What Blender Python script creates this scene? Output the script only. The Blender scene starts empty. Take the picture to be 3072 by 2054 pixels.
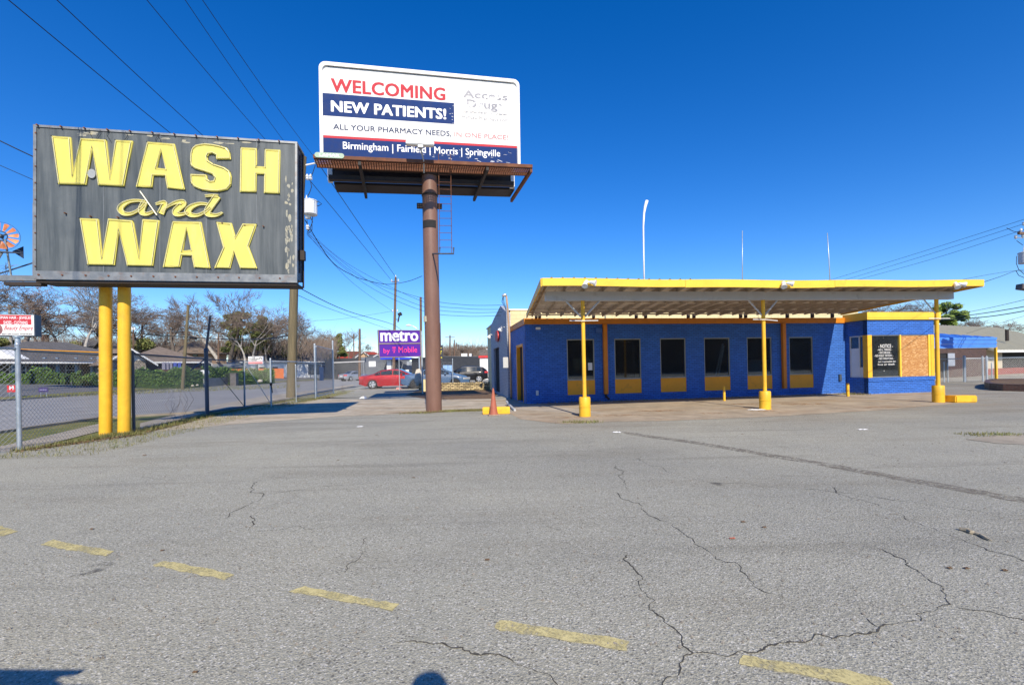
import bpy, bmesh, math, random
from mathutils import Vector, Matrix
R = math.radians
C = bpy.context.scene.collection

# ------------------------------------------------------------------ camera, sky, sun, exposure
F, V0, U0, RHO, CH = 1330.0, 1106.0, 1536.0, R(1.2), 1.4      # in pixels of the 3072 x 2054 photograph
cam = bpy.data.cameras.new('camera'); co = bpy.data.objects.new('camera', cam); C.objects.link(co)
cam.sensor_width = 36; cam.lens = 36 * F / 3072
cam.shift_y = (V0 - 1027) / 3072
cam.clip_start = 0.05; cam.clip_end = 5000
co.location = (0, 0, CH); co.rotation_mode = 'XYZ'
co.matrix_world = Matrix.Translation((0, 0, CH)) @ Matrix.Rotation(R(90), 4, 'X') @ Matrix.Rotation(-RHO, 4, 'Z')
bpy.context.scene.camera = co
w = bpy.data.worlds.new('World'); bpy.context.scene.world = w; w.use_nodes = True
nt = w.node_tree; bg = nt.nodes['Background']
sk = nt.nodes.new('ShaderNodeTexSky'); sk.sky_type = 'NISHITA'; sk.sun_disc = False
SUN_EL, SUN_HEAD = R(37), R(-11.5)
sk.sun_elevation = SUN_EL; sk.sun_rotation = R(168.5); sk.air_density = 1.0; sk.dust_density = 0.0; sk.ozone_density = 5.0; sk.altitude = 300
hs = nt.nodes.new('ShaderNodeHueSaturation'); hs.inputs['Saturation'].default_value = 1.32; hs.inputs['Hue'].default_value = .512
nt.links.new(sk.outputs[0], hs.inputs['Color']); nt.links.new(hs.outputs[0], bg.inputs[0]); bg.inputs[1].default_value = 0.135
sl = bpy.data.lights.new('sun', 'SUN'); so = bpy.data.objects.new('sun', sl); C.objects.link(so)
sl.energy = 4.4; sl.angle = R(0.5); sl.color = (1, .90, .74)
sd = Vector((math.sin(SUN_HEAD) * math.cos(SUN_EL), math.cos(SUN_HEAD) * math.cos(SUN_EL), -math.sin(SUN_EL)))
so.rotation_euler = sd.to_track_quat('-Z', 'Y').to_euler(); so.location = (5, -20, 30)
vs = bpy.context.scene.view_settings
vs.view_transform = 'Standard'; vs.look = 'None'; vs.exposure = 0.42; vs.gamma = 1.0

# ------------------------------------------------------------------ survey helpers: a pixel of the photograph and a depth give a place
def ray(u, v):
    dx, dz = (u - U0) / F, -(v - V0) / F
    return Vector((dx * math.cos(RHO) + dz * math.sin(RHO), 1.0, -dx * math.sin(RHO) + dz * math.cos(RHO)))
def at(u, v, Y): return Vector((0, 0, CH)) + ray(u, v) * Y
def gnd(u, v, z=0.0):
    r = ray(u, v); return Vector((0, 0, CH)) + r * ((z - CH) / r.z)
def hz(u): return V0 - math.tan(RHO) * (u - U0)
def zat(u, v, Y): return at(u, v, Y).z
def xat(u, Y, v=1100): return at(u, v, Y).x
PHI = R(9.5)
E1 = Vector((math.cos(PHI), math.sin(PHI), 0)); E2 = Vector((-math.sin(PHI), math.cos(PHI), 0)); EZ = Vector((0, 0, 1))
A0 = Vector((.56, 17.5, 0))                                    # front left corner of the blue building
class Fr:
    def __init__(s, O, ex, ey, ez): s.O, s.ex, s.ey, s.ez = Vector(O), Vector(ex), Vector(ey), Vector(ez)
    def __call__(s, a, b, c=0.0): return s.O + s.ex * a + s.ey * b + s.ez * c
    def px(s, u, v):
        r = ray(u, v); n = s.ez; o = Vector((0, 0, CH)); k = (s.O - o).dot(n) / r.dot(n)
        p = o + r * k - s.O; g = s.ex.dot(s.ey); d = s.ex.dot(s.ex) * s.ey.dot(s.ey) - g * g; x, y = p.dot(s.ex), p.dot(s.ey)
        return (x * s.ey.dot(s.ey) - y * g) / d, (y * s.ex.dot(s.ex) - x * g) / d
BF = Fr(A0, E1, E2, EZ)                                        # blue building: a along the facade, b to the back, c up
WF = Fr((0, 0, 0), (1, 0, 0), (0, 1, 0), EZ)

# ------------------------------------------------------------------ mesh helpers
ORG = {}
def wloc(o):
    return ORG.get(o.name, Vector((0, 0, 0)))
class MB:
    def __init__(s): s.v, s.f = [], []
    def add(s, vs_, fs):
        n = len(s.v); s.v += [tuple(p) for p in vs_]; s.f += [tuple(i + n for i in q) for q in fs]; return s
    def hexa(s, p):      # 8 corners: bottom ring 0-3, top ring 4-7
        return s.add(p, [(0, 3, 2, 1), (4, 5, 6, 7), (0, 1, 5, 4), (1, 2, 6, 5), (2, 3, 7, 6), (3, 0, 4, 7)])
    def box(s, fr, a0, a1, b0, b1, c0, c1):
        return s.hexa([fr(a0, b0, c0), fr(a1, b0, c0), fr(a1, b1, c0), fr(a0, b1, c0), fr(a0, b0, c1), fr(a1, b0, c1), fr(a1, b1, c1), fr(a0, b1, c1)])
    def quad(s, a, b, c, d): return s.add([a, b, c, d], [(0, 1, 2, 3)])
    def poly(s, pts): return s.add(pts, [tuple(range(len(pts)))])
    def prism(s, fr, pts, c0, c1):      # pts in (a,b), extruded along c
        n = len(pts); V = [fr(a, b, c0) for a, b in pts] + [fr(a, b, c1) for a, b in pts]
        return s.add(V, [tuple(range(n - 1, -1, -1)), tuple(range(n, 2 * n))] + [(i, (i + 1) % n, (i + 1) % n + n, i + n) for i in range(n)])
    def tube(s, pts, r, n=8, cap=True, close=False):
        pts = [Vector(p) for p in pts]; m = len(pts)
        rr = r if isinstance(r, (list, tuple)) else [r] * m
        V, Fc = [], []; ref = None
        for i, p in enumerate(pts):
            if close: d = pts[(i + 1) % m] - pts[i - 1]
            else: d = pts[min(i + 1, m - 1)] - pts[max(i - 1, 0)]
            if d.length < 1e-9: d = Vector((0, 0, 1))
            d.normalize()
            if ref is None: ref = Vector((0, 0, 1)) if abs(d.z) < .9 else Vector((1, 0, 0))
            x = d.cross(ref); x = x.normalized() if x.length > 1e-6 else d.orthogonal().normalized(); y = x.cross(d).normalized()
            ref = y
            V += [p + (x * math.cos(2 * math.pi * k / n) + y * math.sin(2 * math.pi * k / n)) * rr[i] for k in range(n)]
        for i in range(m if close else m - 1):
            j = (i + 1) % m
            Fc += [(i * n + k, i * n + (k + 1) % n, j * n + (k + 1) % n, j * n + k) for k in range(n)]
        if cap and not close: Fc += [tuple(range(n - 1, -1, -1)), tuple((m - 1) * n + k for k in range(n))]
        return s.add(V, Fc)
    def lathe(s, base, prof, n=20, axis=None):
        base = Vector(base); fr = axis or Fr(base, (1, 0, 0), (0, 1, 0), (0, 0, 1)); V, Fc = [], []
        for r, z in prof: V += [fr(r * math.cos(2 * math.pi * k / n), r * math.sin(2 * math.pi * k / n), z) for k in range(n)]
        for i in range(len(prof) - 1):
            Fc += [(i * n + k, i * n + (k + 1) % n, (i + 1) * n + (k + 1) % n, (i + 1) * n + k) for k in range(n)]
        Fc += [tuple(range(n - 1, -1, -1)), tuple((len(prof) - 1) * n + k for k in range(n))]
        return s.add(V, Fc)
    def wall(s, fr, a0, a1, c0, c1, b, th, holes):     # a wall in the a/c plane at b (front) with thickness th behind and rectangular holes
        xs = sorted({a0, a1, *[h[0] for h in holes], *[h[1] for h in holes]}); zs = sorted({c0, c1, *[h[2] for h in holes], *[h[3] for h in holes]})
        def solid(i, k):
            if i < 0 or k < 0 or i >= len(xs) - 1 or k >= len(zs) - 1: return False
            x, z = (xs[i] + xs[i + 1]) / 2, (zs[k] + zs[k + 1]) / 2
            return not any(h[0] < x < h[1] and h[2] < z < h[3] for h in holes)
        for i in range(len(xs) - 1):
            for k in range(len(zs) - 1):
                if not solid(i, k): continue
                x0, x1, z0, z1 = xs[i], xs[i + 1], zs[k], zs[k + 1]
                s.quad(fr(x0, b, z0), fr(x1, b, z0), fr(x1, b, z1), fr(x0, b, z1))
                s.quad(fr(x1, b + th, z0), fr(x0, b + th, z0), fr(x0, b + th, z1), fr(x1, b + th, z1))
                if not solid(i - 1, k): s.quad(fr(x0, b + th, z0), fr(x0, b, z0), fr(x0, b, z1), fr(x0, b + th, z1))
                if not solid(i + 1, k): s.quad(fr(x1, b, z0), fr(x1, b + th, z0), fr(x1, b + th, z1), fr(x1, b, z1))
                if not solid(i, k - 1): s.quad(fr(x0, b + th, z0), fr(x1, b + th, z0), fr(x1, b, z0), fr(x0, b, z0))
                if not solid(i, k + 1): s.quad(fr(x0, b, z1), fr(x1, b, z1), fr(x1, b + th, z1), fr(x0, b + th, z1))
        return s
    def build(s, name, mat, parent=None, smooth=False, loc=None, fix=True, uv=True, bevel=0, sharp=None):
        if parent is not None: org = wloc(parent)
        elif loc is not None: org = Vector(loc)
        else: org = Vector((0, 0, 0))
        me = bpy.data.meshes.new(name)
        me.from_pydata([(p[0] - org.x, p[1] - org.y, p[2] - org.z) for p in s.v], [], s.f)
        if fix or bevel:
            bm = bmesh.new(); bm.from_mesh(me)
            if fix:
                bmesh.ops.remove_doubles(bm, verts=bm.verts, dist=1e-5); bmesh.ops.recalc_face_normals(bm, faces=bm.faces)
            if bevel:
                es = [e for e in bm.edges if len(e.link_faces) == 2 and e.calc_face_angle(0) > R(40)]
                bmesh.ops.bevel(bm, geom=es, offset=bevel, segments=2, affect='EDGES', clamp_overlap=True)
            bm.to_mesh(me); bm.free()
        o = bpy.data.objects.new(name, me); C.objects.link(o)
        if parent is not None: o.parent = parent
        else: o.location = org
        ORG[o.name] = org.copy()
        for m_ in (mat if isinstance(mat, (list, tuple)) else [mat]): me.materials.append(m_)
        if smooth:
            me.polygons.foreach_set('use_smooth', [True] * len(me.polygons))
            if sharp: me.set_sharp_from_angle(angle=R(sharp))
        if uv: uvproj(me, org)
        return o
def uvproj(me, org):
    l = me.uv_layers.new(name='uv'); d = l.data; vv = me.vertices
    for p in me.polygons:
        n = p.normal
        if abs(n.z) > .75: tx, ty = E1, E2
        else:
            t = Vector((-n.y, n.x, 0)); t.normalize(); tx, ty = t, EZ
        for li in p.loop_indices:
            q = vv[me.loops[li].vertex_index].co + org
            d[li].uv = (q.dot(tx), q.dot(ty))
def tag(o, label=None, cat=None, group=None, kind=None):
    if label: o['label'] = label
    if cat: o['category'] = cat
    if group: o['group'] = group
    if kind: o['kind'] = kind
    return o
def thing(name, loc, label, cat, group=None):
    o = bpy.data.objects.new(name, None); o.empty_display_size = .2; C.objects.link(o); o.location = Vector(loc); ORG[o.name] = Vector(loc)
    return tag(o, label, cat, group)
def struct(name, mb, mat, **k):
    o = mb.build(name, mat, **k); o['kind'] = 'structure'; return o
def copy_tree(o, parent=None, loc=None, rotz=None, label=None, scale=None):
    c = o.copy(); C.objects.link(c); c.parent = parent
    if loc is not None: c.location = Vector(loc)
    if rotz is not None: c.rotation_euler = (0, 0, rotz)
    if scale is not None: c.scale = scale if hasattr(scale, '__len__') else (scale,) * 3
    if label: c['label'] = label
    ORG[c.name] = Vector(loc) if loc is not None else wloc(o)
    for ch in [x for x in bpy.data.objects if x.parent == o]: copy_tree(ch, c)
    return c
def shape_mesh(cu, name):
    o = bpy.data.objects.new('tmp', cu); C.objects.link(o)
    bpy.context.view_layer.update()
    me = bpy.data.meshes.new_from_object(o.evaluated_get(bpy.context.evaluated_depsgraph_get()))
    bpy.data.objects.remove(o); bpy.data.curves.remove(cu); me.name = name; return me
def place_mesh(me, name, fr, mat, parent, c=0.0, fit=None, shear=0.0):
    xs = [v.co.x for v in me.vertices]; ys = [v.co.y for v in me.vertices]
    if fit:
        x0, x1, y0, y1 = min(xs), max(xs), min(ys), max(ys)
        sx, sy = (fit[2] - fit[0]) / (x1 - x0), (fit[3] - fit[1]) / (y1 - y0)
    org = wloc(parent)
    for v in me.vertices:
        x, y, z = v.co
        if fit: x, y = fit[0] + (x - x0) * sx, fit[1] + (y - y0) * sy
        if shear: x += shear * (y - (fit[1] if fit else 0))
        v.co = fr(x, y, z + c) - org
    o = bpy.data.objects.new(name, me); C.objects.link(o); o.parent = parent; ORG[o.name] = org.copy()
    me.materials.clear(); me.materials.append(mat)
    return o
def text(body, name, fr, mat, parent, box, c=.004, bold=0.0, ext=.003, shear=0.0, space=1.0):
    cu = bpy.data.curves.new('t', 'FONT'); cu.body = body; cu.size = 1; cu.extrude = 0; cu.space_character = space + bold * 1.2; cu.resolution_u = 3
    me = shape_mesh(cu, name); d = bold
    if d > 0:      # a bolder weight: the outline laid down several times, a hair apart in height
        bm = bmesh.new(); V0 = [v.co.copy() for v in me.vertices]; F0 = [tuple(p.vertices) for p in me.polygons]
        for i, (dx, dy) in enumerate(((0, 0), (d, 0), (-d, 0), (0, d * .6), (0, -d * .6), (d * .8, d * .5), (-d * .8, d * .5), (d * .8, -d * .5), (-d * .8, -d * .5))):
            vv = [bm.verts.new((v.x + dx, v.y + dy, i * .0003)) for v in V0]
            for f in F0:
                try: bm.faces.new([vv[k] for k in f])
                except ValueError: pass
        bm.to_mesh(me); bm.free()
    return place_mesh(me, name, fr, mat, parent, c + .001, fit=box, shear=shear)
def outline(loops, name, fr, mat, parent, c, depth):
    cu = bpy.data.curves.new('s', 'CURVE'); cu.dimensions = '2D'; cu.fill_mode = 'BOTH'; cu.extrude = depth / 2
    for lp in loops:
        sp = cu.splines.new('POLY'); sp.points.add(len(lp) - 1); sp.use_cyclic_u = True
        for p, q in zip(sp.points, lp): p.co = (q[0], q[1], 0, 1)
    return place_mesh(shape_mesh(cu, name), name, fr, mat, parent, c + depth / 2)

# ------------------------------------------------------------------ materials
MATS = {}
class N:
    def __init__(s, name):
        s.m = bpy.data.materials.new(name); s.m.use_nodes = True; s.t = s.m.node_tree; s.b = s.t.nodes['Principled BSDF']; s.tc = None
    def n(s, typ, **kw):
        x = s.t.nodes.new('ShaderNode' + typ)
        for k, v in kw.items():
            if k.startswith('i_'): x.inputs[k[2:].replace('_', ' ')].default_value = v
            else: setattr(x, k, v)
        return x
    def l(s, a, b): s.t.links.new(a, b)
    def co(s, kind='Object'):
        if not s.tc: s.tc = s.n('TexCoord')
        return s.tc.outputs[kind]
    def noise(s, scale, detail=4, rough=.6, coord='Object', stretch=None, dist=0):
        x = s.n('TexNoise'); x.inputs['Scale'].default_value = scale; x.inputs['Detail'].default_value = detail; x.inputs['Roughness'].default_value = rough; x.inputs['Distortion'].default_value = dist
        c = s.co(coord)
        if stretch:
            mp = s.n('Mapping'); mp.inputs['Scale'].default_value = stretch; s.l(c, mp.inputs[0]); c = mp.outputs[0]
        s.l(c, x.inputs['Vector']); return x.outputs['Fac']
    def ramp(s, fac, lo, hi, a=0.0, b=1.0):
        x = s.n('MapRange'); x.inputs[1].default_value = lo; x.inputs[2].default_value = hi; x.inputs[3].default_value = a; x.inputs[4].default_value = b
        s.l(fac, x.inputs[0]); return x.outputs[0]
    def mix(s, fac, a, b, mode='MIX'):
        x = s.n('Mix', data_type='RGBA', blend_type=mode)
        for k, v in ((0, fac), (6, a), (7, b)):
            if hasattr(v, 'is_output'): s.l(v, x.inputs[k])
            elif k == 0: x.inputs[0].default_value = v
            else: x.inputs[k].default_value = (*v, 1) if len(v) == 3 else v
        return x.outputs[2]
    def math(s, op, a, b=0.0):
        x = s.n('Math', operation=op)
        for k, v in ((0, a), (1, b)):
            if hasattr(v, 'is_output'): s.l(v, x.inputs[k])
            else: x.inputs[k].default_value = v
        return x.outputs[0]
    def bump(s, h, strength=.3, dist=.01):
        x = s.n('Bump'); x.inputs['Strength'].default_value = strength; x.inputs['Distance'].default_value = dist
        s.l(h, x.inputs['Height']); s.l(x.outputs[0], s.b.inputs['Normal'])
    def out(s, col=None, rough=None, metal=0, spec=.4):
        for k, v in (('Base Color', col), ('Roughness', rough)):
            if v is None: continue
            if hasattr(v, 'is_output'): s.l(v, s.b.inputs[k])
            else: s.b.inputs[k].default_value = (*v, 1) if hasattr(v, '__len__') else v
        s.b.inputs['Metallic'].default_value = metal; s.b.inputs['Specular IOR Level'].default_value = spec
        return s.m
def M(name, col, rough=.6, var=.15, scale=3, metal=0, spec=.4, dirt=None, damt=.0, dscale=2, bump=0, bscale=60, stretch=None):
    """paint, metal or masonry with uneven tone, optional dirt of its own colour and fine relief"""
    if name in MATS: return MATS[name]
    k = N(name); n1 = k.noise(scale, 5, stretch=stretch)
    c = k.mix(k.ramp(n1, .3, .7), tuple(x * (1 - var) for x in col), tuple(min(1, x * (1 + var)) for x in col))
    if dirt: c = k.mix(k.ramp(k.noise(dscale, 6, .7, stretch=stretch), .62 - .25 * damt, .75, 0, min(1, .5 + damt * .5)), c, dirt)
    if bump: k.bump(k.noise(bscale, 3), bump, .01)
    MATS[name] = k.out(c, k.ramp(n1, .3, .7, rough * .85, min(1, rough * 1.12)), metal, spec); return MATS[name]
# ------------------------------------------------------------------ special materials
def mat_asphalt():
    k = N('asphalt'); vor = k.n('TexVoronoi'); vor.inputs['Scale'].default_value = 120; k.l(k.co(), vor.inputs['Vector'])
    vor2 = k.n('TexVoronoi'); vor2.inputs['Scale'].default_value = 56; k.l(k.co(), vor2.inputs['Vector'])
    sep = k.n('SeparateColor'); k.l(vor.outputs['Color'], sep.inputs[0]); sep2 = k.n('SeparateColor'); k.l(vor2.outputs['Color'], sep2.inputs[0])
    c = k.mix(k.ramp(sep.outputs[0], 0, 1), (.252, .246, .200), (.375, .364, .300))
    c = k.mix(k.ramp(sep.outputs[1], .86, .93), c, (.50, .485, .43))
    c = k.mix(k.math('MULTIPLY', k.ramp(sep2.outputs[1], .90, .94), k.ramp(vor2.outputs['Distance'], .40, .25)), c, (.54, .525, .47))
    c = k.mix(k.math('MULTIPLY', k.ramp(sep2.outputs[0], .80, .84), k.ramp(vor2.outputs['Distance'], .45, .3)), c, (.16, .152, .13))
    big = k.noise(.35, 6, .65); mid = k.noise(1.7, 5, .65)
    c = k.mix(k.ramp(big, .35, .7, 0, .75), c, k.mix(1, c, (1.22, 1.2, 1.15), 'MULTIPLY'))
    c = k.mix(k.ramp(mid, .56, .75, 0, .55), c, k.mix(1, c, (.76, .76, .78), 'MULTIPLY'))
    st = k.noise(.5, 5, .6, stretch=(.5, 2.2, 1))
    c = k.mix(k.ramp(st, .52, .70, 0, .55), c, k.mix(1, c, (.74, .71, .67), 'MULTIPLY'))
    pt = k.noise(.16, 3, .5, stretch=(.6, 1.4, 1)); c = k.mix(k.ramp(pt, .45, .6, 0, .7), c, k.mix(1, c, (.80, .81, .84), 'MULTIPLY'))
    tk = k.noise(.9, 4, .6, stretch=(.12, 2.6, 1), dist=.4); c = k.mix(k.ramp(tk, .57, .70, 0, .6), c, k.mix(1, c, (.70, .69, .68), 'MULTIPLY'))
    # rust brown washed out from under the canopy
    geo = k.n('NewGeometry'); spx = k.n('SeparateXYZ'); k.l(geo.outputs['Position'], spx.inputs[0])
    band = k.math('MULTIPLY', k.ramp(k.math('SUBTRACT', spx.outputs[1], k.math('MULTIPLY', spx.outputs[0], .17)), 8.2, 11.5), k.ramp(spx.outputs[0], 0, 3))
    c = k.mix(k.math('MULTIPLY', band, k.ramp(k.noise(.9, 5, .65, stretch=(.35, 1.5, 1)), .38, .66, 0, .6)), c, (.25, .19, .125))
    dk = k.math('MULTIPLY', band, k.ramp(k.noise(.6, 4, .6, stretch=(.3, 1.6, 1)), .52, .7, 0, .5)); c = k.mix(dk, c, (.12, .10, .08))
    h = k.math('ADD', vor.outputs['Distance'], k.math('MULTIPLY', vor2.outputs['Distance'], 1.2)); k.bump(h, .55, .006)
    return k.out(c, .88, 0, .25)
def mat_concrete(name='concrete', col=(.50, .435, .33), rust=.25):
    k = N(name); c = k.mix(k.ramp(k.noise(1.3, 6, .7), .35, .68), tuple(x * .72 for x in col), tuple(x * 1.2 for x in col))
    c = k.mix(k.ramp(k.noise(.5, 5, .65, stretch=(.6, 1.6, 1)), .5, .7, 0, rust * 2), c, (.30, .17, .07))
    c = k.mix(k.ramp(k.noise(.8, 6, .7), .57, .72, 0, .6), c, (.12, .105, .085)); c = k.mix(k.ramp(k.noise(60, 2), .3, .7, 0, .3), c, tuple(x * .6 for x in col))
    k.bump(k.noise(40, 5), .3, .006); return k.out(c, .9, 0, .2)
def mat_brick(name, col, mortar, var=.12, bw=.22, bh=.075, ms=.012, bump=.8, col2=None, dirt=None):
    k = N(name); b = k.n('TexBrick'); b.inputs['Scale'].default_value = 1; b.inputs['Brick Width'].default_value = bw; b.inputs['Row Height'].default_value = bh
    b.inputs['Mortar Size'].default_value = ms; b.inputs['Mortar Smooth'].default_value = .4; b.inputs['Bias'].default_value = 0
    b.inputs['Color1'].default_value = (*[x * (1 - var) for x in col], 1); b.inputs['Color2'].default_value = (*[min(1, x * (1 + var)) for x in (col2 or col)], 1); b.inputs['Mortar'].default_value = (*mortar, 1)
    nv = k.n('TexNoise'); nv.inputs['Scale'].default_value = 6; k.l(k.co('UV'), nv.inputs['Vector'])
    ad = k.n('VectorMath', operation='MULTIPLY_ADD'); k.l(nv.outputs['Color'], ad.inputs[0]); ad.inputs[1].default_value = (.01, .012, 0); k.l(k.co('UV'), ad.inputs[2]); k.l(ad.outputs[0], b.inputs['Vector'])
    c = k.mix(k.ramp(k.noise(2.2, 6, .7), .4, .7, 0, .45), b.outputs['Color'], k.mix(1, b.outputs['Color'], (.72, .74, .8), 'MULTIPLY'))
    if dirt: c = k.mix(k.ramp(k.noise(1.1, 6, .75), .55, .75, 0, .6), c, dirt)
    h = k.math('ADD', k.math('MULTIPLY', b.outputs['Fac'], -1), k.math('MULTIPLY', k.noise(45, 3), .35)); k.bump(h, bump, .012)
    return k.out(c, k.ramp(k.noise(9, 4), .3, .7, .45, .75), 0, .35)
def mat_glass(name='window_glass', tint=(.02, .025, .03), dirt=.12):
    k = N(name); gl = k.n('BsdfGlossy'); gl.inputs['Roughness'].default_value = .03; gl.inputs['Color'].default_value = (.9, .95, 1, 1)
    tr = k.n('BsdfTransparent'); tr.inputs['Color'].default_value = (.55, .6, .62, 1); df = k.n('BsdfDiffuse'); df.inputs['Color'].default_value = (.35, .36, .36, 1)
    fr = k.n('Fresnel'); fr.inputs['IOR'].default_value = 1.5
    m1 = k.n('MixShader'); k.l(k.ramp(fr.outputs[0], 0, 1, .045, .9), m1.inputs[0]); k.l(tr.outputs[0], m1.inputs[1]); k.l(gl.outputs[0], m1.inputs[2])
    m2 = k.n('MixShader'); k.l(k.ramp(k.noise(2.5, 6, .7), .35, .8, .018, dirt * .5), m2.inputs[0]); k.l(m1.outputs[0], m2.inputs[1]); k.l(df.outputs[0], m2.inputs[2])  # even gray floor under the patchy dirt paints in faint window reflections
    k.l(m2.outputs[0], k.t.nodes['Material Output'].inputs[0]); return k.m
def mat_worn(name, col, lo=.42, hi=.55, scale=55, under=None):
    """paint worn through: what is gone shows the surface it lies on"""
    k = N(name); tr = k.n('BsdfTransparent'); m = k.n('MixShader')
    f = k.ramp(k.math('ADD', k.math('MULTIPLY', k.noise(scale, 4, .7), .6), k.math('MULTIPLY', k.noise(5, 4, .6), .4)), lo, hi)
    k.out(k.mix(k.ramp(k.noise(12, 4), .3, .7), tuple(x * .7 for x in col), col), .85, 0, .2)
    k.l(f, m.inputs[0]); k.l(tr.outputs[0], m.inputs[1]); k.l(k.b.outputs[0], m.inputs[2]); k.l(m.outputs[0], k.t.nodes['Material Output'].inputs[0]); return k.m
def mat_signface():
    k = N('weathered_sign_face'); g = k.noise(1.6, 6, .65, stretch=(3.5, 3.5, .25)); g2 = k.noise(6, 5, .7, stretch=(4, 4, .12))
    c = k.mix(k.ramp(g, .34, .66), (.045, .058, .066), (.125, .14, .145)); c = k.mix(k.ramp(g2, .58, .85, 0, .28), c, (.26, .275, .27))
    c = k.mix(k.ramp(k.noise(1.0, 5, .6), .52, .72, 0, .6), c, (.055, .07, .082)); c = k.mix(k.ramp(k.noise(4, 6, .75), .70, .76, 0, .5), c, (.20, .17, .10))
    c = k.mix(k.ramp(k.noise(25, 3), .66, .74, 0, .5), c, (.07, .05, .035)); k.bump(k.noise(3, 3, stretch=(1, 1, .3)), .25, .02)
    return k.out(c, .55, .0, .4)
def mat_osb():
    k = N('chipboard'); v = k.n('TexVoronoi'); v.inputs['Scale'].default_value = 22; mp = k.n('Mapping'); mp.inputs['Rotation'].default_value = (0, .7, .6); mp.inputs['Scale'].default_value = (.55, .55, 2.4)
    k.l(k.co(), mp.inputs[0]); k.l(mp.outputs[0], v.inputs['Vector']); s = k.n('SeparateColor'); k.l(v.outputs['Color'], s.inputs[0])
    c = k.mix(s.outputs[0], (.38, .165, .055), (.55, .29, .10)); c = k.mix(k.ramp(s.outputs[1], .82, .9), c, (.66, .42, .19)); c = k.mix(k.ramp(k.noise(3, 5, .7), .6, .75, 0, .6), c, (.28, .11, .03))
    k.bump(v.outputs['Distance'], .4, .004); return k.out(c, .75, 0, .25)
def mat_foliage(name, a, b, c3=None):
    k = N(name); oi = k.n('NewGeometry'); c = k.mix(oi.outputs['Random Per Island'], a, b)
    c = k.mix(k.ramp(k.noise(.9, 4), .4, .65), c, c3 or tuple(x * .6 for x in a)); k.b.inputs['Subsurface Weight'].default_value = 0
    return k.out(c, .6, 0, .3)
def mat_grass():
    k = N('winter_grass'); c = k.mix(k.ramp(k.noise(1.2, 6, .7), .4, .62), (.20, .21, .07), (.34, .28, .13)); c = k.mix(k.ramp(k.noise(22, 4, .7), .4, .7), c, (.10, .13, .035))
    c = k.mix(k.ramp(k.noise(.4, 4), .5, .68, 0, .7), c, (.085, .13, .03)); k.bump(k.noise(60, 4), .9, .03); return k.out(c, .95, 0, .1)
def mat_roofshingle(name, col):
    k = N(name); b = k.n('TexBrick'); b.inputs['Scale'].default_value = 1; b.inputs['Brick Width'].default_value = .35; b.inputs['Row Height'].default_value = .16; b.inputs['Mortar Size'].default_value = .012
    b.inputs['Color1'].default_value = (*[x * .8 for x in col], 1); b.inputs['Color2'].default_value = (*[x * 1.15 for x in col], 1); b.inputs['Mortar'].default_value = (*[x * .5 for x in col], 1)
    k.l(k.co('UV'), b.inputs['Vector']); c = k.mix(k.ramp(k.noise(.7, 5), .4, .7, 0, .5), b.outputs['Color'], tuple(x * .7 for x in col)); return k.out(c, .9, 0, .2)
def mat_carpaint(name, col, metal=.3):
    k = N(name); k.b.inputs['Coat Weight'].default_value = .35; k.b.inputs['Coat Roughness'].default_value = .06; return k.out(k.mix(k.noise(300, 2), tuple(x * .9 for x in col), col), .4, metal, .3)
def mat_peel(name, col, paper=(.78, .78, .77), lo=.45, hi=.5, scale=2.5):
    k = N(name); f = k.ramp(k.math('ADD', k.math('MULTIPLY', k.noise(scale, 5, .7), .75), k.math('MULTIPLY', k.noise(18, 3), .25)), lo, hi); return k.out(k.mix(f, col, paper), .4, 0, .5)
m_asphalt = mat_asphalt(); m_conc = mat_concrete(); m_conc_gray = mat_concrete('sidewalk_concrete', (.40, .355, .28), .08); m_curb = mat_concrete('kerb_concrete', (.36, .31, .24), .05)
m_bluebrick = mat_brick('blue_painted_brick', (.046, .165, .56), (.027, .095, .34), .14)
m_creambrick = mat_brick('cream_painted_block', (.74, .62, .34), (.50, .42, .24), .05, .42, .2, .008, .3, dirt=(.35, .28, .15))
m_oldbrick = mat_brick('yellow_weathered_brick', (.58, .46, .24), (.14, .10, .06), .5, .3, .11, .026, .8, dirt=(.22, .14, .06))
m_darkbrick = mat_brick('dark_brick', (.10, .05, .04), (.09, .075, .065), .3)
m_graybrick = mat_brick('gray_brick', (.16, .145, .13), (.12, .11, .10), .3)
m_tanbrick = mat_brick('tan_brick', (.36, .22, .13), (.28, .2, .14), .2)
m_stone = mat_brick('pale_stonework', (.42, .37, .30), (.14, .12, .1), .4, .3, .18, .03, .6)
m_cblock = mat_brick('gray_blockwork', (.30, .30, .29), (.2, .2, .19), .12, .42, .2, .015)
m_whitebrick = mat_brick('pale_gray_painted_brick', (.46, .50, .56), (.28, .30, .34), .06)
m_glass = mat_glass(); m_sign = mat_signface(); m_osb = mat_osb(); m_grass = mat_grass()
m_yellow = M('yellow_paint', (.84, .47, .03), .5, .09, 4, dirt=(.50, .27, .05), damt=.3, dscale=3, bump=.08)
m_fasciay = M('yellow_fascia_paint', (.88, .56, .055), .5, .07, 2, dirt=(.5, .3, .05), damt=.12, dscale=3, bump=.1, bscale=25)
m_orange = M('orange_trim_paint', (.66, .22, .016), .5, .08, 3, dirt=(.35, .13, .02), damt=.15, dscale=4)
m_panel = M('amber_panel_paint', (.88, .36, .015), .5, .06, 2, dirt=(.35, .18, .03), damt=.2, dscale=3)
m_letter = M('yellow_sign_letter', (.70, .62, .13), .5, .09, 2, dirt=(.58, .52, .2), damt=.3, dscale=2, stretch=(2, 2, .5))
m_neon = M('glass_neon_tube', (.72, .66, .34), .2, .1, 20, spec=.7)
m_gray = M('gray_beam_paint', (.50, .51, .51), .55, .06, 2, dirt=(.25, .23, .2), damt=.2)
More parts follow.
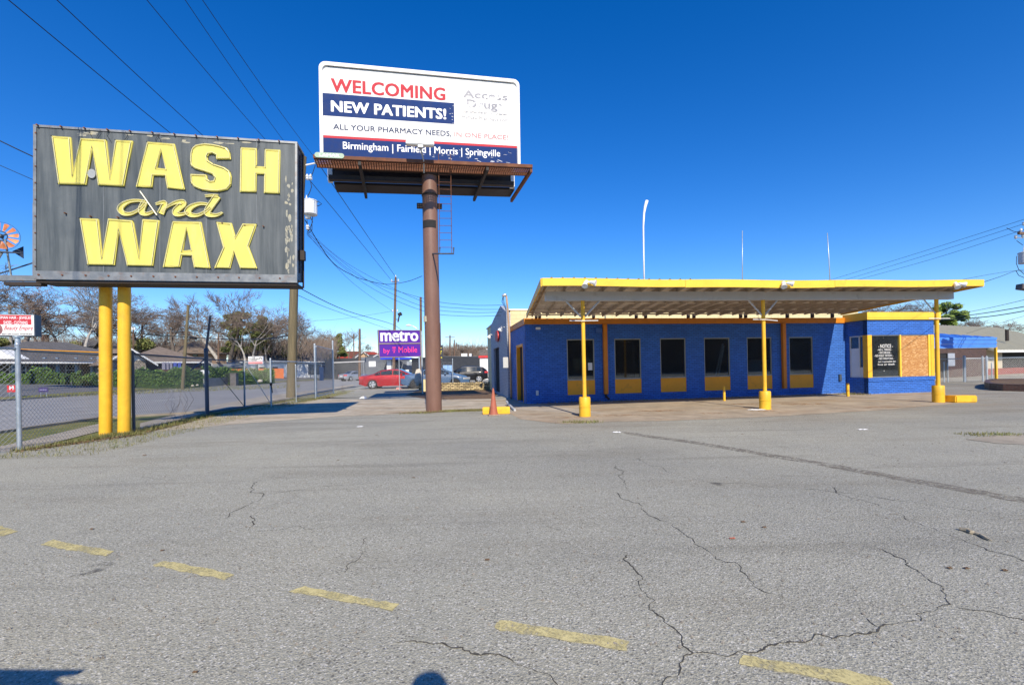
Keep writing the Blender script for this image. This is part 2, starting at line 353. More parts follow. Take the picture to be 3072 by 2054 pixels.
m_galv = M('galvanised_steel', (.5, .55, .58), .45, .12, 8, .6, dirt=(.3, .28, .25), damt=.1)
m_wire = M('fence_wire', (.42, .43, .43), .5, .1, 8, .4)
m_navypost = M('dark_steel_post', (.075, .095, .125), .5, .15, 5, .2)
m_white = M('white_paint', (.76, .76, .74), .5, .05, 3, dirt=(.5, .48, .42), damt=.1)
m_poster = M('billboard_white_vinyl', (.76, .75, .73), .5, .02, 2, spec=.15)
m_rust = M('rusty_steel', (.16, .065, .035), .8, .4, 7, .2, dirt=(.26, .12, .06), damt=.4, bump=.2)
m_dsteel = M('dark_rusted_steel', (.035, .025, .02), .7, .3, 5)
m_brownpole = M('brown_painted_steel', (.205, .112, .082), .45, .1, 2.5, .0, spec=.5, dirt=(.14, .075, .055), damt=.25, dscale=2, stretch=(2, 2, .4))
m_black = M('black_rubber', (.018, .018, .019), .7, .2)
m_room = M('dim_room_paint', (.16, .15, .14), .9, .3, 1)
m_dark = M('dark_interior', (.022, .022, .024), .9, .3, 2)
m_navy = M('navy_sheet_metal', (.035, .05, .085), .5, .2, 3, .3, dirt=(.02, .02, .025), damt=.3)
m_deck = M('tan_deck_underside', (.66, .58, .47), .75, .15, 1.5, dirt=(.36, .27, .18), damt=.3)
m_rafter = M('weathered_rafter_wood', (.50, .42, .33), .8, .2, 4, dirt=(.22, .16, .11), damt=.3)
m_rooftar = M('gravel_roof', (.15, .14, .13), .95, .3, 8)
m_wood = M('old_pole_wood', (.155, .125, .07), .85, .25, 3, dirt=(.09, .085, .05), damt=.4, stretch=(4, 4, .3), bump=.5, bscale=30)
m_wood2 = M('brown_pole_wood', (.15, .095, .065), .85, .2, 3, stretch=(4, 4, .3))
m_cable = M('black_cable', (.012, .014, .016), .6, .1)
m_porcelain = M('pale_porcelain', (.75, .77, .78), .25, .05)
m_cone = M('faded_orange_plastic', (.40, .12, .07), .6, .15, 6, dirt=(.24, .10, .07), damt=.4)
m_litter = M('white_paper', (.78, .78, .76), .7, .08)
m_road = M('road_asphalt', (.27, .262, .245), .9, .14, .6, dirt=(.18, .175, .165), damt=.4, dscale=.35, bump=.3, bscale=40)
m_lot = M('far_lot_asphalt', (.14, .138, .135), .9, .2, .5)
m_tar = M('crack_and_tar', (.065, .06, .05), .9, .3, 6)
m_tarwide = mat_worn('old_tar_seam', (.25, .222, .18), .42, .66, 20)
m_line = mat_worn('worn_yellow_line_paint', (.66, .57, .27), .365, .55, 60)
m_whiteline = M('white_line_paint', (.6, .6, .57), .8, .15, 6)
m_hill = M('leaf_litter_hillside', (.20, .155, .11), .95, .35, .25, dirt=(.05, .055, .025), damt=.4, dscale=.3)
m_ground = M('winter_ground', (.17, .15, .10), .95, .3, .3, dirt=(.10, .12, .05), damt=.4, dscale=.15)
m_dirtleaf = M('leaf_litter', (.16, .10, .055), .95, .4, 9, dirt=(.08, .1, .03), damt=.3, bump=.8, bscale=50)
m_bark = M('gray_brown_bark', (.15, .125, .105), .95, .3, 4)
m_barkpale = M('pale_sycamore_bark', (.36, .33, .29), .9, .3, 3)
m_twig = M('brown_twigs', (.20, .155, .125), .95, .3, .6)
m_twigred = M('reddish_twigs', (.22, .15, .115), .95, .3, .6)
m_hedge = mat_foliage('hedge_leaves', (.11, .21, .04), (.20, .31, .065))
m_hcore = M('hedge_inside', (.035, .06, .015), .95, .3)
m_ever = mat_foliage('olive_evergreen_leaves', (.12, .17, .04), (.26, .29, .09), (.13, .12, .05))
m_pine = mat_foliage('bright_pine_needles', (.17, .27, .05), (.34, .42, .10), (.13, .20, .04))
m_blade = mat_foliage('grass_blades', (.10, .15, .03), (.30, .26, .10), (.16, .14, .05))
m_bluemetal = M('blue_painted_metal', (.075, .24, .70), .35, .1, 2, dirt=(.06, .17, .5), damt=.2)
m_tanmetal = M('tan_metal_roof', (.50, .47, .36), .45, .08, 2, dirt=(.35, .31, .22), damt=.2)
m_red = M('red_paint', (.55, .04, .04), .5, .1)
m_chrome = M('bright_alloy', (.72, .73, .74), .3, .05, 3, .7)
m_carglass = M('car_glass', (.02, .028, .032), .08, .1, 1, spec=.8)
# ------------------------------------------------------------------ ground, road, lot
rng = random.Random(7)
def sheet(name, pts, z, mat):
    mb = MB(); mb.poly([Vector((p[0], p[1], z)) for p in pts]); o = mb.build(name, mat, fix=False)
    if o.data.polygons[0].normal.z < 0: o.data.flip_normals()
    o['kind'] = 'structure'; return o
def gpx(l, z=0): return [gnd(u, v, z) for u, v in l]
g2 = lambda t, s: BF(t, s)
sheet('ground', [(-1500, -300), (1500, -300), (1500, 2500), (-1500, 2500)], -.30, m_ground)
lot_edge = gpx([(-150, 1368), (59, 1349), (190, 1325), (300, 1312), (420, 1298), (463, 1290), (626, 1254), (733, 1240), (952, 1196)])
sheet('parking_lot', [(-30, -40), (-9.2, -10), (-9.9, 5)] + [tuple(p)[:2] for p in lot_edge] + [g2(-6.6, 8.2), g2(-11.3, 9.5), g2(-11.15, 30), g2(-10.95, 60), g2(60, 60), (75, -40)], 0, m_asphalt)
road_near = gpx([(-400, 1350), (69, 1283.5), (293, 1252.6)]) + [g2(-11.6, 2), g2(-11.4, 20), g2(-11.2, 30), g2(-11, 60), g2(-10, 120), g2(-5, 400)]
road_far = gpx([(-300, 1224), (0, 1201), (293, 1180), (600, 1159), (850, 1146), (1000, 1137), (1080, 1131)]) + [Vector((-12, 400, 0))]
sheet('road', [Vector((-22, -40, 0))] + road_near + road_far[::-1] + [Vector((-40, -40, 0))], -.06, m_road)
sheet('grass_verge', [(-20, -40), (-11.4, -40)] + lot_edge[:6] + [g2(-8, 3), g2(-6.6, 8), g2(-11.35, 9.4)] + road_near[:4][::-1], -.045, m_grass)
sheet('sidewalk', gpx([(-200, 1400), (0, 1354), (69, 1346), (293, 1290), (330, 1284), (330, 1262), (293, 1268), (69, 1319), (0, 1334), (-200, 1372)]), -.03, m_conc_gray)
sheet('sidewalk', gpx([(420, 1285), (626, 1233), (870, 1192), (960, 1176), (1060, 1157), (1060, 1152), (930, 1170), (800, 1185), (620, 1217), (420, 1266)]), -.03, m_conc_gray)
mb = MB()
for a, b in zip(road_near[:-2], road_near[1:-1]):
    d = (b - a).normalized(); n = Vector((d.y, -d.x, 0)) * .16
    mb.hexa([Vector((*p.xy, z)) for z in (-.1, .03) for p in (a, a + n, b + n, b)])
struct('kerb', mb, m_curb)
# the concrete driveway apron, the slab under the canopy
sheet('driveway_apron', gpx([(463, 1294), (733, 1270), (1000, 1250), (1290, 1238), (1310, 1232), (1440, 1228), (1545, 1228), (1545, 1195), (1480, 1196), (1280, 1199), (960, 1198), (870, 1203), (760, 1222), (640, 1247), (520, 1280)]), .005, m_conc)
sheet('concrete_walk', gpx([(1545, 1228), (1700, 1238), (1820, 1240), (1575, 1205), (1545, 1195)]), .006, mat_concrete('walk_concrete', (.46, .40, .32), .1))
sheet('concrete_slab', [gnd(1525, 1238), gnd(1560, 1257), gnd(1690, 1272), gnd(1840, 1264), gnd(2000, 1262), gnd(2300, 1250), gnd(2600, 1233), gnd(2860, 1212), BF(18.1, -1.0), BF(14.6, -1.0), BF(14.6, 0.02), BF(0, .02)], .0045, mat_concrete('stained_slab_concrete', (.43, .355, .26), .28))
sheet('earth_strip', gpx([(1290, 1199), (1480, 1196), (1500, 1172), (1485, 1150), (1440, 1166), (1250, 1173), (1215, 1185)]), .004, m_dirtleaf)
sheet('earth_strip', gpx([(1150, 1240), (1285, 1239), (1330, 1236), (1470, 1229), (1440, 1227), (1310, 1231), (1250, 1236)]), .009, m_dirtleaf)
sheet('earth_strip', gpx([(2900, 1318), (2990, 1330), (3120, 1336), (3120, 1302), (2990, 1306)]), .006, m_conc_gray)
# land rising on the far side of the road
rows = []
offs = [(0, -.05), (2.2, .12), (5, .38), (9, .72), (14, 1.0), (26, 1.15), (45, 1.6), (85, 5.0), (190, 9), (600, 24)]
for k, p in enumerate(road_far[:-1] + [Vector((-30, 230, 0)), Vector((-25, 420, 0))]):
    f = [1, 1, 1, 1, .9, .75, .6, .5, .5][min(k, 8)]
    rows.append([Vector((p.x - E1.x * o - E2.x * -o * .0, p.y - E1.y * o + o * .25, z * (f if o > 3 else 1))) for o, z in offs])
rows.insert(0, [r + Vector((6, -45, 0)) for r in rows[0]])
def strip(name, j0, j1, mat, dz=0):
    mb = MB()
    for i in range(len(rows) - 1):
        for j in range(j0, j1): mb.quad(*[q + EZ * dz for q in (rows[i][j], rows[i][j + 1], rows[i + 1][j + 1], rows[i + 1][j])])
    o = struct(name, mb, mat)
    if o.data.polygons[0].normal.z < 0: o.data.flip_normals()
    return o
strip('far_verge', 0, 1, m_grass); strip('far_parking_lot', 1, 4, m_lot); strip('far_lawn', 4, 6, m_ground); strip('hillside', 6, 9, m_hill)
def terr(x, y):      # height of the far bank
    best = None
    for i in range(len(rows) - 1):
        a, b = rows[i][0], rows[i + 1][0]
        if a.y <= y <= b.y or (best is None): best = i
    i = best; a, b = rows[i][0], rows[i + 1][0]; 
    return 0.0
mb = MB()
for a, b in zip(road_far[:-2], road_far[1:-1]):
    n = Vector((-.2, .03, 0)); mb.hexa([Vector((*p.xy, z)) for z in (-.1, .06) for p in (a, b, b + n, a + n)])
struct('kerb', mb, m_curb)
# painted markings
def mark(name, px, mat, z=.004):
    r = random.Random(int(px[0][0])); P = [p.xy.to_3d() for p in gpx(px)]; Q = []; n = len(P)
    for i in range(n):
        a, b = P[i], P[(i + 1) % n]; m = max(2, int((b - a).length / .05))
        for k in range(m): Q.append(a.lerp(b, k / m) + Vector((r.gauss(0, .006), r.gauss(0, .006), 0)))
    return sheet(name, Q, z, mat)
D = 1.31
for q in ([(-70, 1190), (0, 1203), (42, 1217), (0, 1229), (-90, 1214)], [(118, 1236), (262, 1262), (242, 1274), (93, 1247)], [(376, 1283), (536, 1315), (512, 1327), (348, 1295)],
          [(692, 1342), (915, 1384), (898, 1399), (662, 1354)], [(1146, 1419), (1290, 1443), (1442, 1468), (1432, 1491), (1290, 1466), (1128, 1440)], [(1700, 1499), (2030, 1553), (2060, 1590), (1690, 1519)]):
    mark('lane_marking', [(u * D, v * D) for u, v in q], m_line)
for t0, s0, L in ((-20, 12, 3), (-20, 26, 3), (-20, 40, 3), (-20, 54, 3), (-25.5, 18, 3), (-25.5, 32, 3), (-25.5, 46, 3), (-15.5, 19, 3), (-15.5, 33, 3), (-15.5, 47, 3), (-20, 68, 3), (-20, 82, 3)):
    sheet('lane_marking', [g2(t0, s0), g2(t0 + .12, s0), g2(t0 + .12, s0 + L), g2(t0, s0 + L)], -.052, m_whiteline)
# cracks, traced
def ribbon(mb, pts, w, z, jit=.5, seed=1, rough=.11, fine=.03):
    r = random.Random(seed); Q = [gnd(u, v) for u, v in pts]
    while True:
        R_, more = [], False
        for a, b in zip(Q, Q[1:]):
            R_.append(a); d = b - a
            if d.length > fine * max(1, a.y / 4): more = True; R_.append(a.lerp(b, r.uniform(.4, .6)) + Vector((-d.y, d.x, 0)) * r.gauss(0, rough))
        R_.append(Q[-1]); Q = R_
        if not more: break
    L, Rr = [], []; wn = 1.0
    for i, q in enumerate(Q):
        d = (Q[min(i + 1, len(Q) - 1)] - Q[max(i - 1, 0)]); n = Vector((-d.y, d.x, 0)); n = n.normalized() if n.length > 0 else Vector((1, 0, 0))
        wn = max(.2, min(1.7, wn + r.gauss(0, .28) - (wn - .75) * .12)) if jit > .4 else 1
        ww = w * .52 * wn * r.uniform(1 - jit * .5, 1 + jit * .5) * (.3 if i in (0, len(Q) - 1) else 1); L.append(q + n * ww); Rr.append(q - n * ww)
    for i in range(len(Q) - 1): mb.quad(*[Vector((*p.xy, z)) for p in (L[i], Rr[i], Rr[i + 1], L[i + 1])])
mb = MB()
dd = lambda l: [(u * D, v * D) for u, v in l]
for i, (pts, wd) in enumerate([
    (dd([(1437, 1270), (1462, 1330), (1500, 1375), (1530, 1430), (1562, 1462), (1588, 1495), (1560, 1530), (1520, 1575)]), .0075),
    (dd([(1588, 1495), (1640, 1498), (1700, 1490), (1760, 1478), (1850, 1468), (1930, 1455), (2010, 1447), (2060, 1425), (2110, 1422), (2125, 1400), (2160, 1385), (2165, 1370), (2130, 1330), (2080, 1290), (2015, 1255)]), .006),
    (dd([(1410, 1065), (1430, 1100), (1440, 1120)]), .006), (dd([(1412, 1128), (1470, 1160), (1480, 1178), (1540, 1205), (1590, 1240), (1640, 1280), (1700, 1310), (1770, 1360)]), .006),
    (dd([(905, 1470), (985, 1474), (1060, 1482), (1120, 1497), (1180, 1520), (1230, 1538), (1290, 1575)]), .006),
    (dd([(588, 1103), (575, 1115), (603, 1130), (598, 1140), (560, 1160), (520, 1185)]), .006), (dd([(575, 1180), (583, 1200), (572, 1215)]), .007),
    (dd([(600, 1135), (700, 1120), (800, 1110), (980, 1102), (1010, 1115)]), .003), (dd([(590, 1216), (700, 1212), (830, 1195)]), .003), (dd([(300, 1090), (450, 1100), (590, 1102), (660, 1085)]), .003),
    (dd([(1905, 1115), (1950, 1140), (2010, 1155), (2070, 1185), (2120, 1205), (2190, 1230), (2260, 1260), (2345, 1285)]), .006),
    (dd([(1330, 1010), (1460, 1040), (1480, 1060), (1600, 1100), (1900, 1125), (2100, 1150), (2345, 1180)]), .004), (dd([(2190, 1390), (2270, 1400), (2345, 1418)]), .004),
    (dd([(840, 1230), (825, 1275), (790, 1312)]), .004), (dd([(1110, 1063), (1270, 1040), (1420, 1062)]), .0025), (dd([(1250, 1205), (1290, 1225)]), .006), (dd([(1985, 1415), (2010, 1435)]), .006)]):
    ribbon(mb, pts, wd, .003, .65, i)
struct('asphalt_cracks', mb, m_tar, fix=False)
mb = MB(); ribbon(mb, [(1870, 1296), (2100, 1330), (2400, 1380), (2700, 1435), (2900, 1470), (3150, 1515), (3900, 1655)], .24, .0035, .3, 3, .02, .12)
struct('tar_seam', mb, m_tarwide, fix=False)
mb = MB(); r = random.Random(5)
for u, v, sx, sy in ((275, 1708, .12, .09), (2158, 1452, .10, .05)):
    p = gnd(u, v); n = 14; mb.poly([Vector((p.x + sx * math.cos(k * 2 * math.pi / n) * r.uniform(.6, 1.1), p.y + sy * 1.6 * math.sin(k * 2 * math.pi / n) * r.uniform(.6, 1.1), .0032)) for k in range(n)])
struct('oil_stains', mb, mat_worn('oil_stain', (.16, .153, .138), .46, .68, 7), fix=False)

mb = MB(); r = random.Random(15)      # rust washed onto the slab near the drums
for u, v, sx, sy in ((1720, 1252, .5, .12), (1990, 1232, .9, .16), (2130, 1240, .5, .1), (2290, 1233, .45, .12), (2420, 1212, .9, .2), (2640, 1222, .6, .12), (1850, 1246, .7, .1), (2215, 1212, .8, .12)):
    p = gnd(u, v); n = 18; mb.poly([Vector((p.x + sx * math.cos(k * 2 * math.pi / n) * r.uniform(.6, 1.1), p.y + sy * 1.8 * math.sin(k * 2 * math.pi / n) * r.uniform(.6, 1.1), .0062)) for k in range(n)])
struct('rust_stains', mb, mat_worn('rust_stain', (.42, .22, .08), .44, .72, 5), fix=False)
# ------------------------------------------------------------------ the blue building
WT = 3.14; FT = 3.37
def ft(u, s=0.0):
    k = (u - U0) / F; ox, oy = A0.x - E2.y * 0 + E2.x * s, A0.y + E2.y * s
    return (oy * k - ox) / (E1.x - E1.y * k)
bld = thing('blue_building', A0, 'long low blue painted brick building with amber trim, dark windows and a boarded corner office', 'building')
wins = [(1701.5, 1784.5), (1844.4, 1924), (1981.5, 2058.6), (2113.5, 2191), (2242, 2316.6), (2368.6, 2440)]
wins = [(ft(a), ft(b)) for a, b in wins]
zs0, zs1, zb0 = .88, 2.54, .30
TE = 14.65
mb = MB(); mb.wall(BF, 0, TE + .3, 0, WT, 0, .22, [(a, b, zb0, zs1) for a, b in wins])
LWF = Fr(A0, E2, -E1, EZ)     # left wall frame: a to the back, b outwards
mb.wall(LWF, .001, 3.8, 0, WT, 0, -.22, [(.6, 2.1, .02, 2.42)]); 
mb.build('wall', m_bluebrick, bld)
# soldier course sills under the amber panels
for a, b in wins:
    mb = MB(); mb.box(BF, a, b, -.012, .0, zb0 - .17, zb0 - .014)
    n = 11
    for i in range(n): mb.box(BF, a + (b - a) * i / n + .006, a + (b - a) * (i + 1) / n - .006, -.03, -.011, zb0 - .17, zb0 - .012)
    mb.build('brick_sill', m_bluebrick, bld)
m_frame = M('aluminium_window_frame', (.30, .29, .25), .4, .1, 5, .4, dirt=(.14, .12, .1), damt=.3)
for i, (a, b) in enumerate(wins):
    mb = MB(); e = .045
    for q in ((a, a + e, zs0, zs1), (b - e, b, zs0, zs1), (a + e, b - e, zs1 - e, zs1), (a + e, b - e, zs0, zs0 + .05)): mb.box(BF, q[0], q[1], .02, .09, q[2], q[3])
    fo = mb.build('window', m_frame, bld)
    mb = MB(); mb.box(BF, a + e, b - e, .05, .056, zs0 + .05, zs1 - e); mb.build('pane', m_glass, fo)
    mb = MB(); mb.box(BF, a + .002, b - .002, .012, .06, zb0, zs0 - .002); mb.build('window_panel', m_panel, bld)
# downspouts
for u in (1815, 2349):
    t = ft(u); mb = MB(); mb.box(BF, t - .085, t + .085, -.13, 0, .3, WT - .01); o = mb.build('downspout', m_orange, bld, bevel=.012)
t = ft(1815); mb = MB(); mb.tube([BF(t, -.06, .32), BF(t, -.07, .2), BF(t + .06, -.22, .1)], .05, 8); mb.build('downspout_elbow', m_dsteel, bld)
# fascia bands and the flat roof
mb = MB(); mb.box(BF, -.06, TE - .05, -.06, .25, WT, FT); mb.box(BF, -.06, .25, .25, 3.85, WT, FT); mb.build('fascia', m_orange, bld)
mb = MB(); mb.box(BF, .25, 18, .25, 3.84, WT - .05, FT - .12); mb.build('roof', m_rooftar, bld)
# door in the left wall
mb = MB(); mb.box(LWF, .6, .68, -.2, .012, .02, 2.42); mb.box(LWF, 1.98, 2.1, -.2, .012, .02, 2.42); mb.box(LWF, .68, 1.98, -.2, .012, 2.32, 2.42); dfm = mb.build('door_frame', m_panel, bld)
mb = MB(); mb.box(LWF, .68, 1.98, -.19, -.14, .03, 2.32); d = mb.build('door', m_dark, bld)
mb = MB(); mb.box(LWF, .78, .84, -.14, -.08, 1.0, 1.15); mb.build('handle', m_galv, d)
# inside: floor, back wall, loose things that show through the glass
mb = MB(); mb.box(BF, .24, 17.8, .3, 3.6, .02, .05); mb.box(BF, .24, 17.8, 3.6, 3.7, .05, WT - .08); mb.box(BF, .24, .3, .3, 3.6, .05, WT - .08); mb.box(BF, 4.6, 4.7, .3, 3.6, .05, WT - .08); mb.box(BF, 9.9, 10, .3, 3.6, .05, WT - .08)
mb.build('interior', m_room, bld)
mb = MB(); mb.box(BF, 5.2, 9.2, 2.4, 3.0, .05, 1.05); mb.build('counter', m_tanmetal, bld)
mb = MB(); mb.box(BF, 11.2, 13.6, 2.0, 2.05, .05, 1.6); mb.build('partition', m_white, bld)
def lean(t0, t1, z0, z1, w_, label):
    mb = MB(); mb.hexa([BF(t0, .2, z0), BF(t0 + w_, .2, z0), BF(t0 + w_, .26, z0), BF(t0, .26, z0), BF(t1, .14, z1), BF(t1 + w_, .14, z1), BF(t1 + w_, .2, z1), BF(t1, .2, z1)])
    o = mb.build('plank', m_white, loc=BF(t0, .2, z0)); tag(o, label, 'plank', 'planks leaning inside the fourth window')
a, b = wins[3]
lean(a + .62, b - .24, .9, 2.3, .05, 'pale plank leaning behind the fourth window pane, left of its neighbour'); lean(a + .76, b - .2, .9, 2.2, .05, 'pale plank leaning behind the fourth window pane, nearer its right frame')
a, b = wins[0]
mb = MB(); mb.box(BF, b - .27, b - .09, .04, .049, 1.28, 1.58); tag(mb.build('paper_notice', m_litter, loc=BF(b - .2, .04, 1.28)), 'white paper sheet taped inside the leftmost window', 'notice')
# small fittings on the facade
def fit_box(name, label, cat, a0, a1, b0, b1, c0, c1, mat, group=None):
    mb = MB(); mb.box(BF, a0, a1, b0, b1, c0, c1); o = mb.build(name, mat, loc=BF(a0, b0, c0), bevel=.006); return tag(o, label, cat, group)
t = ft(1606); fit_box('outlet_box', 'small gray outlet box low on the blue wall near its left corner', 'outlet box', t, t + .1, -.05, 0, .33, .52, m_galv)
t = ft(1788); fit_box('conduit_box', 'blue painted box under the orange fascia beside the first downspout', 'box', t, t + .27, -.09, 0, 2.78, 2.98, M('blue_box_paint', (.05, .14, .45), .5))
t = ft(1609); fit_box('security_light', 'small pale twin light high on the blue wall near its left corner', 'light', t, t + .18, -.1, 0, 2.93, 3.02, m_white)
t = ft(2514); fit_box('electric_box', 'dark gray electric box on the sunlit strip of blue wall', 'box', t, t + .12, -.07, 0, .55, .85, m_navypost)

# corner office
OS = -1.03
ofr = Fr(BF(TE, OS), E1, E2, EZ); OW = 18.06 - TE; SZ0, SZ1 = .70, 2.52
def ot(u): return ft(u, OS) - TE
oleft = Fr(BF(TE, OS), E2, -E1, EZ); LD = -OS
mb = MB()
mb.wall(ofr, 0, OW, 0, WT + .02, 0, .2, [(.13, OW - .16, SZ0, SZ1)]); mb.wall(oleft, .001, LD, 0, WT + .02, 0, -.2, [(.16, LD - .16, SZ0, SZ1)])
mb.box(ofr, OW - .2, OW, .2, 4.8, 0, WT + .02)
mb.build('office_wall', m_bluebrick, bld)
mb = MB(); mb.box(ofr, -.03, OW + .03, -.04, -.001, SZ0 - .16, SZ0 - .0); mb.build('office_sill', m_bluebrick, bld)
mb = MB(); mb.box(ofr, -.08, OW + .3, -.08, .3, WT + .03, FT + .12); mb.box(ofr, -.08, .3, .3, LD + .05, WT + .03, FT + .12); mb.box(ofr, -.05, OW + .27, -.095, -.08, WT + .12, WT + .135); mb.build('fascia', m_fasciay, bld)
mb = MB(); mb.box(ofr, .3, OW + .25, .3, 4.8, WT + .03, FT + .02); mb.build('roof', m_rooftar, bld)
# posts of the glazed corner
for a0, a1 in ((-.012, .2), (ot(2793), OW + .005)):
    mb = MB(); mb.box(ofr, a0, a1, -.012, .21, SZ0 + .002, SZ1); mb.build('corner_post', m_yellow, bld)
mb = MB(); mb.box(ofr, ot(2786), ot(2793) - .01, -.006, .1, SZ0 + .002, SZ1); mb.build('mullion', m_fasciay, bld); mb = MB(); mb.box(ofr, ot(2700.5), ot(2704.5), -.006, .1, SZ0 + .002, SZ1); mb.build('mullion', m_fasciay, bld)
mb = MB(); mb.box(ofr, .2, ot(2786), .02, .09, SZ1 - .035, SZ1 - .001); mb.build('window_head', m_frame, bld); mb = MB(); mb.box(ofr, .2, ot(2700.5), .03, .08, SZ0, SZ0 + .04); wf = mb.build('office_window', m_frame, bld)
mb = MB(); mb.box(ofr, .2, ot(2700.5), .05, .056, SZ0 + .04, SZ1 - .035); mb.build('pane', m_glass, wf)
mb = MB(); mb.box(ofr, ot(2704.5), ot(2786), .03, .05, SZ0 + .005, SZ0 + 1.18); mb.box(ofr, ot(2704.5), ot(2786), .034, .05, SZ0 + 1.184, SZ1 - .036); o = mb.build('chipboard_panel', m_osb, bld); o['label'] = 'bare orange chipboard covering the right office window'
# side window with white panels inside
mb = MB(); mb.box(oleft, .16, .87, -.1, -.04, SZ0, SZ0 + .05); mb.box(oleft, .16, .2, -.1, -.04, SZ0 + .05, SZ1); mb.box(oleft, .83, .87, -.1, -.04, SZ0 + .05, SZ1); mb.box(oleft, .4, .44, -.1, -.04, SZ0 + .05, SZ1); mb.box(oleft, .2, .83, -.1, -.04, SZ1 - .05, SZ1); wf2 = mb.build('side_window', m_white, bld)
mb = MB(); mb.box(oleft, .2, .83, -.08, -.074, SZ0 + .05, SZ1 - .05); mb.build('pane', m_glass, wf2)
wbd = MB(); wbd.box(oleft, .205, .395, -.073, -.05, SZ0 + .055, SZ0 + .45); wbd.build('window_board', m_white, bld)
mb = MB(); mb.box(oleft, .445, .825, -.073, -.05, SZ0 + .055, SZ0 + 1.28); mb.build('window_board', m_white, bld)
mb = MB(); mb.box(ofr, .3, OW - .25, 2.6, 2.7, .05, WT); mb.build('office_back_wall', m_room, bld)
# hand painted notice on the glass
nf = Fr(ofr(0, .045, 0), E1, EZ, -E2)
m_wpaint = M('white_hand_paint', (.8, .8, .78), .7, .05)
def ntx(body, x0, x1, y0, y1, sh=0):
    a0, b0 = nf.px(2520 + x0 / 5.6, 940 + y1 / 5.6); a1, b1 = nf.px(2520 + x1 / 5.6, 940 + y0 / 5.6)
    text(body, 'notice_line', nf, m_wpaint, wf, (a0, b0, a1, b1), c=-.001, bold=.006, ext=.001, shear=sh)
ntx('- NOTICE -', 645, 888, 515, 580); ntx('- NO L..TERING -', 625, 875, 590, 628); ntx('- NO DRUGS -', 645, 862, 638, 676); ntx('- NO SOLIC TATION -', 575, 892, 686, 730)
ntx('- NO WEAPONS -', 640, 906, 738, 776); ntx('not responsible for', 640, 935, 790, 832, .15); ntx('loss or theft', 636, 915, 834, 872, .15)
for x, y, w_ in ((728, 415, 9), (728, 385, 6), (742, 963, 20), (750, 880, 6)):
    a, b = nf.px(2520 + x / 5.6, 940 + y / 5.6); mb = MB(); mb.prism(nf, [(a + w_ / 900 * math.cos(k), b + w_ / 1400 * math.sin(k)) for k in (0, 1, 2, 3, 4, 5, 6)], 0, .002); mb.build('paint_dab', m_wpaint, wf)

# ------------------------------------------------------------------ the canopy
can = thing('drive_canopy', BF(6, -5.1), 'yellow edged corrugated canopy on three drum footed posts in front of the blue building', 'canopy')
fl, frr = (-.73, -5.96, 3.72), (13.33, -5.99, 3.84); bl, br = (.02, -.3, 3.52), (14.1, -.3, 3.62)
def deckp(x, y):      # x 0..1 left to right, y 0 front .. 1 back
    sag = -.03 * math.sin(math.pi * min(1, max(0, x))) + .010 * math.sin(x * 21)
    l = Vector(fl).lerp(Vector(bl), y); r_ = Vector(frr).lerp(Vector(br), y); p = l.lerp(r_, x); p.z += sag * (1 - .6 * y) ; return p
mb = MB(); xs = []; x = 0.0; WD = 13.96
while x < WD:
    if x < WD * .285:
        xs += [(x, 0), (x + .215, 0), (x + .24, .04), (x + .275, .04)]; x += .30
    else: xs += [(x, .0), (x + .038, .022)]; x += .076
xs.append((WD, 0)); nr = 7
V = []
for h in (0, .004):
    for x, dz in xs:
        for j in range(nr):
            p = deckp(x / WD, j / (nr - 1)); V.append(BF(p.x, p.y, p.z + dz + h))
n = len(xs); Fc = []
for i in range(n - 1):
    for j in range(nr - 1):
        a = i * nr + j; Fc.append((a, a + nr, a + nr + 1, a + 1)); Fc.append(tuple(q + n * nr for q in (a, a + 1, a + nr + 1, a + nr)))
mb.add(V, Fc); mb.build('roof_deck', m_deck, can, fix=False)
# fascia boards
mb = MB()
for x0, x1, dz in ((0, .285, 0), (.2855, .62, -.012), (.6205, 1, .004)):
    m_ = 10
    for i in range(m_):
        p, q = deckp(x0 + (x1 - x0) * i / m_, 0), deckp(x0 + (x1 - x0) * (i + 1) / m_, 0)
        mb.hexa([BF(p.x, p.y - .04, p.z - .19 + dz), BF(q.x, q.y - .04, q.z - .19 + dz), BF(q.x, q.y - .002, q.z - .19 + dz), BF(p.x, p.y - .002, p.z - .19 + dz),
                 BF(p.x, p.y - .04, p.z + .01), BF(q.x, q.y - .04, q.z + .01), BF(q.x, q.y - .002, q.z + .01), BF(p.x, p.y - .002, p.z + .01)])
mb.build('front_fascia', m_fasciay, can)
for x, sg in ((0, -1), (1, 1)):
    p, q = deckp(x, 0), deckp(x, 1); e = .035 * sg; mb = MB()
    mb.hexa([BF(p.x, p.y, p.z - .2), BF(p.x + e, p.y, p.z - .2), BF(q.x + e, q.y, q.z - .17), BF(q.x, q.y, q.z - .17), BF(p.x, p.y, p.z + .012), BF(p.x + e, p.y, p.z + .012), BF(q.x + e, q.y, q.z + .012), BF(q.x, q.y, q.z + .012)]); mb.build('end_fascia', m_yellow, can)
mb = MB()
for i in range(25):
    x = .012 + .976 * i / 24; p, q = deckp(x, .005), deckp(x, .99)
    mb.hexa([BF(p.x, p.y, p.z - .15), BF(p.x + .045, p.y, p.z - .15), BF(q.x + .045, q.y, q.z - .13), BF(q.x, q.y, q.z - .13), BF(p.x, p.y, p.z - .004), BF(p.x + .045, p.y, p.z - .004), BF(q.x + .045, q.y, q.z - .004), BF(q.x, q.y, q.z - .004)])
mb.build('rafters', m_rafter, can)
mb = MB()
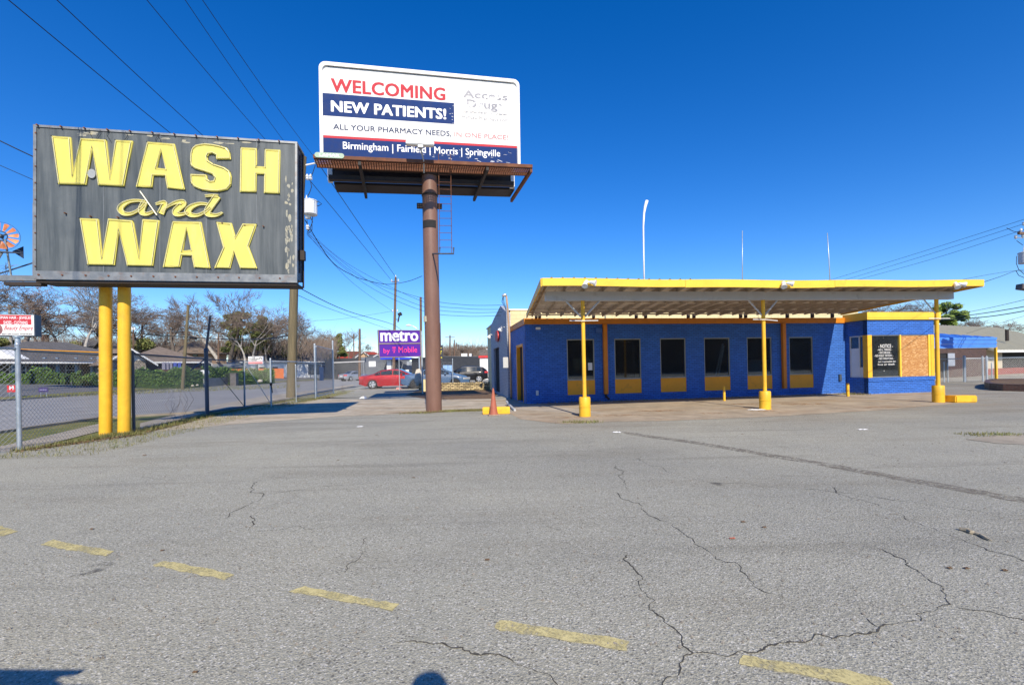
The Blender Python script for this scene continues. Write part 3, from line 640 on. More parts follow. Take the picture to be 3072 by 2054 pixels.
for y in (.06, .3, .55, .8, .97):
    p, q = deckp(.005, y), deckp(.995, y); mb.hexa([BF(p.x, p.y, p.z - .09), BF(q.x, q.y, q.z - .11), BF(q.x, q.y + .06, q.z - .11), BF(p.x, p.y + .06, p.z - .09), BF(p.x, p.y, p.z - .04), BF(q.x, q.y, q.z - .06), BF(q.x, q.y + .06, q.z - .06), BF(p.x, p.y + .06, p.z - .04)])
mb.build('purlins', m_deck, can)
PS = -5.05
mb = MB(); fr_b = Fr(BF(0, PS), E1, E2, EZ)
def beam(a0, a1, zl0, zr0, h):
    mb.hexa([fr_b(a0, -.09, zl0), fr_b(a1, -.09, zr0), fr_b(a1, .09, zr0), fr_b(a0, .09, zl0), fr_b(a0, -.09, zl0 + h), fr_b(a1, -.09, zr0 + h), fr_b(a1, .09, zr0 + h), fr_b(a0, .09, zl0 + h)])
beam(-.42, 13.42, 3.28, 3.40, .25); mb.build('main_beam', m_gray, can)
mb = MB()
for u in (1612, 1622, 1784, 1912, 1940, 2068, 2085, 2225, 2240, 2365, 2440, 2500, 2660):
    t = ft(u, -.1); mb.box(BF, t - .05, t + .05, -.15, -.05, FT, 3.56)
mb.build('roof_struts', m_dsteel, can)
posts = [(1752, 1249, 33.8, 58.3), (2293, 1228, 36.7, 54), (2813, 1205, 39, 50.5)]
pw = []
for i, (u, v, dw, dh) in enumerate(posts):
    t = ft(u, PS); b = BF(t, PS); pw.append(b)
    top = 3.28 + .12 * (t + .42) / 13.84
    mb = MB(); mb.tube([b + EZ * .5, b + EZ * (top - .001)], .055, 14); po = mb.build('post', m_yellow, can, smooth=True, sharp=40)
    dr = .162; mb = MB(); hgt = .56
    mb.lathe(b, [(dr * 1.0, 0), (dr, hgt * .48), (dr + .008, hgt * .49), (dr + .008, hgt * .52), (dr, hgt * .53), (dr, hgt - .03), (dr - .02, hgt), (.06, hgt - .015)], 28); mb.build('drum_base', m_yellow, po, smooth=True, sharp=40)
    for sgn in (-1, 1):
        if i == 2 and sgn > 0: continue
        mb = MB(); p0 = BF(t + .06 * sgn, PS, top - .45); p1 = BF(t + .5 * sgn, PS, top); mb.tube([p0, p1], .028, 4); mb.build('brace', m_gray, po)
    mb = MB(); z = 2.72 + .02 * i; mb.tube([BF(t - .42, PS - .08, z), BF(t, PS - .09, z - .005), BF(t + .42, PS - .08, z - (.04 if i == 1 else 0))], .013, 6); mb.build('hanger_rod', m_white, po)
# floodlights on the fascia
flo = None
for i, (u, v) in enumerate(((1763, 846), (2352, 849), (2866, 851))):
    t = ft(u, -6.0); b = BF(t, -6.02, zat(u, v, BF(t, -6.0).y))
    f = thing('floodlight', b, ['white twin floodlight on the left end of the yellow canopy edge', 'white twin floodlight on the middle of the yellow canopy edge', 'white twin floodlight on the right end of the yellow canopy edge'][i], 'floodlight', 'twin floodlights on the canopy edge')
    mb = MB(); mb.lathe(b, [(.05, -.045), (.05, .0)], 12, Fr(b, E1, EZ, E2)); mb.build('mount_plate', m_white, f)
    for sgn, dr_ in ((-.6, Vector((-.25, -.55, -.75))), (.9, Vector((.75, -.5, -.25)))):
        d = (E1 * dr_.x + E2 * dr_.y + EZ * dr_.z).normalized(); x = d.orthogonal().normalized(); y = d.cross(x)
        p = b + E1 * .08 * sgn + E2 * -.06 + EZ * -.01; mb = MB(); mb.tube([b + E2 * -.03, p], .02, 6); mb.lathe(p, [(.028, 0), (.045, .03), (.05, .09), (.075, .14), (.08, .17), (.05, .165)], 14, Fr(p, x, y, d)); mb.build('lamp_head', m_white, f, smooth=True, sharp=50)
    if i == 1: mb = MB(); mb.tube([b + EZ * -.03 + E2 * -.02, b + EZ * -.16 + E2 * -.02 + E1 * -.02], .008, 5); mb.build('loose_wire', m_white, f)
# pipes standing on the roof
def roofpipe(pts, r, label, mat):
    p = [at(u, v, Y) for u, v, Y in pts]; mb = MB(); mb.tube(p, r, 8); tag(mb.build('roof_pipe', mat, smooth=True, loc=p[0]), label, 'pipe', 'pipes standing above the canopy roof')
roofpipe([(1933, 865, 18.2), (1931, 760, 18.2), (1930, 680, 18.2), (1932, 640, 18.2), (1936, 618, 18.2), (1941, 602, 18.2)], [.032, .032, .035, .045, .06, .065], 'tall white plastic pipe above the canopy with its top bent over', M('white_plastic_pipe', (.8, .8, .79), .4))
roofpipe([(2227, 865, 19), (2227, 692, 19)], [.022, .014], 'straight thin gray pipe above the middle of the canopy', m_galv)
roofpipe([(2491, 865, 19.5), (2487, 780, 19.5), (2482, 699, 19.5)], [.02, .02, .014], 'slanting thin gray pipe above the right part of the canopy', m_galv)

# ------------------------------------------------------------------ cream block building behind
cb = thing('cream_building', BF(-.1, 3.9), 'taller cream painted block building behind the blue one with a gray shop side', 'building')
CT = 4.22
mb = MB(); mb.box(BF, .06, 19.6, 3.9, 14, 0, CT); mb.build('wall', m_creambrick, cb)
mb = MB(); mb.box(BF, -.02, 19.7, 3.86, 14.05, CT, CT + .06); mb.build('parapet_cap', m_white, cb)
SFc = Fr(BF(-.13, 3.9), E2, -E1, EZ)
mb = MB(); mb.wall(SFc, 0, 6.5, 0, CT - .3, 0, -.19, [(2.9, 5.2, .1, 2.6)]); mb.prism(Fr(SFc.O, E2, EZ, -E1), [(0, CT - .3), (6.5, CT - .3), (6.5, CT - .15), (4.8, CT + .15), (2.0, CT + .5), (0, CT - .1)], -.19, 0); mb.build('shop_side', m_whitebrick, cb)
mb = MB(); mb.box(SFc, 2.9, 5.2, -.18, -.12, .1, 2.6); mb.build('shop_window', m_dark, cb)
mb = MB(); mb.prism(Fr(SFc(3.0, .02, 3.2), E2, EZ, -E1), [(.55 * math.cos(k * .4), .3 * math.sin(k * .4)) for k in range(16)], 0, .09); mb.build('shop_sign', m_red, cb)
for a in (.55, 5.4):
    b = SFc(a, 0, 3.45); mb = MB(); mb.tube([b, b + -E1 * .18 + EZ * .05], .02, 6); d = (-E1 * .5 - EZ).normalized(); x = d.orthogonal().normalized(); p = b - E1 * .18; mb.lathe(p, [(.05, 0), (.12, .16), (.12, .2)], 12, Fr(p, x, d.cross(x), d)); mb.build('wall_lamp', m_white, cb)
# service mast
b = BF(-.25, 3.75); sm = thing('service_mast', b, 'weathered pipe mast with a hooked weatherhead at the corner of the blue building', 'service mast')
pts = [at(1532, 1090, 20.6), at(1528, 1000, 20.6), at(1522, 915, 20.6), at(1519, 888, 20.6)]
mb = MB(); mb.tube([Vector((pts[0].x, pts[0].y, 0))] + pts, .05, 10); mb.build('mast_pipe', M('tan_conduit', (.40, .27, .17), .6, .15, 6), sm, smooth=True)
mb = MB(); p = pts[-1]; mb.tube([p, p + Vector((-.04, 0, .06)), p + Vector((-.13, 0, .03)), p + Vector((-.17, 0, -.03))], [.06, .08, .075, .06], 10); mb.build('weatherhead', m_galv, sm, smooth=True)
mb = MB()
for k in range(3): mb.tube([p + Vector((-.15, .02 * k, 0)), p + Vector((-.22 + .05 * k, 0, -.25)), p + Vector((-.1 + .03 * k, 0, -.5)), p + Vector((-.04, 0, -.55 - .1 * k))], .011, 5)
mb.build('drip_loops', m_cable, sm)
q = BF(-.3, 3.45); mb = MB(); mb.box(Fr(q, E1, E2, EZ), -.12, .12, -.1, .1, 1.45, 1.95); mb.build('meter_box', m_gray, sm, bevel=.01)
# ------------------------------------------------------------------ the WASH and WAX sign
BL, BR_ = at(105, 832, 9.97), at(889, 829, 10.95)
ex = Vector((BR_.x - BL.x, BR_.y - BL.y, 0)); SW = ex.length; ex.normalize(); SZ = (BL.z + BR_.z) / 2; SH = (zat(107, 376, 9.97) + zat(889, 424, 10.95)) / 2 - SZ
nrm = ex.cross(EZ)            # towards the viewer
TLp = at(105, 376, 9.97); lean_ = (TLp - BL).dot(ex) / (TLp.z - BL.z)      # the old cabinet leans a touch
SG = Fr(Vector((BL.x, BL.y, SZ)), ex, EZ + ex * lean_, nrm)
sgn = thing('pole_sign', gnd(345, 1305), 'big weathered gray WASH and WAX sign with yellow letters on two yellow poles', 'sign')
TH = .58
mb = MB(); mb.box(SG, 0.01, SW - .01, .01, SH - .01, -TH + .02, -.012); mb.build('cabinet', m_navy, sgn)
mb = MB(); mb.box(SG, .0, SW, .03, SH - .01, -.011, 0); sface = mb.build('sign_face', m_sign, sgn)
m_seam = M('sheet_metal_trim', (.24, .25, .25), .45, .2, 5, .4, dirt=(.20, .10, .05), damt=.35, dscale=4)
mb = MB()
for a in (.245, .455, .635, .835): mb.box(SG, SW * a - .012, SW * a + .012, .04, SH - .02, 0, .006)
mb.build('seams', M('panel_seams', (.12, .135, .145), .5, .2), sface)
mb = MB(); mb.box(SG, -.03, SW + .02, SH - .05, SH + .0, -TH, .022); mb.box(SG, -.03, SW + .02, -.10, .09, -.03, .022); mb.box(SG, SW - .03, SW + .02, .09, SH - .05, -.04, .02); mb.box(SG, -.03, .03, .09, SH - .05, -.04, .02); mb.box(SG, -.06, .18, .0, 1.62, -.05, -.012)
mb.build('trim', m_seam, sgn)
mb = MB(); mb.box(SG, 0, SW, -.16, -.101, -TH, -.03); mb.box(SG, SW - .006, SW + .03, -.13, SH - .03, -TH, -TH + .04); mb.box(SG, SW - .004, SW + .01, .2, SH * .95, -TH * .55, -TH * .5); mb.build('back_edge', m_dsteel, sgn)
def bolt(p, q, r_): mb = MB(); mb.tube([SG(*p), SG(*q)], r_, 6); mb.build('bolt', m_rust, sgn)
for i in range(12):
    a = (i + .15) / 12 * SW; bolt((a, SH - .02, .02), (a, SH - .02, .07), .018); bolt((a + .02, 0, .02), (a + .02, 0, .04), .02)
for a, b in ((.11, .415), (.2, .4), (.70, .385), (.79, .375), (.865, .372), (.30, .40)): bolt((a * SW, b * SH, 0), (a * SW, b * SH, .06), .016)
for k in range(9): bolt((.02, SH * (k + .5) / 9, .02), (.02, SH * (k + .5) / 9, .032), .016)
# flaking old yellow paint down the right edge
mb = MB(); r = random.Random(8); m_flake = M('flaking_old_paint', (.34, .33, .27), .7, .35, 9, dirt=(.36, .27, .08), damt=.5, dscale=9)
for i in range(34):
    a, b = SW - r.uniform(.06, .26), r.uniform(.12, SH - .3) if i % 3 else r.uniform(.12, 1.3); n = 8; sx, sy = r.uniform(.012, .05), r.uniform(.03, .12)
    mb.prism(SG, [(a + sx * math.cos(k * 6.283 / n) * r.uniform(.5, 1.2), b + sy * math.sin(k * 6.283 / n) * r.uniform(.5, 1.2)) for k in range(n)], 0, .003)
for i in range(14):
    a, b = r.uniform(.15, .8) * SW, SH - r.uniform(.08, .2); n = 8; sx, sy = r.uniform(.04, .14), r.uniform(.012, .035)
    mb.prism(SG, [(a + sx * math.cos(k * 6.283 / n) * r.uniform(.5, 1.2), b + sy * math.sin(k * 6.283 / n) * r.uniform(.5, 1.2)) for k in range(n)], 0, .003)
mb.build('paint_flakes', m_flake, sface)
mb = MB(); b0 = SG(SW, .55, -TH * .55); mb.box(Fr(b0, nrm, EZ, ex), -.07, .07, -.02, .22, 0, .12); mb.build('side_hatch', m_dsteel, sgn)
sp = lambda l: [SG.px(x / 2.4427, 340 + y / 2.4427) for x, y in l]
LET = [
 [[(388, 172), (527, 182), (543, 458), (598, 188), (787, 200), (817, 480), (853, 202), (980, 208), (916, 540), (727, 530), (686, 262), (640, 528), (437, 523)]],
 [[(1085, 215), (1285, 230), (1362, 565), (1232, 553), (1215, 465), (1132, 462), (1122, 548), (1003, 542)], [(1188, 280), (1218, 412), (1155, 405)]],
 [[(1400, 360), (1402, 300), (1412, 262), (1440, 237), (1500, 226), (1560, 232), (1620, 244), (1668, 260), (1690, 290), (1697, 342), (1592, 342), (1587, 314), (1560, 300), (1535, 305), (1526, 325), (1530, 350), (1570, 375), (1650, 402), (1690, 430), (1702, 470), (1698, 530), (1670, 563), (1610, 577), (1550, 576), (1480, 566), (1430, 545), (1405, 512), (1402, 450), (1521, 455), (1523, 485), (1545, 500), (1570, 497), (1577, 475), (1560, 452), (1500, 432), (1430, 410), (1406, 388)]],
 [[(1768, 255), (1885, 262), (1885, 393), (1942, 396), (1945, 268), (2057, 274), (2052, 592), (1938, 588), (1940, 452), (1885, 450), (1882, 582), (1762, 580)]],
 [[(592, 772), (728, 778), (757, 1060), (800, 775), (982, 790), (1028, 1055), (1050, 780), (1175, 788), (1128, 1122), (938, 1118), (880, 865), (848, 1115), (650, 1112)]],
 [[(1270, 795), (1480, 800), (1548, 1138), (1428, 1132), (1410, 1048), (1340, 1045), (1325, 1130), (1200, 1128)], [(1375, 850), (1405, 1003), (1345, 1010)]],
 [[(1590, 800), (1702, 808), (1730, 908), (1782, 812), (1886, 815), (1828, 978), (1890, 1140), (1765, 1138), (1722, 1022), (1692, 1138), (1575, 1135), (1640, 985)]]]
def inset(l, d):
    n = len(l); ar = sum(l[i][0] * l[(i + 1) % n][1] - l[(i + 1) % n][0] * l[i][1] for i in range(n)); s = 1 if ar > 0 else -1; out = []
    for i in range(n):
        p, q, r_ = Vector((*l[i - 1], 0)), Vector((*l[i], 0)), Vector((*l[(i + 1) % n], 0)); a = (q - p).normalized(); b = (r_ - q).normalized()
        m = (Vector((-a.y, a.x, 0)) + Vector((-b.y, b.x, 0))); m = m.normalized() if m.length > .2 else Vector((-a.y, a.x, 0)); k = min(2.0, 1 / max(.35, m.dot(Vector((-a.y, a.x, 0))))); out.append(tuple((q + m * d * k * s).xy))
    return out
for loops in LET:
    L = [sp(l) for l in loops]; lo = outline(L, 'letter', SG, m_letter, sface, .002, .035)
    mb = MB()
    for k, l in enumerate(L):
        mb.tube([SG(a, b, .06) for a, b in inset(l, .025 if k == 0 else -.02)], .0095, 5, close=True)
    mb.build('neon_tube', m_neon, sgn)
    for a, b in L[0][::2]: mb = MB(); mb.tube([SG(a, b, .03), SG(a, b, .062)], .008, 5); mb.build('tube_support', m_dsteel, sgn)
mb = MB(); a, b = sp([(680, 447)])[0]; mb.prism(SG, [(a + .082 * math.cos(k * .393), b + .105 * math.sin(k * .393)) for k in range(16)], .0, .04); mb.build('patch', M('pale_gray_patch', (.34, .36, .36), .5), sface)
# the script word: strokes of changing width
def stroke(pts, ws):
    P = [Vector((*q, 0)) for q in sp(pts)]; Q, W_ = [], []
    for i in range(len(P) - 1):
        p0, p1, p2, p3 = P[max(i - 1, 0)], P[i], P[i + 1], P[min(i + 2, len(P) - 1)]
        for k in range(6):
            t = k / 6; Q.append(.5 * ((2 * p1) + (p2 - p0) * t + (2 * p0 - 5 * p1 + 4 * p2 - p3) * t * t + (3 * p1 - p0 - 3 * p2 + p3) * t ** 3)); W_.append(ws[i] * (1 - t) + ws[i + 1] * t)
    Q.append(P[-1]); W_.append(ws[-1]); l, r_ = [], []
    for i, q in enumerate(Q):
        d = Q[min(i + 1, len(Q) - 1)] - Q[max(i - 1, 0)]; n = Vector((-d.y, d.x, 0)).normalized() * W_[i] / 2; l.append((q + n).xy); r_.append((q - n).xy)
    return l, r_
for strokes in ([([(1085, 655), (1020, 645), (955, 652), (905, 680), (893, 710), (915, 738), (960, 742), (1010, 722), (1050, 690), (1080, 655)], [.05, .05, .06, .09, .11, .09, .06, .04, .04, .05]), ([(1075, 650), (1050, 700), (1055, 735), (1090, 742), (1140, 720)], [.10, .12, .11, .06, .03])],
                [([(1150, 672), (1190, 660), (1215, 668), (1185, 740)], [.03, .06, .10, .12]), ([(1195, 725), (1235, 690), (1290, 662), (1340, 655), (1350, 670), (1300, 715), (1300, 742), (1340, 745), (1390, 730)], [.03, .03, .06, .10, .12, .12, .11, .06, .03])],
                [([(1530, 672), (1470, 668), (1410, 690), (1385, 722), (1405, 748), (1455, 752), (1510, 725), (1550, 690)], [.05, .06, .09, .12, .10, .06, .04, .04]), ([(1600, 612), (1570, 655), (1530, 715), (1535, 745), (1590, 752), (1638, 732)], [.14, .13, .12, .11, .06, .02]), ([(1510, 612), (1560, 608), (1605, 610)], [.04, .05, .05])]):
    mb = MB(); tb = MB()
    for k, (pts, ws) in enumerate(strokes):
        l, r_ = stroke(pts, [x * 1.05 for x in ws]); c = .004 + .002 * k
        for i in range(len(l) - 1):
            mb.hexa([SG(*l[i], c), SG(*r_[i], c), SG(*r_[i + 1], c), SG(*l[i + 1], c), SG(*l[i], c + .03), SG(*r_[i], c + .03), SG(*r_[i + 1], c + .03), SG(*l[i + 1], c + .03)])
        tb.tube([SG(*p, .06) for p in l], .008, 5); tb.tube([SG(*p, .06) for p in r_], .008, 5)
    mb.build('script_letter', m_letter, sface); tb.build('neon_tube', m_neon, sgn)
mb = MB(); a = SG.px(1040 / 2.4427, 340 + 580 / 2.4427); b = SG.px(1172 / 2.4427, 340 + 760 / 2.4427); mb.tube([SG(*a, .07), SG(*b, .12)], .014, 6); mb.build('hanging_rod', M('bare_conduit', (.5, .48, .36), .4, .1, 5, .3), sgn)
mb = MB(); r = random.Random(4)
for i in range(7):
    a = r.uniform(.15, .9) * SW; p = [SG(a + .04 * math.sin(k * .9 + i), SH - .03 - k * .05, .03) for k in range(6)]; mb.tube(p, .005, 4)
mb.build('loose_wires', m_cable, sface)
for u, v in ((317, 1306), (373, 1305)):
    b = gnd(u, v - 1); b = b * (1 + .13 / b.y); tp_ = at(u, 845, b.y); mb = MB(); mb.tube([b - EZ * .05, Vector((tp_.x, tp_.y, SZ - .105))], .128, 32); po = mb.build('pole', m_yellow, sgn, smooth=True, sharp=40)
# beam to the neighbouring part of the sign and the windmill standing on it
bm_ = thing('sign_outrigger', SG(-.4, -.02, -.2), 'gray steel outrigger beam running left from the bottom of the gray sign', 'beam')
mb = MB(); mb.box(SG, -2.6, -.035, -.09, .03, -.34, -.22); mb.build('top_beam', m_seam, bm_)
mb = MB(); mb.box(SG, -.75, -.02, -.2, -.12, -.36, -.2); mb.box(SG, -1.6, -.9, -.16, -.1, -.3, -.2); mb.build('lower_channel', m_dsteel, bm_)
mb = MB(); mb.tube([SG(-1.0, .03, -.28), SG(-.03, .42, -.28)], .016, 6); mb.build('stay', m_navypost, bm_)
wb = SG(-1.12, .03, -.28); wm = thing('windmill', wb, 'small decorative windmill with faded orange blades beside the gray sign', 'windmill')
hub = at(2, 708, 9.85); wn = (nrm * .9 + ex * .35).normalized(); wx = EZ.cross(wn).normalized()
WR = Fr(hub, wx, EZ, wn); m_blade_o = M('faded_orange_blade', (.55, .19, .07), .45, .3, 7, dirt=(.6, .42, .2), damt=.4, dscale=7)
for k in range(12):
    a0 = k * math.pi / 6 + .15; mb = MB(); c, s = math.cos(a0), math.sin(a0)
    P = lambda r_, t_, z_=0: WR(c * r_ - s * t_, s * r_ + c * t_, z_)
    pts = [P(.12, -.016), P(.28, -.055, .035), P(.295, .0, .015), P(.28, .055, -.02), P(.12, .016)]; mb.add(pts + [p + wn * .006 for p in pts], [(0, 1, 2, 3, 4), (9, 8, 7, 6, 5), (0, 5, 6, 1), (1, 6, 7, 2), (2, 7, 8, 3), (3, 8, 9, 4), (4, 9, 5, 0)]); mb.build('blade', m_blade_o, wm)
mb = MB()
for rr_ in (.105, .31): mb.tube([WR(rr_ * math.cos(k * .19635), rr_ * math.sin(k * .19635), .0) for k in range(32)], .011 if rr_ < .2 else .004, 5, close=True)
for k in range(4): mb.tube([WR(0, 0, 0), WR(.11 * math.cos(k * 1.57 + .5), .11 * math.sin(k * 1.57 + .5), 0)], .018, 6)
mb.lathe(hub, [(.04, -.06), (.05, 0), (.03, .06)], 12, Fr(hub, wx, EZ, wn)); mb.build('wheel_ring', m_navypost, wm)
mb = MB(); p = hub - EZ * .34 ; mb.hexa([p + ex * a + nrm * b + EZ * c for a, b, c in ((-.5, -.05, -.02), (.4, -.03, -.035), (.4, .03, -.035), (-.5, .05, -.02), (-.5, -.05, .04), (.4, -.005, -.02), (.4, .005, -.02), (-.5, .05, .04))]); mb.build('arrow_spear', m_navypost, wm)
mb = MB(); mb.prism(Fr(hub - wn * .25 + ex * .12 - EZ * .28, ex, EZ, nrm), [(0, 0), (.22, .12), (.22, -.16)], 0, .01); mb.build('tail_vane', m_navy, wm)
mb = MB()
for a, b in ((-.02, 0), (.28, .05)): mb.tube([wb + ex * (a * 1.6), hub - EZ * .08 + ex * (a * .3)], .02, 6)
mb.tube([wb - ex * .02, hub - EZ * .36], .045, 4); mb.build('tower', m_galv, wm)

# ------------------------------------------------------------------ the pharmacy billboard
P0, P1 = at(963, 470, 13.5), at(1558.6, 497, 15.03); bx = (P1 - P0); BW = bx.length; bx.normalize(); bn = bx.cross(EZ).normalized(); by = at(959, 192, 13.5) - P0; by = (by - bn * by.dot(bn)) / by.z
BH = 2.86; BB = Fr(P0, bx, by, bn)
pb = gnd(1298, 1234) + Vector((0, .26, 0)); bbd = thing('billboard', pb, 'tall white pharmacy billboard reading WELCOMING NEW PATIENTS on one brown pole', 'billboard')
def rrect(a0, a1, b0, b1, r, n=6, top_only=True):
    pts = [(a0, b0), (a1, b0)]
    pts += [(a1 - r + r * math.cos(k * math.pi / 2 / n), b1 - r + r * math.sin(k * math.pi / 2 / n)) for k in range(n + 1)]
    pts += [(a0 + r - r * math.sin(k * math.pi / 2 / n), b1 - r + r * math.cos(k * math.pi / 2 / n)) for k in range(n + 1)]
    return pts
mb = MB(); mb.prism(BB, rrect(.0, BW, 0, BH, .17), -.10, 0); face = mb.build('poster_panel', m_poster, bbd)
outer, inner = rrect(-.02, BW + .02, -.0, BH + .02, .2), rrect(.075, BW - .075, .0, BH - .085, .13)
mb = MB(); n = len(outer)
for i in range(1, n):
    j = (i + 1) % n
    if i == n - 1: j = 0
    q = [outer[i], outer[j], inner[j], inner[i]]; mb.hexa([BB(*p, .002) for p in q] + [BB(*p, .06) for p in q])
mb.build('trim_frame', m_white, bbd)
mb = MB(); mb.box(BB, .2, BW - .25, BH - .098, BH - .087, .001, .012); mb.build('shadow_strip', m_dark, face)  # raised dark strip drawn as the shade under the top trim
bp = lambda x, y: BB.px(900 + x / 3.2569, 160 + y / 3.2569)
m_bblue = M('poster_blue_ink', (.010, .036, .15), .6, .12, 6, dirt=(.02, .06, .2), damt=.2, dscale=12, spec=.1); m_bred = M('poster_red_ink', (.50, .045, .06), .6, .05, spec=.1); m_bredf = mat_peel('faded_red_ink', (.48, .10, .12), lo=.60, hi=.75); m_bnavy = M('poster_navy_ink', (.025, .045, .11), .6, .05, spec=.1)
m_bfade = mat_peel('peeling_gray_ink', (.16, .17, .22), lo=.51, hi=.56, scale=3.5); m_bgray = mat_peel('thin_gray_ink', (.16, .17, .20), lo=.57, hi=.64, scale=2.2); m_bwhite = M('poster_white_ink', (.78, .78, .78), .4, .02)
def brect(p, q, mat, name, c=.003): 
    a0, b0 = bp(*p); a1, b1 = bp(*q); mb = MB(); mb.box(BB, a0, a1, b0, b1, .0, c); return mb.build(name, mat, face)
a1, b1 = bp(1505, 488); a0, b0 = bp(212, 607)
mb = MB(); mb.box(BB, .078, a1, b0, b1, .0005, .003); mb.build('blue_band', m_bblue, face)
ra, rb = bp(217, 800); _, rb2 = bp(217, 824)
mb = MB(); mb.box(BB, .078, BW - .08, rb2 + .001, rb, .0005, .0035); mb.build('red_rule', m_bred, face)
mb = MB(); mb.box(BB, .078, BW - .08, .0, rb2, .0005, .003); mb.build('blue_band', m_bblue, face)
def btx(body, lb, rt, mat, bold, **k):
    a0, b0 = bp(*lb); a1, b1 = bp(*rt); text(body, 'poster_lettering', BB, mat, face, (a0, b0, a1, b1), c=.0045, bold=bold, ext=.0008, **k)
btx('WELCOMING', (302, 377), (1420, 340), m_bred, .035); btx('NEW PATIENTS!', (303, 572), (1428, 545), m_bwhite, .04); btx('ALL YOUR PHARMACY NEEDS,', (325, 752), (1478, 762), m_bnavy, .012); btx('IN ONE PLACE!', (1508, 815), (2030, 803), m_bredf, .004)
btx('Birmingham | Fairfield | Morris | Springville', (420, 958), (1955, 946), m_bwhite, .014); btx('Access', (1595, 430), (2025, 396), m_bfade, .014); btx('Drugs', (1628, 553), (1982, 478), m_bfade, .02)
btx('Just what the doctor ordered.', (1592, 586), (2025, 588), m_bgray, .01); btx('MyNewPharmacy.com', (1582, 650), (2036, 640), m_bgray, .0)
mb = MB(); r = random.Random(2)      # white patches: torn vinyl, and sun glare painted in low on the right
for i in range(46):
    x, y = r.uniform(1180, 2090), r.uniform(925, 1060); y += (x - 1180) * .05
    if i > 34: x, y = 1490 + r.uniform(-28, 12), r.uniform(500, 690)
    a, b = bp(x, y); w_ = r.uniform(.02, .11) if i <= 34 else r.uniform(.01, .03); h_ = r.uniform(.004, .012); t_ = r.uniform(-.35, .1); 
    mb.prism(BB, [(a + w_ * r.uniform(.6, 1) * math.cos(k) , b + h_ * r.uniform(.5, 1.3) * math.sin(k) + t_ * w_ * math.cos(k)) for k in (0, .8, 1.6, 2.4, 3.1, 3.9, 4.7, 5.5)], .003, .0055)
mb.build('torn_vinyl_and_glare', m_poster, face)
# catwalks, outriggers and the second face behind
mb = MB(); X0, X1 = -.11, BW + .26; KB = Fr(BB(0, -.25, 0), bx, by, bn); BB0 = BB; BB = KB
mb.box(BB, X0, X1, -.10, .0, .60, .66); mb.box(BB, X0, X1, -.12, -.02, .05, .11)
mb.build('catwalk_rails', m_rust, bbd)
mb = MB()
for i in range(int((X1 - X0) / .075)): mb.box(BB, X0 + i * .075, X0 + i * .075 + .03, -.08, -.055, .11, .6)
for c in (.2, .3, .4, .5): mb.box(BB, X0, X1, -.085, -.06, c, c + .03)
mb.build('catwalk_grating', m_rust, bbd)
for a in (1.12, 5.0, X1 - .08):
    mb = MB(); mb.box(BB, a, a + .085, -.23, -.105, -2.05, .62); mb.build('outrigger', m_dsteel if a < X1 - .1 else m_rust, bbd)
BB = BB0
mb = MB(); mb.prism(BB, rrect(.1, BW + .05, -.25, BH - .25, .17), -1.2, -1.1); mb.build('rear_panel', m_dsteel, bbd)
for a in (.03, BW - .04): mb = MB(); mb.box(BB, a, a + .14, -.28, BH - .3, -1.27, -1.06); mb.build('rear_trim', m_white, bbd)
mb = MB(); mb.box(BB, .1, BW, -.36, -.22, -.95, -.75); mb.box(BB, .3, BW - .3, -.1, .06, -.7, -.35); mb.build('support_truss', m_dsteel, bbd)
mb = MB(); mb.box(BB, X0 + .3, X1 - .1, -.30, -.22, -2.0, -1.3); mb.build('rear_catwalk', m_dsteel, bbd)
for a in (.6, BW - .8): mb = MB(); mb.box(BB, a, a + .12, -.13, BH - .3, -.3, -.11); mb.build('upright', m_dsteel, bbd)
ptop = at(1288, 512, 15.0); mb = MB(); mb.tube([pb - EZ * .1, pb.lerp(ptop, .5), ptop], [.272, .262, .252], 36); pole = mb.build('pole', m_brownpole, bbd, smooth=True, sharp=40)
up = (ptop - pb).normalized(); px_ = Vector((1, 0, 0)); pz = up
def collar(k, h, rr_, mat, name):
    p = pb.lerp(ptop, k); mb = MB(); x = up.orthogonal().normalized(); mb.lathe(p, [(rr_, 0), (rr_, h)], 32, Fr(p, x, up.cross(x), up)); mb.build(name, mat, pole, smooth=True, sharp=40)
collar(.975, .14, .30, m_dsteel, 'collar'); collar(.895, .05, .275, m_dsteel, 'collar')
p = pb.lerp(ptop, .853); mb = MB(); mb.box(Fr(p, bx, by, bn), -.44, .40, -.06, .1, -.06, .06); mb.build('cross_bracket', m_dsteel, bbd)
p = pb.lerp(ptop, .775); mb = MB(); n = 14
for i in range(n - 1):
    a, b = math.pi * (1.18 + .62 * i / (n - 1)), math.pi * (1.18 + .62 * (i + 1) / (n - 1)); q = lambda t, rr_, z: p + Vector((rr_ * math.cos(t), rr_ * math.sin(t), z))
    mb.hexa([q(a, .255, -.12), q(b, .255, -.12), q(b, .268, -.12), q(a, .268, -.12), q(a, .255, .12), q(b, .255, .12), q(b, .268, .12), q(a, .268, .12)])
mb.build('dark_band', m_dark, pole)
p = pb.lerp(ptop, .375); mb = MB(); mb.box(Fr(p + Vector((-.20, -.18, 0)), (.7, -.7, 0), (.7, .7, 0), EZ), -.06, .06, -.04, .06, 0, .19); mb.build('tag_plate', m_tanmetal, pole)
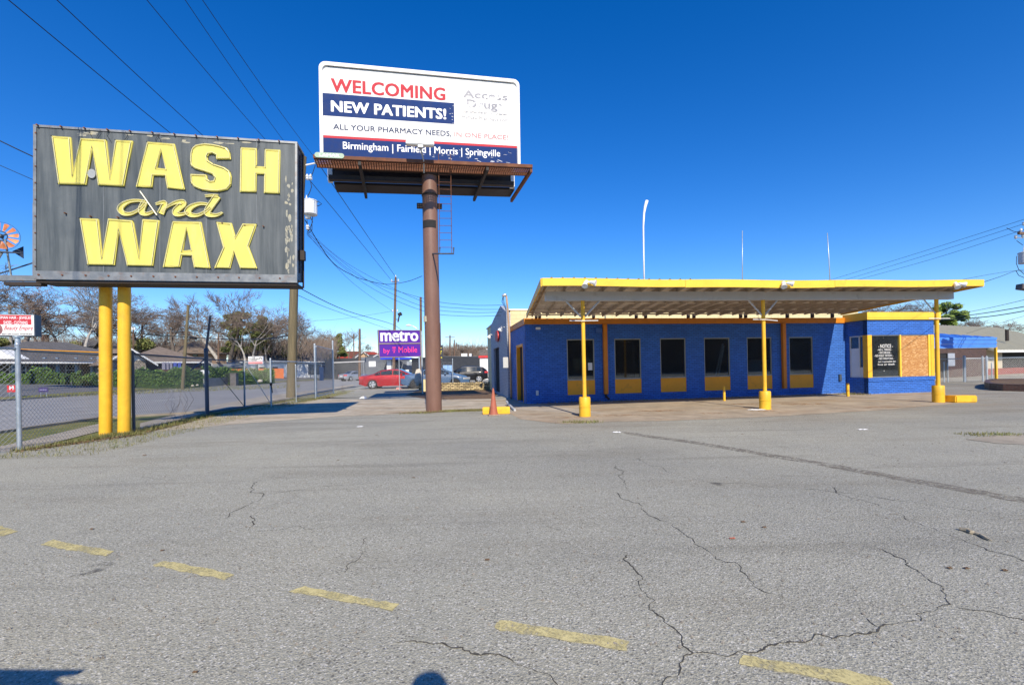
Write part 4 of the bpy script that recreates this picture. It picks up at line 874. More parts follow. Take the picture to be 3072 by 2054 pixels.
# ladder
la0, lb0 = bp(1345, 1060); la1, _ = bp(1460, 1060); mb = MB(); zl = -3.05
for a in (la0, la1): mb.tube([BB(a, .1, .35), BB(a, zl, .3)], .011, 6)
for k in range(13): mb.tube([BB(la0, -.1 - k * .23, .34), BB(la1, -.1 - k * .23, .34)], .008, 5)
mb.build('ladder', m_rust, bbd)
mb = MB(); q0 = BB(la0 - .1, zl - .0, -.05); mb.tube([BB(la0, zl + .2, .3), BB(la0, zl, .3), BB(la1 + .06, zl, .3), BB(la1 + .06, zl + .2, .3)], .028, 6); mb.tube([pb.lerp(ptop, .66), BB(la0, zl, .3)], .028, 6); mb.build('ladder_bracket', m_navypost, bbd)
# lamp in front of the poster
a, b = Fr(BB(0, 0, 1.1), bx, by, bn).px(1261, 432); lam = Fr(BB(a, b, 1.1), bx, by, bn); a2, b2 = bp(1205, 1120)
mb = MB(); mb.tube([BB(a2, -.5, .3), BB(a2 - .02, -.3, .66), BB(a - .02, b - .05, 1.12)], .022, 6); mb.build('lamp_arm', m_galv, bbd)
mb = MB(); mb.box(lam, -.42, .40, -.055, .06, -.09, .09); mb.build('lamp_housing', m_white, bbd, bevel=.02)
mb = MB(); mb.box(lam, -.07, .07, -.12, -.056, -.06, .06); mb.build('lamp_knuckle', m_galv, bbd)
# owner's plate on the catwalk
pa, pbq = Fr(BB(0, 0, .672), bx, by, bn).px(988.4, 466.4); LF = Fr(BB(pa, pbq, .672), bx, by, bn); mb = MB(); pts = []
for k in range(12): pts.append((.33 + .075 * math.sin(k * math.pi / 11), -.075 * math.cos(k * math.pi / 11)))
for k in range(12): pts.append((-.33 - .075 * math.sin(k * math.pi / 11), .075 * math.cos(k * math.pi / 11)))
mb.prism(LF, pts, -.01, .008); pl = mb.build('owner_plate', M('pale_green_plate', (.26, .38, .28), .4, .1), bbd)
text('LAMAR', 'plate_lettering', LF, m_bwhite, pl, (-.28, -.045, .28, .045), c=.0085, bold=.03, ext=.002)

# ------------------------------------------------------------------ purple phone shop sign
mq0, mq1 = at(1138, 1072, 26), at(1263, 1069, 27.2); mx = mq1 - mq0; MW = mx.length; mx.normalize(); mn = mx.cross(EZ).normalized(); my = mn.cross(mx).normalized(); MF = Fr(mq0, mx, my, mn); MH = 1.60
MH = (zat(1138, 991, 26) - mq0.z + zat(1262, 989, 27.2) - mq1.z) / 2
met = thing('phone_shop_sign', Vector((*MF(MW + .06, 0).xy, 0)), 'purple metro sign with white and pink lettering beside the brown billboard pole', 'sign')
m_pur = M('purple_sign_plastic', (.10, .028, .34), .5, .05, 2, spec=.2); m_pink = M('pink_lettering', (.85, .06, .28), .4, .03)
mb = MB(); mb.box(MF, 0.02, MW - .02, .02, MH - .02, -.2, 0); mf = mb.build('sign_panel', m_pur, met)
mb = MB(); e = .022
for q in ((-.01, e - .01, -.01, MH + .01), (MW - e + .01, MW + .01, -.01, MH + .01), (e - .01, MW - e + .01, -.01, e), (e - .01, MW - e + .01, MH - e, MH + .01), (e - .01, MW - e + .01, MH * .485, MH * .52)): mb.box(MF, *q, -.21, .03)
mb.build('sign_frame', M('tan_sign_frame', (.34, .28, .22), .5), met)
text('metro', 'sign_lettering', MF, m_bwhite, mf, (.10, MH * .58, MW - .12, MH * .96), c=.003, bold=.035, ext=.004, space=.95)
text('by', 'sign_lettering', MF, m_pink, mf, (MW * .10, MH * .10, MW * .25, MH * .33), c=.003, bold=.015, ext=.004)
text('Mobile', 'sign_lettering', MF, m_pink, mf, (MW * .455, MH * .16, MW * .91, MH * .38), c=.003, bold=.018, ext=.004)
mb = MB(); x0 = MW * .31
for q in ((x0, x0 + .2, .345, .375), (x0 + .075, x0 + .125, .175, .345), (x0 + .05, x0 + .15, .16, .18), (x0 - .0, x0 + .025, .305, .345), (x0 + .175, x0 + .2, .305, .345), (x0 - .0, x0 + .035, .235, .265), (x0 + .165, x0 + .2, .235, .265)): mb.box(MF, q[0], q[1], MH * q[2], MH * q[3], .003, .01)
mb.build('sign_logo', m_pink, mf)
mb = MB(); b = Vector((*MF(MW + .06, 0).xy, 0)); mb.tube([b, b + EZ * (MF(0, MH).z + .0)], .05, 10); mb.build('post', m_galv, met, smooth=True, sharp=40)
# ------------------------------------------------------------------ chain link fences
def chain(mb, p, q, h0, h1, cell=.075, r=.0022):
    """two families of diagonal wires filling the panel p-q between heights h0 and h1"""
    d = q - p; L = d.length; d.normalize(); H = h1 - h0; step = cell * 1.414; nn = Vector((-d.y, d.x, 0)).normalized()
    def seg(x0, z0, x1, z1):
        a = p + d * x0 + EZ * (h0 + z0); b = p + d * x1 + EZ * (h0 + z1); t = (b - a).normalized(); u = t.cross(nn).normalized() * r; v = nn * r
        mb.add([a + u, a - u * .5 + v * .87, a - u * .5 - v * .87, b + u, b - u * .5 + v * .87, b - u * .5 - v * .87], [(0, 1, 4, 3), (1, 2, 5, 4), (2, 0, 3, 5)])
    k = -H
    while k < L:
        x0, x1 = max(k, 0), min(k + H, L)
        if x1 > x0: seg(x0, x0 - k, x1, x1 - k); seg(x0, H - (x0 - k), x1, H - (x1 - k))
        k += step
def fence(name, label, nodes, posts, h, cell=.075, r=.0022, rail=True, group=None, railm=None, h0=.03):
    """nodes: ground points of the wire line; posts: (ground point, height, radius, material)"""
    f = thing(name, nodes[0], label, 'fence', group); mb = MB()
    for a, b in zip(nodes, nodes[1:]): chain(mb, a, b, h0, h, cell, r)
    mb.build('chain_link', m_wire, f, fix=False, uv=False)
    if rail: mb = MB(); mb.tube([n + EZ * h for n in nodes], .024, 8); mb.build('top_rail', railm or m_galv, f, smooth=True)
    for p, ph, pr, mt in posts:
        mb = MB(); mb.tube([p - EZ * .2, p + EZ * ph], pr, 10); mb.lathe(p + EZ * ph, [(pr, 0), (pr * 1.15, .02), (pr * .9, .06), (.005, .08)], 10); po = mb.build('post', mt, f, smooth=True, sharp=50)
    return f
G = lambda u, v: gnd(u, v)
A_ = G(59, 1349); B_ = G(402, 1297.5); C_ = G(622, 1245); D_ = G(733, 1226); E_ = G(814, 1220); Fq = G(889, 1208); G_ = G(947, 1195); H_ = G(1001, 1181)
Z_ = A_ + (A_ - B_) * 2.2
hA = zat(60, 1046, A_.y); hB = zat(404, 1065, B_.y); hC = zat(627, 1078, C_.y)
f1 = fence('chain_link_fence', 'chain link fence with a pale galvanised front post left of the yellow sign poles', [Z_, A_], [(A_, hA + .06, .04, m_galv)], hA, .068, .003)
f2 = fence('chain_link_fence', 'long chain link fence behind the yellow sign poles with dark posts', [A_ + (B_ - A_) * .015, Vector((-10.28, 10.95, 0)), Vector((-9.75, 11.18, 0)), B_, C_ - (C_ - B_) * .02], [(B_, hB + .04, .035, m_navypost)], (hA + hB) / 2, .068, .0027, railm=m_navypost)
# tall gate post with braces, gate leaves
tp = thing('gate_post', C_, 'tall dark steel gate post standing on the fence line', 'post'); mb = MB(); mb.tube([C_ - EZ * .2, C_ + EZ * 2.25], .062, 12); mb.tube([C_ + EZ * 2.25, at(631, 945, C_.y)], .038, 10); mb.lathe(C_ + EZ * 2.2, [(.066, 0), (.066, .12), (.045, .14)], 12); mb.build('post_shaft', m_navypost, tp, smooth=True, sharp=50)
mb = MB(); mb.tube([C_ + EZ * 2.0, C_ + (B_ - C_).normalized() * 1.3 + EZ * 1.55], .02, 6); mb.build('brace', m_navypost, tp)
def gate(a, b, h, label, mt, diag=True, h0=.1, low=0):
    g = thing('fence_gate', a, label, 'gate', 'chain link gate leaves'); mb = MB(); chain(mb, a, b, h0, h, .072, .0024); mb.build('chain_link', m_wire, g, fix=False, uv=False)
    mb = MB(); mb.tube([a + EZ * h0, b + EZ * h0, b + EZ * h, a + EZ * h], .026, 8, close=True); m_ = a.lerp(b, .5)
    if diag: mb.tube([a + EZ * (h * .97), b + EZ * h0], .012, 6)
    mb.build('gate_frame', mt, g); return g
gate(C_ + (D_ - C_) * .03, D_, 1.95, 'gate leaf beside the tall dark gate post', m_navypost)
gate(D_ + (E_ - D_) * .03, E_, 1.95, 'gate leaf with a hanging padlock chain, between two dark uprights', m_galv, True)
mb = MB(); mb.lathe(E_ + EZ * .9 + Vector((.03, -.05, 0)), [(.03, 0), (.05, .03), (.05, .1), (.02, .13)], 10); mb.tube([E_ + EZ * 1.0, E_ + Vector((.06, -.06, .85)), E_ + Vector((.09, -.05, .6))], .018, 5); tag(mb.build('padlock_chain', m_dsteel, loc=E_ + EZ * .9), 'dark padlock chain hanging on the chain link gate', 'padlock')
fence('chain_link_fence', 'chain link fence between the gate and the big wooden utility pole', [E_ + (Fq - E_) * .02, Fq, G_], [(E_, 2.0, .035, m_galv), (Fq, 1.75, .022, m_galv), (G_, zat(955, 1034, G_.y), .05, m_galv)], 1.95, .072, .0024)
# last leaf, slanted post with a bluish sheet
gate(G_ + (H_ - G_) * .06, H_ - (H_ - G_) * .03, 2.9, 'tall narrow gate leaf holding a pale blue sheet', m_galv, False)
mb = MB(); q = G_.lerp(H_, .2) ; dH = (H_ - G_).normalized(); mb.box(Fr(q + Vector((0, -.06, 0)), dH, (0, -1, 0), EZ), .15, 1.2, 0, .012, .95, 1.75); tag(mb.build('sheet_panel', M('faded_blue_sheet', (.27, .36, .52), .6, .12, 4, dirt=(.4, .4, .42), damt=.4), loc=q), 'pale blue sheet tied to the narrow gate leaf', 'panel')
I_ = G(1199, 1170); J_ = Vector((xat(1358, 33.5), 33.5, 0)); K_ = Vector((xat(1495, 34), 34, 0))
fence('chain_link_fence', 'chain link fence crossing behind the driveway in front of the red and blue cars', [H_, I_, J_], [(H_, zat(997, 1024, H_.y), .05, m_galv), (I_, 2.3, .03, m_galv), (J_, 2.2, .03, m_galv)], 2.05, .085, .0017, rail=False)
mb = MB(); mb.tube([H_ + EZ * 2.05, H_.lerp(I_, .45) + EZ * 2.13], .03, 8); tag(mb.build('loose_rail', m_white, loc=H_ + EZ * 2.05), 'loose white fence rail end sticking out above the silver car', 'rail')
fence('chain_link_fence', 'chain link fence with a white rail between the white garage and the shop side', [K_, Vector((xat(1522, 27), 27, 0))], [(K_, 2.4, .03, m_galv)], 2.2, .1, .004, railm=m_white)
# right hand fence
RY = 27.5; rp = lambda u: Vector((xat(u, RY, 1100), RY, 0))
fence('chain_link_fence', 'chain link fence under the blue carport right of the canopy', [rp(2780), rp(3140)], [(rp(2832), 1.2, .03, m_galv), (rp(2843), 1.15, .03, m_galv), (rp(2893), 1.55, .07, m_galv), (rp(2948), 1.5, .045, m_galv), (rp(2960), 1.5, .05, m_galv), (rp(2975), 1.1, .03, m_galv)], 1.45, .1, .0028)
# ------------------------------------------------------------------ utility poles
def upole(label, pts, r0, r1, mat, group=None, name='utility_pole'):
    b = pts[0]; p = thing(name, b, label, 'utility pole', group); n = len(pts)
    mb = MB(); mb.tube([b - EZ * .5] + pts, [r0] + [r0 + (r1 - r0) * i / max(1, n - 1) for i in range(n)], 14); mb.build('shaft', mat, p, smooth=True, sharp=50); return p
def crossarm(p, c, d, L, mat, ins=4, h=.06):
    d = d.normalized(); mb = MB(); f = Fr(c, d, EZ.cross(d).normalized(), EZ); mb.box(f, -L / 2, L / 2, -.05, .05, -h, h); a = mb.build('crossarm', mat, p)
    for k in range(ins):
        x = -L / 2 + L * (k + .3) / max(1, ins - .4); mb = MB(); mb.lathe(f(x, 0, h), [(.02, 0), (.02, .06), (.06, .07), (.04, .11), (.055, .14), (.02, .18)], 10); mb.build('insulator', m_porcelain, a)
def transformer(p, c, r, h, mat=None):
    mb = MB(); mb.lathe(c, [(r * .9, 0), (r, .03), (r, h - .05), (r * 1.06, h - .04), (r * 1.04, h), (r * .5, h + .05)], 20); t = mb.build('transformer', mat or m_porcelain, p, smooth=True, sharp=40)
    mb = MB(); mb.lathe(c + Vector((-r * .5, -r * .2, h)), [(.03, 0), (.06, .06), (.03, .1), (.055, .14), (.03, .2), (.02, .3)], 10); mb.build('bushing', m_porcelain, t); return t
PY = 26.0
p1b = gnd(873, 1190); PY = p1b.y
p1 = [Vector((p1b.x, p1b.y, 0)), at(882, 862, PY), at(898, 650, PY), at(910, 470, PY)]
P1 = upole('big weathered wooden utility pole with a white transformer behind the gray sign', p1, .27, .19, m_wood)
mb = MB(); a = at(911, 497, PY); b = at(950, 489, PY); mb.tube([a, b], .05, 8); mb.build('insulator_arm', m_white, P1)
mb = MB(); mb.lathe(b, [(.06, -.05), (.13, 0), (.06, .06), (.15, .12), (.07, .2), (.04, .24)], 12); mb.build('insulator', m_porcelain, P1)
transformer(P1, at(932, 645, PY - .2), .38, .85)
mb = MB(); mb.lathe(at(924, 656, PY - .15), [(.14, 0), (.16, .05), (.16, .3)], 14); mb.build('meter_can', m_white, P1)
for u, v in ((922, 540), (932, 540), (923, 690)):
    mb = MB(); c = at(u, v, PY - .1); mb.lathe(c, [(.05, 0), (.11, .05), (.06, .12), (.11, .2), (.06, .28), (.04, .34)], 10); mb.build('cutout_fuse', m_porcelain, P1)
for l in ([(946, 495), (938, 520), (930, 537)], [(932, 545), (935, 560), (930, 575), (923, 590)], [(938, 608), (955, 604), (965, 612), (955, 618), (940, 617)], [(930, 650), (938, 665), (928, 690), (922, 697)], [(938, 650), (936, 670), (936, 690), (925, 700)], [(921, 660), (923, 680), (924, 692)]): mb = MB(); mb.tube([at(u, v, PY - .15) for u, v in l], .022, 5); mb.build('jumper_wire', m_cable, P1)
p2 = [at(548, 1157, 46), at(565, 915, 46)]; P2 = upole('plain leaning mossy wooden pole standing in front of the long hedge', p2, .17, .12, m_wood)
p4y = 55.0; p4 = [gnd(1185, 1143), at(1187, 832, p4y)]; p4[0] = Vector((at(1180, 1143, p4y).x, p4y, 0)); P4 = upole('bare brown utility pole with a floodlight above the purple sign', p4, .2, .13, m_wood2)
for u, v in ((1175, 843), (1195, 842), (1178, 933), (1192, 933), (1187, 830)):
    mb = MB(); mb.lathe(at(u, v, p4y), [(.05, -.1), (.1, 0), (.05, .05), (.1, .1), (.03, .2)], 8); mb.build('insulator', m_porcelain, P4)
mb = MB(); mb.tube([at(1176, 845, p4y), at(1196, 844, p4y)], .06, 6); mb.build('crossarm', m_wood2, P4)
fl4 = thing('flood_lamp', at(1192, 965, p4y), 'black flood lamp on a bracket on the bare brown utility pole', 'flood lamp')
mb = MB(); mb.tube([at(1188, 958, p4y), at(1196, 958, p4y), at(1198, 948, p4y)], .05, 6); mb.tube([at(1194, 966, p4y), at(1198, 945, p4y)], .09, 6); mb.build('bracket', m_dsteel, fl4)
mb = MB(); c = at(1200, 943, p4y); mb.box(Fr(c, (.9, 0, .4), (0, -1, 0), (-.4, 0, .9)), -.22, .25, -.1, .25, -.18, .2); mb.build('lamp_head', m_black, fl4, bevel=.03)
p5y = 60.0; P5 = upole('gray utility pole close beside the brown billboard pole', [Vector((at(1263, 1100, p5y).x, p5y, 0)), at(1262, 891, p5y)], .2, .15, m_wood2)
mb = MB(); mb.lathe(at(1266, 826, 40), [(.05, -.1), (.14, 0), (.14, .1), (.05, .2)], 10)
sl_ = thing('street_lamp', Vector((at(1258, 1090, 58).x, 58, 0)), 'cobra head street lamp arching out above the purple sign', 'street lamp')
mb = MB(); mb.tube([Vector((at(1258, 1090, 58).x, 58, 0)), at(1256, 1000, 58), at(1250, 985, 58), at(1240, 978, 58), at(1232, 976, 58)], [.1, .08, .06, .05, .05], 8); mb.build('arm', m_galv, sl_)
mb = MB(); mb.tube([at(1233, 976, 58), at(1226, 975.5, 58), at(1218, 976, 58)], [.08, .16, .07], 8); mb.build('lamp_head', m_white, sl_)
def simple_pole(u, vb, vt, Y, label, r=.15, mat=None, tr=(), arm=None, ut=None):
    b = at(u, vb, Y); P = upole(label, [b, at(ut or u, vt, Y)], r, r * .75, mat or m_wood2, 'distant utility poles')
    if arm: crossarm(P, at(u, vt + arm[1], Y), Vector((1, .3, 0)), arm[0], m_wood2, 3)
    for du, dv in tr: transformer(P, at(u + du, vt + dv, Y - .2), 2.6 * Y / F, 6.5 * Y / F)
simple_pole(1079, 1122, 986, 70, 'tall plain rusty brown pole in front of the gray shed', .22, m_wood2)
simple_pole(1062, 1080, 1003, 100, 'thin brown pole above the red roof', .15, None, [(3, 28)], ut=1061)
simple_pole(935, 1082, 1025, 110, 'small pole with two white transformers behind the navy gable', .13, None, [(-5, 20), (5, 20)])
simple_pole(981, 1078, 1033, 120, 'leaning pole with one transformer left of the thin fence post', .14, None, [(0, 20)], (2.2, 3), ut=976)
simple_pole(1035, 1075, 1034, 130, 'far pole with two small transformers above the gray shed', .13, None, [(-2, 18), (3, 18)], (2, 3))
simple_pole(655, 1078, 997, 78, 'pole with two white transformers behind the tan brick house', .16, None, [(-5, 22), (6, 24)], (1.6, 3), ut=656)
simple_pole(400, 1060, 982, 80, 'pole with small white lamps just right of the yellow poles', .16, None, [(-3, 8), (4, 8)])
simple_pole(424, 1050, 968, 85, 'pole with a pale transformer left of the pines behind the brown roof', .2, None, [(6, 32)], (1.6, 3), ut=427)
simple_pole(33, 1030, 913, 80, 'pale wooden pole behind the beauty shop sign', .25, M('pale_pole_wood', (.35, .32, .27), .8, .2, 3), [], (2.2, 8), ut=28)
for u, vt, Y, lab in ((1350, 1005, 110, 'tallest far pole right of the billboard pole'), (1363, 1019, 140, 'dark far pole, second right of the billboard pole'), (1370, 1028, 170, 'far pole, third right of the billboard pole'), (1376, 1033, 200, 'far pole, fourth right of the billboard pole'), (1384, 1037, 230, 'farthest small pole right of the billboard pole')):
    simple_pole(u, 1085, vt, Y, lab, .17 + Y * .0005, None, [], (2.4, 6) if Y < 120 else None)
# right edge pole, mostly outside the picture
py = 22.0; rb = Vector((at(3098, 1100, py).x, py, 0)); PR = upole('utility pole at the right edge with a gray transformer and pole top hardware', [rb, at(3098, 600, py)], .17, .13, m_wood)
crossarm(PR, at(3090, 700, py), Vector((1, .1, 0)), 1.3, m_wood2, 3)
for u, v in ((3047, 712), (3068, 708), (3071, 672)):
    mb = MB(); c = at(u, v, py); mb.lathe(c, [(.03, -.08), (.06, -.02), (.035, .02), (.07, .06), (.03, .1)], 10); mb.tube([c, at(3098, v + 6, py)], .02, 5); mb.build('cutout_fuse', m_galv, PR)
transformer(PR, at(3078, 790, py), .27, .55, m_gray)
mb = MB(); c = at(3070, 862, py); mb.box(Fr(c, (1, 0, -.15), (0, 1, 0), (.15, 0, 1)), -.22, .5, -.16, .16, -.12, .14); mb.tube([at(3078, 862, py), at(3098, 870, py)], .03, 6); mb.build('area_lamp', M('bronze_lamp_housing', (.10, .085, .075), .5), PR, bevel=.03)
for l in ([(3050, 768), (3049, 790), (3056, 808), (3072, 822), (3098, 830)], [(3048, 812), (3056, 826), (3075, 834)], [(3020, 684), (3040, 694), (3052, 697), (3070, 690)], [(3068, 735), (3058, 728), (3050, 722)]): mb = MB(); mb.tube([at(u, v, py) for u, v in l], .013, 5); mb.build('jumper_wire', m_cable, PR)
# ------------------------------------------------------------------ overhead wires
def sagline(a, b, sag, n=16):
    return [a.lerp(b, k / n) - EZ * sag * 4 * (k / n) * (1 - k / n) for k in range(n + 1)]
def wire(pts, r, label, group='overhead wires', mat=None):
    mb = MB(); mb.tube(pts, r, 5, cap=False); return tag(mb.build('overhead_wire', mat or m_cable, loc=pts[0], fix=False, uv=False), label, 'wire', group)
def up_line(u0, v1, Y1, u1, label, r=.010):
    """from the pole head at (u1, v1) past the top of the frame at u0 and on behind the camera"""
    a = at(u1, v1, PY); k = ray(u0, 0); # find depth where the road direction through a meets the ray column
    L = (a.x - k.x * a.y) / (k.x * -.986 - .165) if False else None
    best = min((abs((a + -E2 * l).x - k.x * (a - E2 * l).y), l) for l in [x * .1 for x in range(20, 240)]); l = best[1]; Yq = (a - E2 * l).y; q = at(u0, 0, Yq)
    d = (q - a); n = 14; pts = []
    for i in range(2 * n + 1):
        t = i / n; p = a + d * t; p = p - EZ * (.55 * t * (1 - t) * (1 if t < 1 else .3)); pts.append(p)
    wire(pts, r, label)
m_gw = m_cable
up_line(25, 705, 0, 906, 'lowest overhead wire crossing the top left corner of the sky'); up_line(170, 665, 0, 906, 'second overhead wire from the top left corner'); up_line(440, 540, 0, 908, 'middle overhead wire running down behind the gray sign', .011); up_line(555, 500, 0, 910, 'fourth overhead wire from the left, above the gray sign', .011); up_line(607, 482, 0, 951, 'overhead wire meeting the insulator right of the gray sign', .011)
def w2(p, label, r=.016, sag=0, mat=None): 
    pts = [at(*q) for q in p]
    if len(pts) == 2: pts = sagline(pts[0], pts[1], sag)
    else:
        Q = []
        for i in range(len(pts) - 1):
            p0, p1, p2_, p3 = pts[max(i - 1, 0)], pts[i], pts[i + 1], pts[min(i + 2, len(pts) - 1)]
            for k in range(6):
                t = k / 6; Q.append(.5 * ((2 * p1) + (p2_ - p0) * t + (2 * p0 - 5 * p1 + 4 * p2_ - p3) * t * t + (3 * p1 - p0 - 3 * p2_ + p3) * t ** 3))
        pts = Q + [pts[-1]]
    return wire(pts, r, label, mat=mat)
yy = PY
w2([(951, 484, yy), (1070, 660, 37), (1187, 831, p4y)], 'upper wire from the white insulator arm down to the bare brown pole', .024)
w2([(912, 520, yy), (1060, 700, 38), (1175, 842, p4y)], 'wire from the big pole to the crossarm of the bare brown pole', .02)
w2([(915, 660, yy), (993, 782, 30), (1058, 826, 34), (1100, 841, 37), (1152, 852, 40), (1186, 851, 42), (1230, 842, 42), (1266, 828, 40)], 'thick black cable drooping from the big pole to the billboard pole', .026)
my_ = 20.6
for i, (m1, m2, m3, m4) in enumerate((((922, 700), (1070, 824), (1262, 893), (1509, 915)), ((922, 690), (1040, 789), (1262, 902), (1505, 928)), ((920, 696), (1094, 835), (1262, 917), (1507, 936)), ((921, 705), (1090, 848), (1262, 930), (1503, 946)))):
    w2([(*m1, yy), (*m2, 24.6), (*m3, 22.4), (1390, (m3[1] + m4[1]) / 2 + 10, 21.4), (*m4, my_)], ['topmost service wire from the big pole to the hooked mast', 'second service wire to the hooked mast', 'third service wire to the hooked mast', 'lowest service wire to the hooked mast'][i], .009)
w2([(893, 861, yy), (1040, 932, 36), (1180, 974, p4y), (1215, 1000, 70)], 'black cable from the big pole down to the bare brown pole above the purple sign', .026)
w2([(893, 885, yy), (1000, 930, 36), (1180, 992, p4y)], 'faint lower wire from the big pole towards the purple sign', .016)
w2([(920, 700, yy), (1060, 850, 38), (1178, 934, p4y)], 'thin wire from the big pole to the lower insulators of the bare brown pole', .012)
w2([(700, 965, 60), (960, 961, 60), (1070, 950, 58), (1178, 933, p4y)], 'thin level wire left of the bare brown pole', .014)
w2([(-20, 945, 40), (150, 968, 42), (394, 998, 44), (562, 1011, 46)], 'thick black cable passing the beauty shop sign to the plain leaning pole', .045)
w2([(562, 1011, 46), (700, 1018, 38), (800, 1016, 31), (868, 1006, yy)], 'thick black cable from the plain leaning pole to the big wooden pole', .04)
mb = MB(); c = at(580, 1013, 45); mb.tube([at(573, 1012, 45), at(588, 1014, 44.6)], .14, 8); tag(mb.build('splice_case', m_black, loc=c), 'black splice case hanging on the cable beside the leaning pole', 'splice case')
w2([(-30, 408, 10.6), (50, 447, 10.6), (110, 475, 10.5)], 'thick black service wire reaching the left edge of the gray sign', .013)
w2([(-30, 483, 10.6), (50, 518, 10.6), (110, 544, 10.5)], 'thin wire reaching the left edge of the gray sign under the thick one', .007)
for i, (a, b, c) in enumerate((((3098, 650, py), (2760, 757, 27), (2490, 840, 34)), ((3098, 663, py), (2780, 765, 27), (2500, 850, 34)), ((3098, 680, py), (2800, 776, 27), (2540, 848, 34)))):
    w2([a, b, c], ['highest wire from the right edge pole over the canopy', 'middle wire from the right edge pole over the canopy', 'lowest of the three wires from the right edge pole over the canopy'][i], .010)
w2([(3098, 805, py), (3000, 818, 21), (2900, 836, 18), (2830, 852, 16)], 'faint wire just above the right end of the canopy', .007)
w2([(3075, 815, py), (3050, 812, 21), (3000, 830, 18), (2948, 847, 14.2), (2900, 862, 14.4)], 'black cable running to the right corner of the canopy', .010)
for i, (v0, v1, v2) in enumerate(((893, 925, 955), (915, 938, 960), (928, 950, 962))): w2([(3098, v0, py), (2960, v1, 25), (2800, v2, 30)], ['upper black cable right of the canopy post', 'middle black cable right of the canopy post', 'lower black cable right of the canopy post'][i], [.012, .022, .024][i])
w2([(3098, 940, py), (2990, 972, 25), (2900, 1000, 30)], 'faint wire descending behind the tan metal roof', .008)
# ------------------------------------------------------------------ houses across the road
m_sh_gray = mat_roofshingle('charcoal_shingles', (.13, .125, .125)); m_sh_brown = mat_roofshingle('brown_shingles', (.22, .175, .14)); m_sh_dk = mat_roofshingle('gray_brown_shingles', (.19, .17, .16)); m_sh_red = mat_roofshingle('red_shingles', (.42, .075, .05)); m_sh_rust = mat_roofshingle('rust_brown_shingles', (.20, .075, .05))
m_trimw = M('white_house_trim', (.74, .74, .72), .5, .04); m_bluepost = M('pale_blue_post_paint', (.20, .29, .40), .5, .1); m_wsiding = M('white_house_siding', (.66, .69, .72), .55, .05, 2, dirt=(.4, .4, .4), damt=.1)
m_orangew = M('orange_block_wall', (.72, .19, .05), .7, .08, 3); m_navyg = M('navy_gable_boards', (.03, .06, .12), .6, .2); m_grayw = M('gray_shed_siding', (.15, .165, .19), .7, .12, 2); m_blackb = M('black_painted_wall', (.045, .048, .055), .6, .15, 2)
